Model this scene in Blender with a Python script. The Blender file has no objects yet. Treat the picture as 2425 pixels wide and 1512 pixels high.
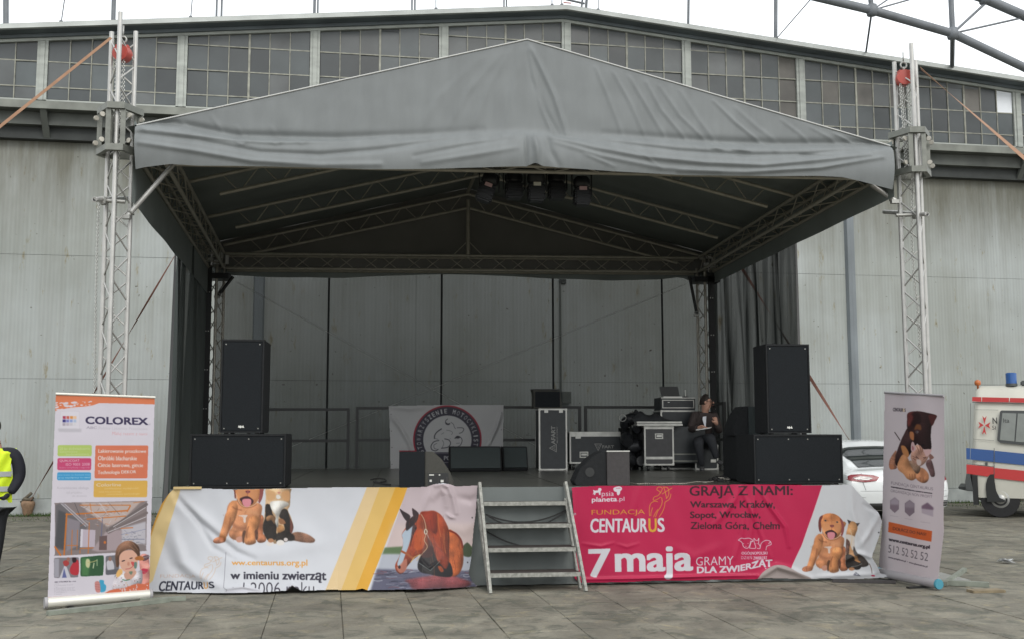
import bpy, bmesh, math, random
import numpy as np
from mathutils import Vector, Matrix, noise as mnoise
C = bpy.context
SC = C.scene
COL = SC.collection
rnd = random.Random(7)
sin, cos, pi = math.sin, math.cos, math.pi

# ------------------------------------------------------------------ camera
F_PX, CX, CY = 2514.0, 1212.0, 756.0          # focal length and centre on a 2424 x 1512 plate
EYE = Vector((0, 0, 1.56))
PITCH = math.atan(264 / F_PX)
RCAM = (Matrix.Rotation(pi / 2 + PITCH, 4, 'X') @ Matrix.Rotation(-0.0016, 4, 'Z')).to_3x3()
cam_d = bpy.data.cameras.new('camera'); cam = bpy.data.objects.new('camera', cam_d); COL.objects.link(cam)
cam.matrix_world = Matrix.Translation(EYE) @ RCAM.to_4x4()
cam_d.sensor_width = 36; cam_d.lens = 36 * F_PX / 2424
cam_d.clip_start = 0.1; cam_d.clip_end = 2000
SC.camera = cam

# ------------------------------------------------------------------ sky and sun (bright overcast)
SUN_EL, SUN_AZ = math.radians(38), math.radians(155)     # azimuth measured from +Y towards +X: behind the viewer, right
wd = bpy.data.worlds.new('World'); SC.world = wd; wd.use_nodes = True
nt = wd.node_tree; nt.nodes.clear()
sky = nt.nodes.new('ShaderNodeTexSky'); sky.sky_type = 'NISHITA'; sky.sun_disc = False
sky.sun_elevation = SUN_EL; sky.sun_rotation = SUN_AZ; sky.air_density = 1.0; sky.dust_density = 4.0; sky.ozone_density = 1.0
mixn = nt.nodes.new('ShaderNodeMix'); mixn.data_type = 'RGBA'; mixn.inputs[0].default_value = 0.9
mixn.inputs[7].default_value = (13.2, 13.6, 13.9, 1)        # the even white cloud deck
nt.links.new(sky.outputs[0], mixn.inputs[6])
bg = nt.nodes.new('ShaderNodeBackground'); bg.inputs[1].default_value = 0.1
nt.links.new(mixn.outputs[2], bg.inputs[0])
wo = nt.nodes.new('ShaderNodeOutputWorld'); nt.links.new(bg.outputs[0], wo.inputs[0])
sd = bpy.data.lights.new('sun', 'SUN'); sd.energy = 1.0; sd.angle = math.radians(25); sd.color = (1, 0.97, 0.92)
sun = bpy.data.objects.new('sun', sd); COL.objects.link(sun)
sun_dir = Vector((sin(SUN_AZ) * cos(SUN_EL), cos(SUN_AZ) * cos(SUN_EL), sin(SUN_EL)))
sun.rotation_euler = (-sun_dir).to_track_quat('-Z', 'Y').to_euler(); sun.location = (0, -5, 20)
vs = SC.view_settings
vs.view_transform = 'Standard'; vs.look = 'None'; vs.gamma = 1; vs.use_curve_mapping = False; vs.exposure = 0.34
SC.cycles.max_bounces = 8; SC.cycles.transparent_max_bounces = 16

# ------------------------------------------------------------------ places
def ray(px, py):
    return (RCAM @ Vector(((px - CX) / F_PX, -(py - CY) / F_PX, -1))).normalized()
class Frame:
    """a local frame standing on the ground: u to the right, v away from the viewer, z up"""
    def __init__(s, ox, oy, yaw):
        s.M = Matrix.Translation((ox, oy, 0)) @ Matrix.Rotation(yaw, 4, 'Z'); s.I = s.M.inverted(); s.yaw = yaw
    def w(s, u, v, z): return s.M @ Vector((u, v, z))
    def _r(s, px, py):
        e = s.I @ EYE; d = s.I.to_3x3() @ ray(px, py); return e, d
    def onv(s, px, py, v=0.0):
        e, d = s._r(px, py); t = (v - e.y) / d.y; p = e + d * t; return p.x, p.z
    def onz(s, px, py, z=0.0):
        e, d = s._r(px, py); t = (z - e.z) / d.z; p = e + d * t; return p.x, p.y
    def onu(s, px, py, u=0.0):
        e, d = s._r(px, py); t = (u - e.x) / d.x; p = e + d * t; return p.y, p.z
ST = Frame(0, 11.05, math.atan(0.105))        # the stage
HG = Frame(0, 22.0, math.atan(0.172))         # the hangar front
SRC = 1.2624
def Z(x0, y0, scale):                          # enlarged-view pixel -> plate pixel
    return lambda x, y: ((x0 + x / scale) / SRC, (y0 + y / scale) / SRC)

# ------------------------------------------------------------------ materials
MATS = {}
def new_mat(name):
    m = bpy.data.materials.new(name); m.use_nodes = True
    MATS[name] = m
    return m, m.node_tree, m.node_tree.nodes['Principled BSDF']
def lin(r, g, b):
    f = lambda c: (c / 255 / 12.92) if c / 255 <= 0.04045 else ((c / 255 + 0.055) / 1.055) ** 2.4
    return (f(r), f(g), f(b))
def mat(name, col, rough=0.6, metal=0.0, var=0.0, scale=8.0, bump=0.0, bscale=60.0, spec=0.5, obj_random=0.0, stretch=None):
    m, t, b = new_mat(name)
    b.inputs['Roughness'].default_value = rough; b.inputs['Metallic'].default_value = metal
    b.inputs['Specular IOR Level'].default_value = spec
    b.inputs['Base Color'].default_value = (*col, 1)
    if var or bump or obj_random:
        g = t.nodes.new('ShaderNodeNewGeometry'); src = g.outputs['Position']
        if stretch:
            mp = t.nodes.new('ShaderNodeMapping'); mp.inputs['Scale'].default_value = stretch
            t.links.new(src, mp.inputs[0]); src = mp.outputs[0]
    if var or obj_random:
        n = t.nodes.new('ShaderNodeTexNoise'); n.inputs['Scale'].default_value = scale; n.inputs['Detail'].default_value = 6
        t.links.new(src, n.inputs['Vector'])
        mr = t.nodes.new('ShaderNodeMapRange'); mr.inputs[1].default_value = 0.25; mr.inputs[2].default_value = 0.75
        mr.inputs[3].default_value = 1 - var; mr.inputs[4].default_value = 1 + var
        t.links.new(n.outputs[0], mr.inputs[0]); fac = mr.outputs[0]
        if obj_random:
            oi = t.nodes.new('ShaderNodeObjectInfo'); r2 = t.nodes.new('ShaderNodeMapRange')
            r2.inputs[3].default_value = 1 - obj_random; r2.inputs[4].default_value = 1 + obj_random
            t.links.new(oi.outputs['Random'], r2.inputs[0])
            mu = t.nodes.new('ShaderNodeMath'); mu.operation = 'MULTIPLY'
            t.links.new(fac, mu.inputs[0]); t.links.new(r2.outputs[0], mu.inputs[1]); fac = mu.outputs[0]
        vm = t.nodes.new('ShaderNodeVectorMath'); vm.operation = 'SCALE'; vm.inputs[0].default_value = col
        t.links.new(fac, vm.inputs['Scale']); t.links.new(vm.outputs[0], b.inputs['Base Color'])
    if bump:
        n2 = t.nodes.new('ShaderNodeTexNoise'); n2.inputs['Scale'].default_value = bscale; n2.inputs['Detail'].default_value = 4
        t.links.new(src, n2.inputs['Vector'])
        bp = t.nodes.new('ShaderNodeBump'); bp.inputs['Strength'].default_value = bump; bp.inputs['Distance'].default_value = 0.01
        t.links.new(n2.outputs[0], bp.inputs['Height']); t.links.new(bp.outputs[0], b.inputs['Normal'])
    return m

M_ALU = mat('aluminium_tube', (0.43, 0.425, 0.405), 0.45, 0.55, 0.12, 9)
M_ALUD = mat('dull_aluminium', (0.40, 0.38, 0.33), 0.5, 0.5, 0.15, 9)
M_STEEL = mat('galvanised_steel', (0.34, 0.34, 0.32), 0.5, 0.6, 0.2, 12)
M_SLEEVE = mat('sleeve_metal', (0.18, 0.186, 0.165), 0.55, 0.4, 0.2, 14)
M_BLACKM = mat('black_metal', (0.014, 0.015, 0.015), 0.5)
M_CABLE = mat('cable_rubber', (0.012, 0.012, 0.012), 0.6)
M_RED = mat('hoist_red', (0.36, 0.05, 0.035), 0.4, 0, 0.1, 10)
M_STRAP = mat('strap_orange', (0.26, 0.145, 0.085), 0.8, 0, 0.15, 14)
M_STRAPR = mat('strap_red', (0.17, 0.075, 0.055), 0.8, 0, 0.15, 14)
M_CHAIN = mat('chain_steel', (0.55, 0.55, 0.52), 0.35, 0.8)

# ------------------------------------------------------------------ objects
WM = {}                                         # world matrix of every parent
def tag(o, label=None, cat=None, group=None, kind=None):
    if label: o['label'] = label
    if cat: o['category'] = cat
    if group: o['group'] = group
    if kind: o['kind'] = kind
    return o
def thing(name, label, cat, loc, rotz=0.0, group=None):
    o = bpy.data.objects.new(name, None); COL.objects.link(o); o.empty_display_size = 0.2
    o.location = loc; o.rotation_euler = (0, 0, rotz)
    WM[o.name] = Matrix.Translation(loc) @ Matrix.Rotation(rotz, 4, 'Z')
    return tag(o, label, cat, group)
def in_frame(fr, name, label, cat, u, v, z=0.0, rz=0.0, group=None):
    return thing(name, label, cat, fr.w(u, v, z), fr.yaw + rz, group)
def link(o, parent=None, M=None):
    """link o; M is its world matrix"""
    COL.objects.link(o)
    M = M if M is not None else Matrix.Identity(4)
    if parent is not None:
        P = WM[parent.name]
        o.parent = parent; o.matrix_local = P.inverted() @ M
    else:
        o.matrix_local = M
    WM[o.name] = M
    return o
class MB:
    """collects faces; T takes the coordinates given to the world"""
    def __init__(s, T=None):
        s.v = []; s.f = []; s.T = T if T is not None else Matrix.Identity(4)
    def add(s, vs_, fs_):
        n = len(s.v); s.v += [s.T @ Vector(p) for p in vs_]; s.f += [tuple(i + n for i in f) for f in fs_]; return s
    def box(s, x0, x1, y0, y1, z0, z1, R=None):
        p = [(x, y, z) for z in (z0, z1) for y in (y0, y1) for x in (x0, x1)]
        if R is not None: p = [R @ Vector(q) for q in p]
        return s.add(p, [(0, 2, 3, 1), (4, 5, 7, 6), (0, 1, 5, 4), (2, 6, 7, 3), (0, 4, 6, 2), (1, 3, 7, 5)])
    def tube(s, a, b, r, n=8, r2=None, cap=True):
        a, b = Vector(a), Vector(b); d = b - a
        if d.length < 1e-6: return s
        q = d.to_track_quat('Z', 'Y'); r2 = r if r2 is None else r2
        vs_ = []
        for c, rr in ((a, r), (b, r2)):
            for i in range(n):
                t = 2 * pi * i / n; vs_.append(c + q @ Vector((rr * cos(t), rr * sin(t), 0)))
        fs_ = [(i, (i + 1) % n, n + (i + 1) % n, n + i) for i in range(n)]
        if cap: fs_ += [tuple(range(n))[::-1], tuple(range(n, 2 * n))]
        return s.add(vs_, fs_)
    def path(s, pts, r, n=6):
        for a, b in zip(pts, pts[1:]): s.tube(a, b, r, n)
        return s
    def prism(s, poly, lo, hi, axis='y'):
        """poly in the plane of the two other axes, extruded along axis"""
        def P(a, b, h): return {'y': (a, h, b), 'x': (h, a, b), 'z': (a, b, h)}[axis]
        n = len(poly)
        vs_ = [P(a, b, lo) for a, b in poly] + [P(a, b, hi) for a, b in poly]
        fs_ = [tuple(range(n)), tuple(range(n, 2 * n))[::-1]] + [(i, i + n, (i + 1) % n + n, (i + 1) % n) for i in range(n)]
        return s.add(vs_, fs_)
    def ring(s, c, ax, R, r, n=12, m=5, sx=1.0):
        q = Vector(ax).to_track_quat('Z', 'Y'); c = Vector(c); vs_ = []
        for i in range(n):
            t = 2 * pi * i / n
            for j in range(m):
                p = 2 * pi * j / m; rr = R + r * cos(p)
                vs_.append(c + q @ Vector((rr * cos(t) * sx, rr * sin(t), r * sin(p))))
        return s.add(vs_, [(i * m + j, ((i + 1) % n) * m + j, ((i + 1) % n) * m + (j + 1) % m, i * m + (j + 1) % m) for i in range(n) for j in range(m)])
    def lathe(s, prof, n=16, c=(0, 0, 0), ax=(0, 0, 1), cap=True):
        q = Vector(ax).to_track_quat('Z', 'Y'); c = Vector(c); vs_ = []
        for r, h in prof:
            for i in range(n):
                t = 2 * pi * i / n; vs_.append(c + q @ Vector((r * cos(t), r * sin(t), h)))
        k = len(prof)
        fs_ = [(j * n + i, j * n + (i + 1) % n, (j + 1) * n + (i + 1) % n, (j + 1) * n + i) for j in range(k - 1) for i in range(n)]
        if cap: fs_ += [tuple(range(n))[::-1], tuple(range((k - 1) * n, k * n))]
        return s.add(vs_, fs_)
    def grid(s, nu, nv, fn):
        vs_ = [fn(i / (nu - 1), j / (nv - 1)) for j in range(nv) for i in range(nu)]
        return s.add(vs_, [(j * nu + i, j * nu + i + 1, (j + 1) * nu + i + 1, (j + 1) * nu + i) for j in range(nv - 1) for i in range(nu - 1)])
    def build(s, name, m, parent=None, smooth=False, kind=None, label=None, bevel=0.0, origin=None, auto=None):
        if origin is None: origin = WM[parent.name] if parent is not None else None
        if origin is None:
            c = sum(s.v, Vector()) / max(1, len(s.v)); c.z = min(p.z for p in s.v); origin = Matrix.Translation(c)
        I = origin.inverted()
        me = bpy.data.meshes.new(name); me.from_pydata([tuple(I @ p) for p in s.v], [], s.f); me.validate(); me.update()
        if m is not None: me.materials.append(m)
        if bevel:
            bm = bmesh.new(); bm.from_mesh(me); bmesh.ops.remove_doubles(bm, verts=bm.verts, dist=1e-5)
            bmesh.ops.recalc_face_normals(bm, faces=bm.faces)
            bmesh.ops.bevel(bm, geom=[e for e in bm.edges], offset=bevel, segments=2, affect='EDGES', clamp_overlap=True)
            bm.to_mesh(me); bm.free()
        else:
            bm = bmesh.new(); bm.from_mesh(me); bmesh.ops.recalc_face_normals(bm, faces=bm.faces); bm.to_mesh(me); bm.free()
        if smooth or auto:
            me.polygons.foreach_set('use_smooth', [True] * len(me.polygons))
            if auto: me.set_sharp_from_angle(angle=math.radians(auto))
        o = bpy.data.objects.new(name, me); link(o, parent, origin)
        return tag(o, label, None, None, kind)
_ROD = {}
def unit_rod(m, n=8):
    k = (m.name, n)
    if k not in _ROD:
        b = MB().tube((0, 0, 0), (0, 0, 1), 1, n)
        me = bpy.data.meshes.new('rod'); me.from_pydata([tuple(p) for p in b.v], [], b.f); me.materials.append(m)
        me.polygons.foreach_set('use_smooth', [len(p.vertices) == 4 for p in me.polygons]); _ROD[k] = me
    return _ROD[k]
def rod(name, a, b, r, m, parent, n=8):
    a, b = Vector(a), Vector(b); d = b - a
    M = Matrix.Translation(a) @ d.to_track_quat('Z', 'Y').to_matrix().to_4x4() @ Matrix.Diagonal((r, r, d.length, 1))
    return link(bpy.data.objects.new(name, unit_rod(m, n)), parent, M)
_BOX = {}
def unit_box(m):
    if m.name not in _BOX:
        b = MB().box(-.5, .5, -.5, .5, -.5, .5); me = bpy.data.meshes.new('box')
        me.from_pydata([tuple(p) for p in b.v], [], b.f); me.materials.append(m); _BOX[m.name] = me
    return _BOX[m.name]
def boxpart(name, M, x0, x1, y0, y1, z0, z1, m, parent):
    T = M @ Matrix.Translation(((x0 + x1) / 2, (y0 + y1) / 2, (z0 + z1) / 2)) @ Matrix.Diagonal((x1 - x0, y1 - y0, z1 - z0, 1))
    return link(bpy.data.objects.new(name, unit_box(m)), parent, T)
# ================================================================== sky dome is the world; ground
def ground_material(name, tint, obj_random):
    m, t, b = new_mat(name)
    g = t.nodes.new('ShaderNodeNewGeometry')
    def nz(scale, detail=6, rough=0.6, dist=0.0):
        n = t.nodes.new('ShaderNodeTexNoise'); n.inputs['Scale'].default_value = scale; n.inputs['Detail'].default_value = detail
        n.inputs['Roughness'].default_value = rough; n.inputs['Distortion'].default_value = dist
        t.links.new(g.outputs['Position'], n.inputs['Vector']); return n.outputs[0]
    def ramp(src, a, b_, c0, c1):
        r = t.nodes.new('ShaderNodeValToRGB'); r.color_ramp.elements[0].position = a; r.color_ramp.elements[1].position = b_
        r.color_ramp.elements[0].color = (*c0, 1); r.color_ramp.elements[1].color = (*c1, 1)
        t.links.new(src, r.inputs[0]); return r.outputs[0]
    def mul(a, b_, f=1.0):
        x = t.nodes.new('ShaderNodeMix'); x.data_type = 'RGBA'; x.blend_type = 'MULTIPLY'; x.inputs[0].default_value = f
        t.links.new(a, x.inputs[6]); t.links.new(b_, x.inputs[7]); return x.outputs[2]
    base = ramp(nz(1.5, 8, 0.66, 0.6), 0.38, 0.66, (0.124 * tint, 0.115 * tint, 0.092 * tint), (0.212 * tint, 0.199 * tint, 0.158 * tint))
    stain = ramp(nz(2.9, 7, 0.68, 1.2), 0.50, 0.60, (1, 1, 1), (0.62, 0.66, 0.66))      # damp grey blotches
    pale = ramp(nz(4.6, 8, 0.72, 0.8), 0.55, 0.66, (1, 1, 1), (1.42, 1.34, 1.15))
    fine = ramp(nz(34, 6, 0.75), 0.3, 0.7, (0.84, 0.84, 0.84), (1.12, 1.12, 1.12))
    grit = ramp(nz(150, 3, 0.7), 0.35, 0.7, (0.86, 0.86, 0.86), (1.1, 1.1, 1.1))
    c = mul(mul(mul(mul(base, stain), pale), fine), grit)
    if obj_random:
        oi = t.nodes.new('ShaderNodeObjectInfo'); r2 = t.nodes.new('ShaderNodeMapRange'); r2.inputs[3].default_value = 0.93; r2.inputs[4].default_value = 1.07
        t.links.new(oi.outputs['Random'], r2.inputs[0]); v = t.nodes.new('ShaderNodeVectorMath'); v.operation = 'SCALE'
        t.links.new(c, v.inputs[0]); t.links.new(r2.outputs[0], v.inputs['Scale']); c = v.outputs[0]
    t.links.new(c, b.inputs['Base Color'])
    b.inputs['Roughness'].default_value = 0.82; b.inputs['Specular IOR Level'].default_value = 0.35
    bp = t.nodes.new('ShaderNodeBump'); bp.inputs['Strength'].default_value = 0.5; bp.inputs['Distance'].default_value = 0.006
    t.links.new(nz(60, 6, 0.7), bp.inputs['Height']); t.links.new(bp.outputs[0], b.inputs['Normal'])
    return m
M_SLAB = ground_material('concrete_slab', 1.08, True)
M_YARD = ground_material('worn_yard', 0.92, False)
M_JOINT = mat('joint_dirt', (0.115, 0.107, 0.08), 0.95, 0, 0.35, 6)
M_MOSS = mat('joint_moss', (0.045, 0.07, 0.022), 0.95, 0, 0.4, 5)

gr = MB().grid(60, 60, lambda a, b: ((a - .5) * 300, -60 + b * 300, -0.016)).build('ground', M_JOINT, origin=Matrix.Identity(4))
tag(gr, kind='structure')
SLW = 0.62
def slab_mesh(seed):
    r = random.Random(seed); h = SLW / 2 - 0.0018; e = 0.004
    b = MB(); j = lambda: r.uniform(-0.003, 0.001)
    top = [(-h + e, -h + e), (h - e, -h + e), (h - e, h - e), (-h + e, h - e)]
    bot = [(-h, -h), (h, -h), (h, h), (-h, h)]
    zz = [r.uniform(-0.003, 0.003) for _ in range(4)]
    vs_ = [(x + j(), y + j(), z) for (x, y), z in zip(top, zz)] + [(x, y, -0.006) for x, y in bot] + [(x, y, -0.015) for x, y in bot]
    fs_ = [(0, 1, 2, 3)] + [(4 + i, 4 + (i + 1) % 4, (i + 1) % 4, i) for i in range(4)] + [(8 + i, 8 + (i + 1) % 4, 4 + (i + 1) % 4, 4 + i) for i in range(4)]
    me = bpy.data.meshes.new('slab'); me.from_pydata(vs_, [], fs_); me.materials.append(M_SLAB); return me
slabs = [slab_mesh(i) for i in range(6)]
e_h = HG.I @ EYE
cells = []
for j in range(-40, 0):
    for i in range(-60, 60):
        u = (i + 0.5) * SLW + 0.13; v = j * SLW + SLW / 2 - 0.9
        p = HG.w(u, v, 0); d = p.y
        if d < 5.0: continue
        x = p.x / d * F_PX
        if -1400 < x < 1400: cells.append((d, abs(x) > 1270 or d < 8.0, u, v))
cells.sort(key=lambda c: (c[1], c[0]))
rest = MB(HG.M)
for k, (d, off, u, v) in enumerate(cells):
    if k < 300:
        o = bpy.data.objects.new('slab', slabs[rnd.randrange(6)])
        link(o, gr, HG.M @ Matrix.Translation((u, v, rnd.uniform(-.002, .002))) @ Matrix.Rotation(rnd.choice((0, 1, 2, 3)) * pi / 2 + rnd.uniform(-.004, .004), 4, 'Z'))
    else:
        h = SLW / 2 - 0.0025; z = rnd.uniform(-.004, .002)
        rest.box(u - h, u + h, v - h, v + h, -0.015, z)
rest.build('slab_field', M_YARD, gr, kind='stuff')
# moss and grass in joints and along the wall foot
gm = MB(HG.M)
for k in range(2600):
    s = rnd.random()
    if s < 0.55:
        u = rnd.choice((rnd.gauss(-9.3, .7), rnd.gauss(-8.0, .6), rnd.gauss(-8.9, .5), rnd.uniform(-13, 16), rnd.gauss(9.9, .5))); v = -0.12 - abs(rnd.gauss(0, .12)); h = rnd.uniform(.01, .075)
    else:
        u = rnd.gauss(9.0, 2.2) if s < .85 else rnd.gauss(-9, 2); v = -0.9 - abs(rnd.gauss(0, .35)); h = rnd.uniform(.01, .04)
    a = rnd.uniform(0, pi); w = .008; lx, ly = rnd.uniform(-.03, .03), rnd.uniform(-.03, .03)
    gm.add([(u - w * cos(a), v - w * sin(a), -.01), (u + w * cos(a), v + w * sin(a), -.01), (u + lx, v + ly, h)], [(0, 1, 2)])
tag(gm.build('grass', mat('grass_blades', (0.05, 0.085, 0.02), 0.8, 0, 0.3, 5), origin=HG.M), 'short weeds growing along the foot of the hangar wall', 'grass', kind='stuff')

# ================================================================== hangar
def wall_material():
    m, t, b = new_mat('painted_corrugated_steel')
    g = t.nodes.new('ShaderNodeNewGeometry'); 
    mp = t.nodes.new('ShaderNodeMapping'); mp.vector_type = 'POINT'; mp.inputs['Rotation'].default_value = (0, 0, -HG.yaw)
    t.links.new(g.outputs['Position'], mp.inputs[0]); P = mp.outputs[0]
    def nz(sc, detail=6, rough=0.6, st=None):
        src = P
        if st:
            q = t.nodes.new('ShaderNodeMapping'); q.inputs['Scale'].default_value = st; t.links.new(P, q.inputs[0]); src = q.outputs[0]
        n = t.nodes.new('ShaderNodeTexNoise'); n.inputs['Scale'].default_value = sc; n.inputs['Detail'].default_value = detail; n.inputs['Roughness'].default_value = rough
        t.links.new(src, n.inputs['Vector']); return n.outputs[0]
    def ramp(src, els):
        r = t.nodes.new('ShaderNodeValToRGB')
        r.color_ramp.elements[0].position = els[0][0]; r.color_ramp.elements[0].color = (*els[0][1], 1)
        r.color_ramp.elements[1].position = els[-1][0]; r.color_ramp.elements[1].color = (*els[-1][1], 1)
        for p, c in els[1:-1]:
            e = r.color_ramp.elements.new(p); e.color = (*c, 1)
        t.links.new(src, r.inputs[0]); return r.outputs[0]
    def mul(a, c):
        x = t.nodes.new('ShaderNodeMix'); x.data_type = 'RGBA'; x.blend_type = 'MULTIPLY'; x.inputs[0].default_value = 1
        t.links.new(a, x.inputs[6]); t.links.new(c, x.inputs[7]); return x.outputs[2]
    base = ramp(nz(0.5, 5), [(0.3, (0.305, 0.328, 0.318)), (0.7, (0.352, 0.375, 0.365))])
    streak = ramp(nz(1.0, 7, 0.7, (5.0, 5.0, 0.22)), [(0.30, (0.86, 0.85, 0.83)), (0.56, (1, 1, 1))])
    rust = ramp(nz(1.0, 8, 0.72, (5.5, 5.5, 1.5)), [(0.605, (1, 1, 1)), (0.67, (0.80, 0.70, 0.52)), (0.74, (0.36, 0.25, 0.15))])
    big = ramp(nz(0.32, 4, 0.6), [(0.38, (0.83, 0.825, 0.79)), (0.55, (1, 1, 1))])
    speck = ramp(nz(9.0, 3, 0.5), [(0.25, (0.25, 0.2, 0.15)), (0.29, (1, 1, 1))])
    c = mul(mul(mul(mul(base, streak), rust), big), speck)
    # grime that has run down from under the ledge
    sp = t.nodes.new('ShaderNodeSeparateXYZ'); t.links.new(P, sp.inputs[0])
    mr = t.nodes.new('ShaderNodeMapRange'); mr.inputs[1].default_value = 4.8; mr.inputs[2].default_value = 7.6
    t.links.new(sp.outputs[2], mr.inputs[0])
    ad = t.nodes.new('ShaderNodeMath'); ad.operation = 'MULTIPLY'; t.links.new(mr.outputs[0], ad.inputs[0]); t.links.new(nz(1.0, 7, 0.7, (2.2, 2.2, 0.3)), ad.inputs[1])
    c = mul(c, ramp(ad.outputs[0], [(0.10, (1, 1, 1)), (0.42, (0.46, 0.43, 0.36))]))
    # ribs
    w = t.nodes.new('ShaderNodeTexWave'); w.wave_type = 'BANDS'; w.bands_direction = 'X'; w.inputs['Scale'].default_value = 1 / 0.076 / 2 / pi * 2.0; w.wave_profile = 'SIN'
    w.inputs['Distortion'].default_value = 0
    t.links.new(P, w.inputs['Vector'])
    c = mul(c, ramp(w.outputs[0], [(0.0, (0.96, 0.96, 0.96)), (1.0, (1.02, 1.02, 1.02))]))
    t.links.new(c, b.inputs['Base Color'])
    bp = t.nodes.new('ShaderNodeBump'); bp.inputs['Strength'].default_value = 0.22; bp.inputs['Distance'].default_value = 0.012
    t.links.new(w.outputs[0], bp.inputs['Height']); t.links.new(bp.outputs[0], b.inputs['Normal'])
    b.inputs['Roughness'].default_value = 0.6; b.inputs['Specular IOR Level'].default_value = 0.4
    return m
M_WALL = wall_material()
M_TRIM = mat('pale_steel_trim', (0.34, 0.36, 0.33), 0.6, 0, 0.22, 2.5, stretch=(1, 1, 4))
M_COPE = mat('roof_edge_trim', (0.42, 0.44, 0.42), 0.55, 0, 0.18, 2.0)
M_FASC = mat('shaded_fascia', (0.11, 0.13, 0.14), 0.6, 0, 0.25, 1.4)  # darker than the trim: shade under the coping kept in the colour
M_LEDGE = mat('ledge_steel', (0.085, 0.092, 0.082), 0.65, 0, 0.3, 2.2)
M_LEDGE2 = mat('ledge_lip_steel', (0.17, 0.178, 0.155), 0.6, 0, 0.3, 3)
M_DARKW = mat('dark_track', (0.030, 0.034, 0.032), 0.7, 0, 0.3, 3)
M_PLINTH = mat('plinth_paint', (0.30, 0.32, 0.31), 0.8, 0, 0.3, 3)
M_ROOFT = mat('roof_felt', (0.10, 0.10, 0.10), 0.9, 0, 0.2, 2)
def glass_mat(name, col, rough, rv=0.25, var=0.22):
    return mat(name, col, rough, 0.0, var, 1.6, 0.05, 3.0, 0.6, rv)
M_PANE = glass_mat('dusty_pane', (0.050, 0.059, 0.060), 0.24, 0.45)
M_PANEL = glass_mat('hazy_pane', (0.082, 0.09, 0.09), 0.45, 0.2, 0.35)
M_PANEW = mat('white_board', (0.72, 0.75, 0.78), 0.6)
M_PANEB = glass_mat('brown_reflection_pane', (0.088, 0.082, 0.070), 0.5, 0.25, 0.5)  # pale brown reflections painted as the pane's own colour
M_BAR = mat('glazing_bar', (0.26, 0.26, 0.215), 0.6, 0, 0.4, 8)

hang = thing('hangar', 'long grey corrugated hangar with a low gabled roof and a band of small dark panes', 'hangar', HG.w(0, 0, 0), HG.yaw)
AP_U, AP_Z = HG.onv(1340, 15, -0.35)
lz = HG.onv(0, 60, -0.35); rz_ = HG.onv(2424, 186, -0.35)
sl_l = (AP_Z - lz[1]) / (AP_U - lz[0]); sl_r = (AP_Z - rz_[1]) / (rz_[0] - AP_U)
UL, UR = -19.0, 21.0
def top_z(u, d=0.0): return AP_Z - d - (sl_l * (AP_U - u) if u < AP_U else sl_r * (u - AP_U))
SILL = HG.onv(1212, 291, 0)[1]
# roof edge: pale coping, soffit with shade in its colour, then the window head
def sloped(name, d0, d1, v0, v1, m, parent):
    b = MB(HG.M)
    for a, c in ((UL, AP_U), (AP_U, UR)):
        b.prism([(a, top_z(a, d1)), (c, top_z(c, d1)), (c, top_z(c, d0)), (a, top_z(a, d0))], v0, v1)
    return b.build(name, m, parent)
sloped('roof_edge', 0.0, 0.095, -0.42, -0.34, M_COPE, hang)
sloped('soffit', 0.05, 0.10, -0.338, 0.0, M_FASC, hang)
sloped('soffit', 0.102, 0.165, -0.10, 0.0, M_FASC, hang)
sloped('window_head', 0.167, 0.225, -0.04, 0.10, M_TRIM, hang)
rb = MB(HG.M)
for a, c in ((UL, AP_U), (AP_U, UR)):
    rb.add([(a, -0.42, top_z(a) + .003), (c, -0.42, top_z(c) + .003), (c, 34, top_z(c) + .003), (a, 34, top_z(a) + .003)], [(0, 1, 2, 3)])
rb.add([(UL, .1, 0), (UL, 34, 0), (UL, 34, top_z(UL)), (UL, .1, top_z(UL))], [(0, 1, 2, 3)]).add([(UR, .1, 0), (UR, 34, 0), (UR, 34, top_z(UR)), (UR, .1, top_z(UR))], [(0, 1, 2, 3)])
rb.build('roof', M_ROOFT, hang)
# window bays
mpx = [(100, 170), (430, 190), (745, 170), (1050, 150), (1340, 90), (1625, 170), (1895, 200)]
mus = [HG.onv(x, y, 0)[0] for x, y in mpx]
stp = (mus[-1] - mus[0]) / 6
mus = [mus[0] - stp * k for k in (4, 3, 2, 1)] + mus + [mus[-1] + stp * k for k in range(1, 6)]
mus = [u for u in mus if UL < u < UR]
ROWS = [SILL + .02, SILL + .27, SILL + .79, SILL + 1.31, SILL + 1.83, SILL + 2.35, SILL + 2.87, SILL + 3.4]
special = {}
def mark(px, py, m): special[HG.onv(px, py, 0)] = m
for px, py in ((2362, 231),): mark(px, py, M_PANEW)
for px, py in ((1870, 190), (1860, 160), (1870, 245), (1960, 200), (1715, 240), (2040, 240), (2290, 250), (2130, 250)): mark(px, py, M_PANEB)
for px, py in ((870, 90), (1760, 150), (1880, 105), (1690, 120), (1640, 200), (1510, 110), (1830, 130), (2260, 180), (2400, 210)): mark(px, py, M_PANEL)
_PM = {}
def pane_mesh(poly, m):
    key = (tuple((round(a, 3), round(b, 3)) for a, b in poly), m.name)
    if key not in _PM:
        b = MB().prism(poly, 0, 0.008); me = bpy.data.meshes.new('pane'); me.from_pydata([tuple(p) for p in b.v], [], b.f); me.materials.append(m); _PM[key] = me
    return _PM[key]
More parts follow.
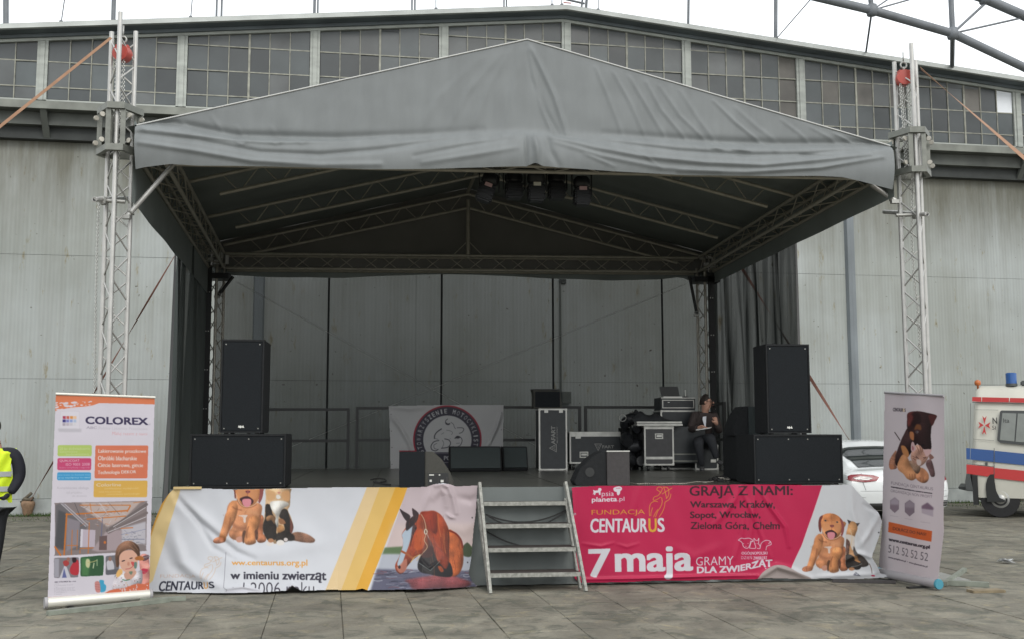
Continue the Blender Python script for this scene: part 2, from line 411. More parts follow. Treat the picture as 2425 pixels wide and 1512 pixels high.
for bi in range(len(mus) - 1):
    a, c = mus[bi] + 0.10, mus[bi + 1] - 0.10
    win = MB(HG.M).box(a, c, -.03, .06, SILL - .03, SILL + .01).build('window', M_TRIM, hang)
    for jx in (a - .055, c): MB(HG.M).prism([(jx, SILL), (jx + .055, SILL), (jx + .055, top_z(jx + .055, .226)), (jx, top_z(jx, .226))], -.03, .06).build('jamb', M_TRIM, win)
    cols = [a + (c - a) * k / 6 for k in range(7)]
    for k in range(6):
        x0, x1 = cols[k], cols[k + 1]
        for z0, z1 in zip(ROWS, ROWS[1:]):
            t0, t1 = top_z(x0, .23), top_z(x1, .23)
            if z0 > min(t0, t1) - .04: continue
            if max(t0, t1) < z1 + 0.14: z1a, z1b = t0, t1         # the sloping head closes this row
            else: z1a = z1b = z1
            g = .011
            m = M_PANEL if rnd.random() < .10 else M_PANE
            for (su, sz), sm in special.items():
                if x0 < su < x1 and z0 < sz < z1: m = sm
            cu, cz = (x0 + x1) / 2, z0
            poly = [(x0 + g - cu, g), (x1 - g - cu, g), (x1 - g - cu, z1b - g - cz), (x0 + g - cu, z1a - g - cz)]
            o = bpy.data.objects.new('pane', pane_mesh(poly, m))
            tilt = Matrix.Rotation(rnd.uniform(-.03, .03), 4, 'X') @ Matrix.Rotation(rnd.uniform(-.02, .02), 4, 'Z')
            link(o, win, HG.M @ Matrix.Translation((cu, .015, cz)) @ tilt)
            if z1a is z1: boxpart('glazing_bar', HG.M, x0 + .002, x1 - .002, .0, .03, z1 - .011, z1 + .011, M_BAR, win)
    for k in range(1, 6):
        x = cols[k]; w_ = .009 if k != 3 else .02
        boxpart('glazing_bar', HG.M, x - w_, x + w_, -.006, .032, SILL + .012, min(top_z(x - w_, .227), top_z(x + w_, .227)), M_BAR, win)
for u in mus:
    boxpart('mullion', HG.M, u - .043, u + .043, -.05, .09, SILL - .01, top_z(u, .235), M_TRIM, hang)
# ledge with brackets and the door track under the windows
LZ = HG.onv(1212, 291, 0)[1]
LZ = HG.onv(1212, 292, -.62)[1]
boxpart('ledge', HG.M, UL, UR, -.58, .12, LZ - .15, LZ - .03, M_LEDGE, hang)
boxpart('ledge_lip', HG.M, UL, UR, -.62, -.58, LZ - .15, LZ + .0, M_LEDGE2, hang)
boxpart('door_track', HG.M, UL, UR, -.20, .12, LZ - .64, LZ - .16, M_DARKW, hang)
boxpart('door_track', HG.M, UL, UR, -.36, -.202, LZ - .40, LZ - .151, M_LEDGE, hang)
for k in range(-7, 8):
    u = HG.onv(90, 260, -.9)[0] + (k + 7) * 2.62 - 2.62 * 2
    if u > UR: continue
    bb = MB(HG.M).prism([(-.57, LZ - .152), (-.46, LZ - .152), (-.205, LZ - .52), (-.205, LZ - .62)], u - .06, u + .06, 'x'); bb.build('bracket', M_LEDGE, hang)
# corrugated wall sheets
seam_u = [UL, -14.2, -11.1, HG.onv(266, 760, 0)[0], HG.onv(612, 760, 0)[0], -2.0, 1.05, 4.1, HG.onv(2016, 760, 0)[0], HG.onv(2342, 760, 0)[0], 13.9, 17.0, UR]
seam_z = [0.30, 2.58, 4.98, LZ - .62]
for a, c in zip(seam_u, seam_u[1:]):
    for z0, z1 in zip(seam_z, seam_z[1:]):
        dv = rnd.uniform(0, .006)
        boxpart('corrugated_sheet', HG.M, a + .0025, c - .0025, dv, dv + .03, z0 + .003, z1 - .003, M_WALL, hang)
boxpart('wall_backing', HG.M, UL, UR, .05, .09, -.03, LZ - .2, M_DARKW, hang)
for a, c in zip(seam_u, seam_u[1:]): boxpart('plinth', HG.M, a + .004, c - .004, -.05, .05, 0.0, .295, M_PLINTH, hang)
boxpart('plinth_foot', HG.M, UL, UR, -.045, .05, -.03, -.001, M_DARKW, hang)
M_PIPE = mat('weathered_pipe', (0.16, 0.18, 0.19), 0.6, 0, 0.25, 2, stretch=(1, 1, .4))
for u in (seam_u[4], seam_u[8], UL + .4, 16.9):
    MB(HG.M).prism([(u - .11, -.002), (u - .08, -.09), (u + .0, -.12), (u + .08, -.09), (u + .11, -.002)], .3, LZ - .645, 'z').build('downpipe', M_PIPE, hang)
# small junction box and conduit on the wall behind the stage
jb = in_frame(HG, 'junction_box', 'small grey electrical box with conduit on the wall behind the stage', 'electrical box', *HG.onv(1340, 935, -.05)[:1], -.05, HG.onv(1340, 960, 0)[1])
ju, jz = HG.onv(1340, 940, -.05)
boxpart('housing', HG.M, ju - .09, ju + .09, -.14, -.002, jz - .12, jz + .12, M_LEDGE, jb)
boxpart('conduit', HG.M, ju - .10 - .014, ju - .10 + .014, -.04, -.004, jz - .3, HG.onv(1333, 668, 0)[1], M_LEDGE, jb)
boxpart('conduit', HG.M, ju - .12, ju + .02, -.045, -.004, HG.onv(1333, 672, 0)[1], HG.onv(1333, 662, 0)[1], M_DARKW, jb)

# steel skeleton above the roof edge
sk = thing('steel_skeleton', 'bare dark steel roof skeleton of posts and tubes standing over the hangar roof', 'steel frame', HG.w(0, 0, 0), HG.yaw)
M_SKEL = mat('skeleton_steel', (0.15, 0.162, 0.175), 0.6, 0.2, 0.2, 4)
def top_at(px):
    """roof edge point seen at plate x"""
    for k in range(40):
        y = k * 5
        u, z = HG.onv(px, y, -.3)
        if z < top_z(u): return u
    return HG.onv(px, 100, -.3)[0]
CH = lambda u: top_z(u) + 2.6                  # out of frame top chord
posts = [(14, .055, -4), (268, .045, -1), (512, .022, 0), (524, .022, 0), (744, .03, 0), (752, .02, 0), (975, .02, 0), (982, .02, 0), (1193, .018, 0), (1199, .018, 0), (1387, .03, 6), (1376, .022, 10), (1629, .03, 3), (1836, .045, 3)]
for x, r, lean in posts:
    u = top_at(x); rod('post', HG.w(u, -.3, top_z(u) - .02), HG.w(u + lean * .03, -.3, CH(u)), r, M_SKEL, sk, 8)
for x, lean in ((144, 8), (451, 4), (1032, -1), (1307, -2), (1416, 1), (1330, 0)):
    u = top_at(x); rod('stay_rod', HG.w(u, -.3, top_z(u) - .02), HG.w(u + lean * .03, -.3, CH(u)), .012, M_SKEL, sk, 6)
    rod('rod_foot', HG.w(u, -.3, top_z(u) - .0), HG.w(u, -.3, top_z(u) + .07), .035, M_SKEL, sk, 6)
for a, c in ((UL, AP_U), (AP_U, 12.5)):
    rod('top_chord', HG.w(a, -.3, CH(a)), HG.w(c, -.3, CH(c)), .07, M_SKEL, sk, 8)
ua, ub = top_at(1331), top_at(1384)
rod('catwalk_rail', HG.w(ua, -.3, top_z(ua) + .19), HG.w(ub, -.3, top_z(ub) + .14), .025, M_SKEL, sk)
rod('catwalk_rail', HG.w(top_at(1334), -.3, top_z(ua) + .1), HG.w(top_at(1352), -.3, top_z(ua) + .1), .014, M_RED, sk)
# the two falling tubes at the right with their joints
VT = -2.2
def K(px, py, v=VT): u, z = HG.onv(px, py, v); return HG.w(u, v, z)
def tubeline(pts, r):
    for a, b in zip(pts, pts[1:]): rod('girder_tube', K(*a), K(*b), r, M_SKEL, sk, 12)
tubeline([(900, -250), (1640, -75), (1925, -8), (2064, 25), (2255, 80), (2424, 160), (2620, 262), (3400, 690)], .088)
tubeline([(1200, -330), (1990, -120), (2205, -45), (2330, -3), (2424, 38), (2620, 140), (3400, 560)], .10)
for x, y in ((2064, 25), (2255, 80), (2330, -3)):
    MB().add([], []).lathe([(.02, -.13), (.10, -.11), (.125, 0), (.10, .11), (.02, .13)], 14, K(x, y)).build('joint', M_SKEL, sk, smooth=True)
def kr(a, b, r=.03): rod('stay_rod', K(*a), K(*b), r, M_SKEL, sk, 6)
kr((2064, 25), (2052, -70), .05); kr((2064, 25), (2190, -60), .018); kr((2064, 25), (2230, -22), .018)
kr((2255, 80), (2248, -70), .06); kr((2255, 80), (2345, -3)); kr((2255, 80), (2424, 42), .022)
kr((2330, -3), (2400, -45), .03); kr((2330, -3), (2305, -40), .03)
u1 = top_at(2047); rod('stay_rod', K(2064, 25), HG.w(u1, -.35, top_z(u1)), .022, M_SKEL, sk, 6)
u1 = top_at(2251); rod('stay_rod', K(2255, 80), HG.w(u1, -.35, top_z(u1)), .05, M_SKEL, sk, 8)
u1 = top_at(1833); rod('stay_rod', K(1925, -8) , HG.w(u1 + .02, -.35, top_z(u1)), .012, M_SKEL, sk, 6)
# ================================================================== stage platform
HD = 0.99
M_DECK = mat('deck_plywood', (0.050, 0.050, 0.042), 0.28, 0, 0.3, 2.5, 0.03, 12)
M_DECKE = mat('deck_edge', (0.10, 0.09, 0.08), 0.6, 0.2, 0.2, 8)
M_SKIRT = mat('grey_skirt_cloth', (0.118, 0.132, 0.128), 0.75, 0, 0.1, 2)
UDL, UDR = ST.onv(405, 1153)[0], ST.onv(1994, 1147)[0]
VB = 5.9
deck = in_frame(ST, 'stage', 'dark raised stage platform under the grey canopy', 'stage', 0, 0)
NX, NY = 7, 3
for i in range(NX):
    for j in range(NY):
        x0 = UDL + (UDR - UDL) * i / NX; x1 = UDL + (UDR - UDL) * (i + 1) / NX; y0 = VB * j / NY; y1 = VB * (j + 1) / NY
        boxpart('deck_panel', ST.M, x0 + .003, x1 - .003, y0 + .003, y1 - .003, HD - .045, HD + rnd.uniform(-.0015, .0015), M_DECK, deck)
for j in range(NY + 1):
    boxpart('beam', ST.M, UDL + .01, UDR - .01, max(.01, VB * j / NY - .04), min(VB - .01, VB * j / NY + .04), HD - .16, HD - .048, M_DECKE, deck)
for i in range(NX + 1):
    for j in range(NY + 1):
        x = UDL + .06 + (UDR - UDL - .12) * i / NX; y = .08 + (VB - .16) * j / NY
        rod('leg', ST.w(x, y, 0), ST.w(x, y, HD - .16), .03, M_STEEL, deck)
sk0, sk1 = ST.onv(1118, 1270)[0], ST.onv(1372, 1270)[0]
def skirt(a, b):
    u = UDL + (UDR - UDL) * a; z = .015 + (HD + .004 - .015) * (1 - b)
    f = .012 * sin(u * 23 + b) + .02 * mnoise.noise(Vector((u * 2.2, z * 1.5, 3))) - .03 * (b ** 3)
    return (u, -.03 + f * (1 - .7 * (1 - b)) - .012, z)
sb = MB(ST.M).grid(240, 24, skirt); s_o = sb.build('skirt', M_SKIRT, deck, smooth=True)
# cables sagging in front of the skirt
cb = MB(ST.M)
def sag(p, q, d, n=14):
    p, q = Vector(p), Vector(q); return [p.lerp(q, i / n) - Vector((0, 0, d * 4 * (i / n) * (1 - i / n))) for i in range(n + 1)]
A = ST.onv(1150, 1216, -.1); B = ST.onv(1340, 1206, -.1); C2 = ST.onv(1135, 1245, -.1); D2 = ST.onv(1240, 1292, -.1)
cb.path(sag((A[0], -.1, A[1]), (B[0], -.1, B[1]), .10), .008, 5).path(sag((A[0], -.1, A[1]), (B[0], -.12, B[1] - .01), .15), .008, 5).path(sag((C2[0], -.1, C2[1]), (D2[0], -.1, D2[1]), .03), .008, 5)
tag(cb.build('cable', M_CABLE), 'black cables sagging along the grey skirt behind the steps', 'cable')

# ------------------------------------------------------------------ steps
M_TREAD = mat('brown_tread', (0.052, 0.042, 0.038), 0.7, 0, 0.25, 14)
M_RAIL = mat('speckled_steel', (0.25, 0.25, 0.225), 0.6, 0.2, 0.4, 30)
us, vb = ST.onz(1274, 1402, 0)
stp_ = in_frame(ST, 'steps', 'steel steps with four brown treads leaning against the stage front', 'steps', us, vb)
vt = -.09
def rail_pt(px0, py0, px1, py1, t, vv0, vv1):
    a = ST.onv(px0, py0, vv0); b = ST.onv(px1, py1, vv1)
    return (a[0] + (b[0] - a[0]) * t, vv0 + (vv1 - vv0) * t, a[1] + (b[1] - a[1]) * t)
L0, L1 = rail_pt(1161, 1404, 1135, 1141, 0, vb, vt), rail_pt(1161, 1404, 1135, 1141, 1, vb, vt)
R0, R1 = rail_pt(1387, 1399, 1338, 1140, 0, vb, vt), rail_pt(1387, 1399, 1338, 1140, 1, vb, vt)
def bar(name, a, b, w, d, m, parent, T=ST.M):
    a, b = T @ Vector(a), T @ Vector(b); dd = b - a; q = dd.to_track_quat('Z', 'X').to_matrix().to_4x4()
    M = Matrix.Translation((a + b) / 2) @ q @ Matrix.Diagonal((w, d, dd.length, 1))
    return link(bpy.data.objects.new(name, unit_box(m)), parent, M)
bar('stringer', L0, L1, .04, .028, M_RAIL, stp_); bar('stringer', R0, R1, .04, .028, M_RAIL, stp_)
off = .16
LB0, LB1 = (L0[0] + .0, L0[1] + off, .01), (L1[0] - .02, L1[1] + .05, L1[2] - .17)
RB0, RB1 = (R0[0] - .03, R0[1] + off, .01), (R1[0] + .0, R1[1] + .05, R1[2] - .17)
bar('stringer', LB0, LB1, .03, .022, M_RAIL, stp_); bar('stringer', RB0, RB1, .03, .022, M_RAIL, stp_)
for py in (1192, 1246, 1302, 1360):
    t = (1402 - py) / (1402 - 1141)
    zc = L0[2] + (L1[2] - L0[2]) * t; vc = L0[1] + (L1[1] - L0[1]) * t
    xl = L0[0] + (L1[0] - L0[0]) * t + .02; xr = R0[0] + (R1[0] - R0[0]) * t - .02
    boxpart('tread', ST.M, xl, xr, vc + .012, vc + .27, zc - .022, zc + .012, M_TREAD, stp_)
    boxpart('tread_edge', ST.M, xl, xr, vc - .012, vc + .010, zc - .024, zc + .015, M_RAIL, stp_)

# ================================================================== lattice towers
def tri_tower(fr, name, label, u, v, ztop, delta, m_ch, m_br, group, r_ch=.024, R=.138, base=0.0, step=.25, lean=(0, 0)):
    t = in_frame(fr, name, label, 'truss tower', u, v, base, group=group)
    V3 = []
    for k in range(3):
        a = math.radians(delta + 120 * k)
        V3.append((R * sin(a), -R * cos(a)))
    def P(k, z):
        s = (z - base) / (ztop - base)
        return fr.w(u + V3[k][0] + lean[0] * s, v + V3[k][1] + lean[1] * s, z)
    tops = (ztop, ztop - .12, ztop - .14)
    for k in range(3): rod('chord', P(k, base + .02), P(k, tops[k]), r_ch, m_ch, t, 12)
    n = int((ztop - .2 - base) / step)
    for k in range(3):
        k2 = (k + 1) % 3
        for i in range(n):
            z0 = base + .1 + i * step; z1 = z0 + step
            a, b = (k, k2) if i % 2 == 0 else (k2, k)
            pa, pb = P(a, z0 + .02), P(b, z1 - .02); rod('brace', pa, pb, .009, m_br, t, 6)
    boxpart('base_plate', fr.M, u - .3, u + .3, v - .3, v + .3, base, base + .02, M_STEEL, t)
    return t, P, V3
uL = ST.onv(262, 930, 0); uLt = ST.onv(291, 48, 0)
uR = ST.onv(2180, 930, 0); uRt = ST.onv(2146, 118, 0)
GT = 'lattice towers of the stage roof'
def at_z0(a, b): # extrapolate base from two measured points
    s = (0 - a[1]) / (b[1] - a[1]); return a[0] + (b[0] - a[0]) * s
lb, rb_ = at_z0(uL, uLt), at_z0(uR, uRt)
tL, PL, VL = tri_tower(ST, 'lattice_tower', 'front left aluminium lattice tower with the orange strap tied to its left side', lb, 0.0, uLt[1] + .03, 3.5, M_ALU, M_ALU, GT, lean=(uLt[0] - lb, 0))
tR, PR, VR = tri_tower(ST, 'lattice_tower', 'front right aluminium lattice tower standing behind the narrow Centaurus roll-up banner', rb_, 0.0, uRt[1] + .02, -6.0, M_ALU, M_ALU, GT, lean=(uRt[0] - rb_, 0))
VREAR = 6.6
rl = ST.onv(513, 640, VREAR); rr = ST.onv(1667, 650, VREAR)
tRL, PRL, _ = tri_tower(ST, 'lattice_tower', 'rear left lattice tower half hidden by the dark side curtain', rl[0], VREAR, rl[1] + .25, 10, M_ALUD, M_ALUD, GT, step=.3)
tRR, PRR, _ = tri_tower(ST, 'lattice_tower', 'rear right lattice tower behind the seated man', rr[0], VREAR, rr[1] + .25, -12, M_ALUD, M_ALUD, GT, step=.3)
for P_, u0 in ((PRL, rl[0]), (PRR, rr[0])):
    par = tRL if P_ is PRL else tRR
    sx = -.09 if P_ is PRL else .06
    boxpart('cable_cover', ST.M, u0 + sx - .05, u0 + sx + .05, VREAR - .20, VREAR - .16, .2, rl[1] + .05, M_BLACKM, par)
    for k in range(5):
        z = 1.3 + k * .62
        for s in (-.02, .02): boxpart('rivet', ST.M, u0 + sx + s - .008, u0 + sx + s + .008, VREAR - .206, VREAR - .2, z, z + .016, M_CHAIN, par)
# sleeve blocks riding on the front towers
def sleeve(par, P, V3, uc_fn, z0, z1, s=1.0):
    def ringb(z, h):
        b = MB(ST.M); uc = uc_fn(z); R1, R2 = .235, .2
        outer = []
        for k in range(3):
            a0 = math.atan2(-V3[k][1], V3[k][0])
            ang = math.atan2(V3[k][1], V3[k][0])
            for da in (-.36, .36): outer.append((uc + R1 * s * cos(ang + da), R1 * s * sin(ang + da)))
        # order the six corners round the tower
        outer.sort(key=lambda p: math.atan2(p[1], p[0] - uc))
        inner = [(uc + (x - uc) * .74, y * .74) for x, y in outer]
        n = 6
        vs_ = [(x, y, z) for x, y in outer] + [(x, y, z) for x, y in inner] + [(x, y, z + h) for x, y in outer] + [(x, y, z + h) for x, y in inner]
        fs_ = []
        for i in range(n):
            j = (i + 1) % n
            fs_ += [(i, j, n + j, n + i), (2 * n + i, 3 * n + i, 3 * n + j, 2 * n + j), (i, 2 * n + i, 2 * n + j, j), (n + i, n + j, 3 * n + j, 3 * n + i)]
        b.add(vs_, fs_); b.build('sleeve_ring', M_SLEEVE, par); return outer
    o1 = ringb(z0, .065); ringb(z1, .065)
    for i, (x, y) in enumerate(o1):
        uc = uc_fn(z0); dx, dy = (x - uc) * .86, y * .86; uc2 = uc_fn(z1)
        bar('sleeve_plate', (uc + dx, dy, z0 + .067), (uc2 + dx, dy, z1 - .002), .05, .012, M_SLEEVE, par)
        if i % 2 == 0: bar('sleeve_tube', (uc + dx * .78, dy * .78, z0 + .067), (uc2 + dx * .78, dy * .78, z1 - .002), .03, .03, M_SLEEVE, par)
    for zz in (z0 + .11, z1 - .06):
        for k in range(3):
            uc = uc_fn(zz); a = math.atan2(V3[k][1], V3[k][0]) + 1.05
            for da in (-.42, .42):
                c = ST.w(uc + .225 * cos(a + da), .225 * sin(a + da), zz)
                MB().lathe([(.025, -.012), (.027, 0), (.025, .012)], 12, c, (ST.M.to_3x3() @ Vector((-sin(a), cos(a), 0)))).build('roller', M_ALUD, par, smooth=False)
zl0, zl1 = ST.onv(277, 362, -.1)[1], ST.onv(281, 264, -.1)[1]
sleeve(tL, PL, VL, lambda z: lb + (uLt[0] - lb) * z / (uLt[1] + .03), zl0, zl1)
zr0, zr1 = ST.onv(2150, 412, -.1)[1], ST.onv(2147, 320, -.1)[1]
sleeve(tR, PR, VR, lambda z: rb_ + (uRt[0] - rb_) * z / (uRt[1] + .02), zr0, zr1)
# chain hoists hanging in the tower tops
def hoist(px, py, label, uo, vo, drop1, drop2):
    u, z = ST.onv(px, py, vo)
    h = in_frame(ST, 'chain_hoist', label, 'chain hoist', u, vo, z, group='red chain hoists in the front towers')
    b = MB(ST.M)
    b.lathe([(.03, -.06), (.085, -.055), (.09, 0), (.085, .055), (.03, .06)], 18, (u, vo, z), (0.25, 1, 0)); b.box(u - .065, u + .065, vo - .035, vo + .035, z - .02, z + .085)
    b.build('body', M_RED, h, auto=40)
    MB(ST.M).ring((u, vo, z + .15), (0, 1, 0), .035, .01).tube((u, vo, z + .08), (u, vo, z + .13), .012).tube((u, vo, z + .18), (u, vo, z + .30), .008).build('hook', M_STEEL, h, smooth=True)
    def chain(x, y, za, zb, wob):
        c = MB(ST.M); z_ = za; i = 0
        while z_ > zb:
            dx = wob * sin(z_ * 3.1)
            c.ring((x + dx, y, z_), (0, 1, 0) if i % 2 else (1, 0.2, 0), .0125, .0042, 8, 4); z_ -= .021; i += 1
        c.build('chain', M_CHAIN, h, kind='stuff', smooth=True)
    chain(u - .045, vo - .02, z - .08, z - drop1, .012); chain(u + .03, vo - .03, z - .08, z - drop1 * .98, .01); chain(u - .01, vo, z - .08, z - drop1 * .8, .018)
    chain(u + uo, vo + .05, z - drop1 * .9, z - drop2, .02)
    return h
hoist(290, 128, 'red chain hoist hanging in the top of the front left tower', -.03, 0.0, 1.0, 3.0)
hoist(2140, 186, 'red chain hoist hanging in the top of the front right tower', .06, 0.0, 1.15, 3.1)
# the hand chain hanging left of the left tower
ch = MB(ST.M)
for k in range(210):
    zz = 3.95 - k * .021; 
    if zz < .9: break
    ch.ring((uL[0] - .20 + .02 * sin(zz * 1.3), .12, zz), (0, 1, 0) if k % 2 else (1, 0, 0), .011, .0035, 8, 4)
tag(ch.build('hand_chain', M_CHAIN, smooth=True), 'loose hand chain hanging just left of the front left tower', 'chain')

# ================================================================== stage roof
M_CLOTH = mat('grey_canopy_cloth', (0.170, 0.182, 0.183), 0.6, 0, 0.09, 3.0, 0.15, 120, 0.3, stretch=(2.2, 2.2, .5))
M_CLOTHB = mat('raised_tone_underside', (0.19, 0.215, 0.205), 0.8, 0, 0.15, 1.5)  # black cloth, colour raised to stand in for haze and light coming through
M_CLOTHG = mat('raised_tone_gable', (0.18, 0.178, 0.165), 0.8, 0, 0.15, 1.5)  # brown-black cloth, its tone raised likewise to hold the haze
M_RAFT = mat('roof_truss_tube', (0.42, 0.40, 0.34), 0.5, 0.35, 0.15, 9)
roof = in_frame(ST, 'stage_roof', 'grey gabled stage canopy with lattice trusses hung between four towers', 'stage roof', 0, 0, 3.8)
VC = -.17
apu, apz = ST.onv(1248, 93, VC)
elu, elz = ST.onv(324, 296, VC)
eru, erz = ST.onv(2107, 345, VC)
blz = ST.onv(330, 400, VC)[1]; brz = ST.onv(2105, 445, VC)[1]
# front gable and valance: one hanging cloth with folds
def seg_d(px, py, pts):
    best = 1e9; tt = 0
    for i, ((x0, y0), (x1, y1)) in enumerate(zip(pts, pts[1:])):
        dx, dy = x1 - x0, y1 - y0; t = max(0, min(1, ((px - x0) * dx + (py - y0) * dy) / (dx * dx + dy * dy)))
        d = math.hypot(px - x0 - t * dx, py - y0 - t * dy)
        if d < best: best = d; tt = (i + t) / (len(pts) - 1)
    return best, tt
FOLDS = [  # plate polyline, half width px, height m  (positive = towards the viewer)
    ([(1256, 112), (1285, 170), (1312, 230), (1332, 290), (1342, 322)], 7, .075), ([(1250, 118), (1262, 180), (1285, 260), (1306, 316)], 6, .055),
    ([(1246, 110), (1262, 190), (1290, 262), (1322, 318)], 7, -.045),
    ([(1214, 110), (1160, 200), (1120, 300)], 10, .022), ([(1190, 125), (1110, 215), (1050, 320)], 11, .02), ([(1235, 105), (1215, 220), (1200, 310)], 9, .018), ([(1140, 135), (1040, 230), (985, 320)], 12, .014),
    ([(1410, 160), (1440, 230), (1475, 325)], 6, .03), ([(1452, 172), (1490, 240), (1530, 330)], 6, .032), ([(1490, 182), (1530, 250), (1580, 335)], 6, .034),
    ([(1530, 195), (1565, 260), (1640, 350)], 6, .034), ([(1562, 205), (1610, 275), (1690, 352)], 6, .03), ([(1610, 215), (1655, 285), (1700, 345)], 7, .024),
    ([(1690, 240), (1740, 290), (1830, 362)], 6, .036), ([(1740, 255), (1790, 300), (1850, 345)], 7, .02), ([(1850, 285), (1890, 315), (1930, 352)], 6, .022), ([(1920, 303), (1960, 325), (2000, 352)], 6, .02),
    ([(1976, 318), (2010, 334), (2040, 352)], 5, .018),
    ([(335, 297), (352, 318)], 5, .022), ([(368, 292), (388, 314)], 5, .024), ([(425, 285), (455, 312)], 6, .026), ([(500, 275), (530, 318)], 6, .02), ([(560, 300), (590, 345)], 7, .018), ([(640, 300), (670, 345)], 8, .014),
    # valance swags
    ([(330, 322), (470, 338), (620, 366), (760, 372), (900, 360), (1040, 338), (1180, 326)], 9, -.05),
    ([(335, 345), (450, 362), (600, 388), (760, 398), (900, 396)], 9, .05), ([(340, 312), (500, 330), (640, 342), (800, 338), (940, 328)], 8, .04),
    ([(560, 340), (575, 348), (590, 340)], 5, .014), ([(640, 340), (655, 348), (672, 340)], 5, .014), ([(700, 338), (716, 346), (732, 338)], 5, .012),
    ([(980, 376), (1100, 352), (1200, 335)], 7, -.03), ([(1000, 392), (1130, 372), (1220, 356)], 8, .03),
    ([(1262, 330), (1268, 360), (1270, 395)], 11, .085), ([(1242, 322), (1243, 360), (1244, 400)], 4, -.07), ([(1290, 330), (1300, 365), (1320, 400)], 10, -.04),
    ([(1300, 328), (1400, 355), (1520, 378), (1660, 392), (1800, 398), (1900, 388), (2050, 372)], 8, .055), ([(1310, 342), (1420, 376), (1560, 404), (1700, 412)], 7, .03),
    ([(1310, 322), (1450, 342), (1600, 362), (1760, 372), (1900, 370), (2080, 352)], 8, -.05), ([(1600, 410), (1760, 414), (1930, 404), (2080, 378)], 7, .045),
    ([(1380, 372), (1450, 400)], 5, .02), ([(1500, 362), (1560, 405)], 4, .016), ([(1730, 358), (1770, 362)], 5, .035), ([(1890, 372), (1960, 376)], 6, -.04), ([(1680, 354), (1705, 358)], 5, .03),
]
FOLDB = [(min(p[0] for p in f[0]) - 3 * f[1], max(p[0] for p in f[0]) + 3 * f[1], min(p[1] for p in f[0]) - 3 * f[1], max(p[1] for p in f[0]) + 3 * f[1]) for f in FOLDS]
TOP = [(324, 296), (1248, 93), (2107, 345)]
BOT = [(324, 404), (350, 399), (408, 393), (471, 398), (560, 399), (650, 401), (868, 407), (1010, 406), (1188, 400), (1243, 399), (1262, 392), (1282, 399), (1450, 411), (1612, 420), (1822, 423), (1930, 422), (1985, 425), (2030, 434), (2068, 443), (2107, 452)]
def interp(poly, x):
    for (x0, y0), (x1, y1) in zip(poly, poly[1:]):
        if x <= x1: return y0 + (y1 - y0) * (x - x0) / (x1 - x0)
    return poly[-1][1]
CREASE = [(324, 297), (420, 304), (560, 332), (800, 338), (1000, 330), (1180, 318), (1243, 316), (1300, 322), (1450, 330), (1700, 347), (1850, 352), (2107, 350)]
def cloth_disp(px, py):
    d = 0
    for (pts, w, a), (x0, x1, y0, y1) in zip(FOLDS, FOLDB):
        if x0 < px < x1 and y0 < py < y1:
            r, t = seg_d(px, py, pts)
            d += a * (.36 if pts[0][1] < 312 and pts[-1][1] < 366 else .6) * math.exp(-(r / (w * .72)) ** 2) * (0.55 + .45 * sin(pi * min(1, max(0, t))))
    c = interp(CREASE, px)
    s = 1 / (1 + math.exp(-(py - c) / 4.0))                       # the valance hangs loose below the crease
    d += s * .06 + .05 * s * sin(max(0, (py - c)) / 100 * pi)
    if px < 1150 or px > 1420: d -= .032 * math.exp(-((py - c + 12) / 9) ** 2) * min(1, abs(px - 1240) / 500)
    d += .005 * mnoise.noise(Vector((px * .018, py * .02, 0))) + .0015 * mnoise.noise(Vector((px * .06 + py * .03, py * .03, 5)))
    return d
NU, NVV = 460, 84
def cloth(a, b):
    px = 324 + (2107 - 324) * a; y0, y1 = interp(TOP, px), interp(BOT, px)
    bb = b; py = y0 + (y1 - y0) * bb
    u, z = ST.onv(px, py, VC)
    edge = min(1, b * 12)
    return (u, VC - cloth_disp(px, py) * edge + .0, z)
cl = MB(ST.M).grid(NU, NVV, cloth).build('front_cloth', M_CLOTH, roof, smooth=True)
hm = MB(ST.M)
tp = [(ST.onv(x, interp(TOP, x) + 1, VC)) for x in [324, 600, 900, 1248, 1500, 1800, 2107]]
hm.path([(u, VC - .006, z) for u, z in tp], .007, 6); hm.build('keder_edge', mat('pale_keder', (0.5, 0.5, 0.48), 0.5), roof)
# roof cloth (underside with raised tone), rear gable, side valances
VEND = VREAR + .15
rau, raz = ST.onv(1105, 446, VEND)
UEL, UER = elu - .02, eru + .02
lrz = ST.onv(500, 574, VREAR)[1]; rrz = ST.onv(1690, 600, VREAR)[1]
url, urr = rl[0] - .12, rr[0] + .12
def roofpt(a, b, side):
    f = Vector((apu, VC + .01, apz - .012)).lerp(Vector((rau, VEND, raz)), b)
    e = (Vector((UEL - .07, VC + .01, elz - .02)).lerp(Vector((url - .07, VEND, lrz)), b) if side < 0 else Vector((UER + .07, VC + .01, erz - .02)).lerp(Vector((urr + .07, VEND, rrz)), b))
    p = e.lerp(f, a); p.z -= .03 * sin(pi * b * 3) ** 2 * sin(pi * a); return p
for s in (-1, 1): MB(ST.M).grid(14, 20, lambda a, b: roofpt(a, b, s)).build('roof_cloth', M_CLOTHB, roof, smooth=True)
def gable_pt(a, b):
    u = urr + .05 + (url - urr - .10) * a
    zt = (raz - lrz) * (u - url) / (rau - url) + lrz if u < rau else (raz - rrz) * (urr - u) / (urr - rau) + rrz
    return (u, VEND + .02 * sin(a * 40) * (1 - b), 4.25 * (1 - b) + b * (zt + .08))
MB(ST.M).grid(60, 20, gable_pt).build('rear_gable', M_CLOTHG, roof, smooth=True)
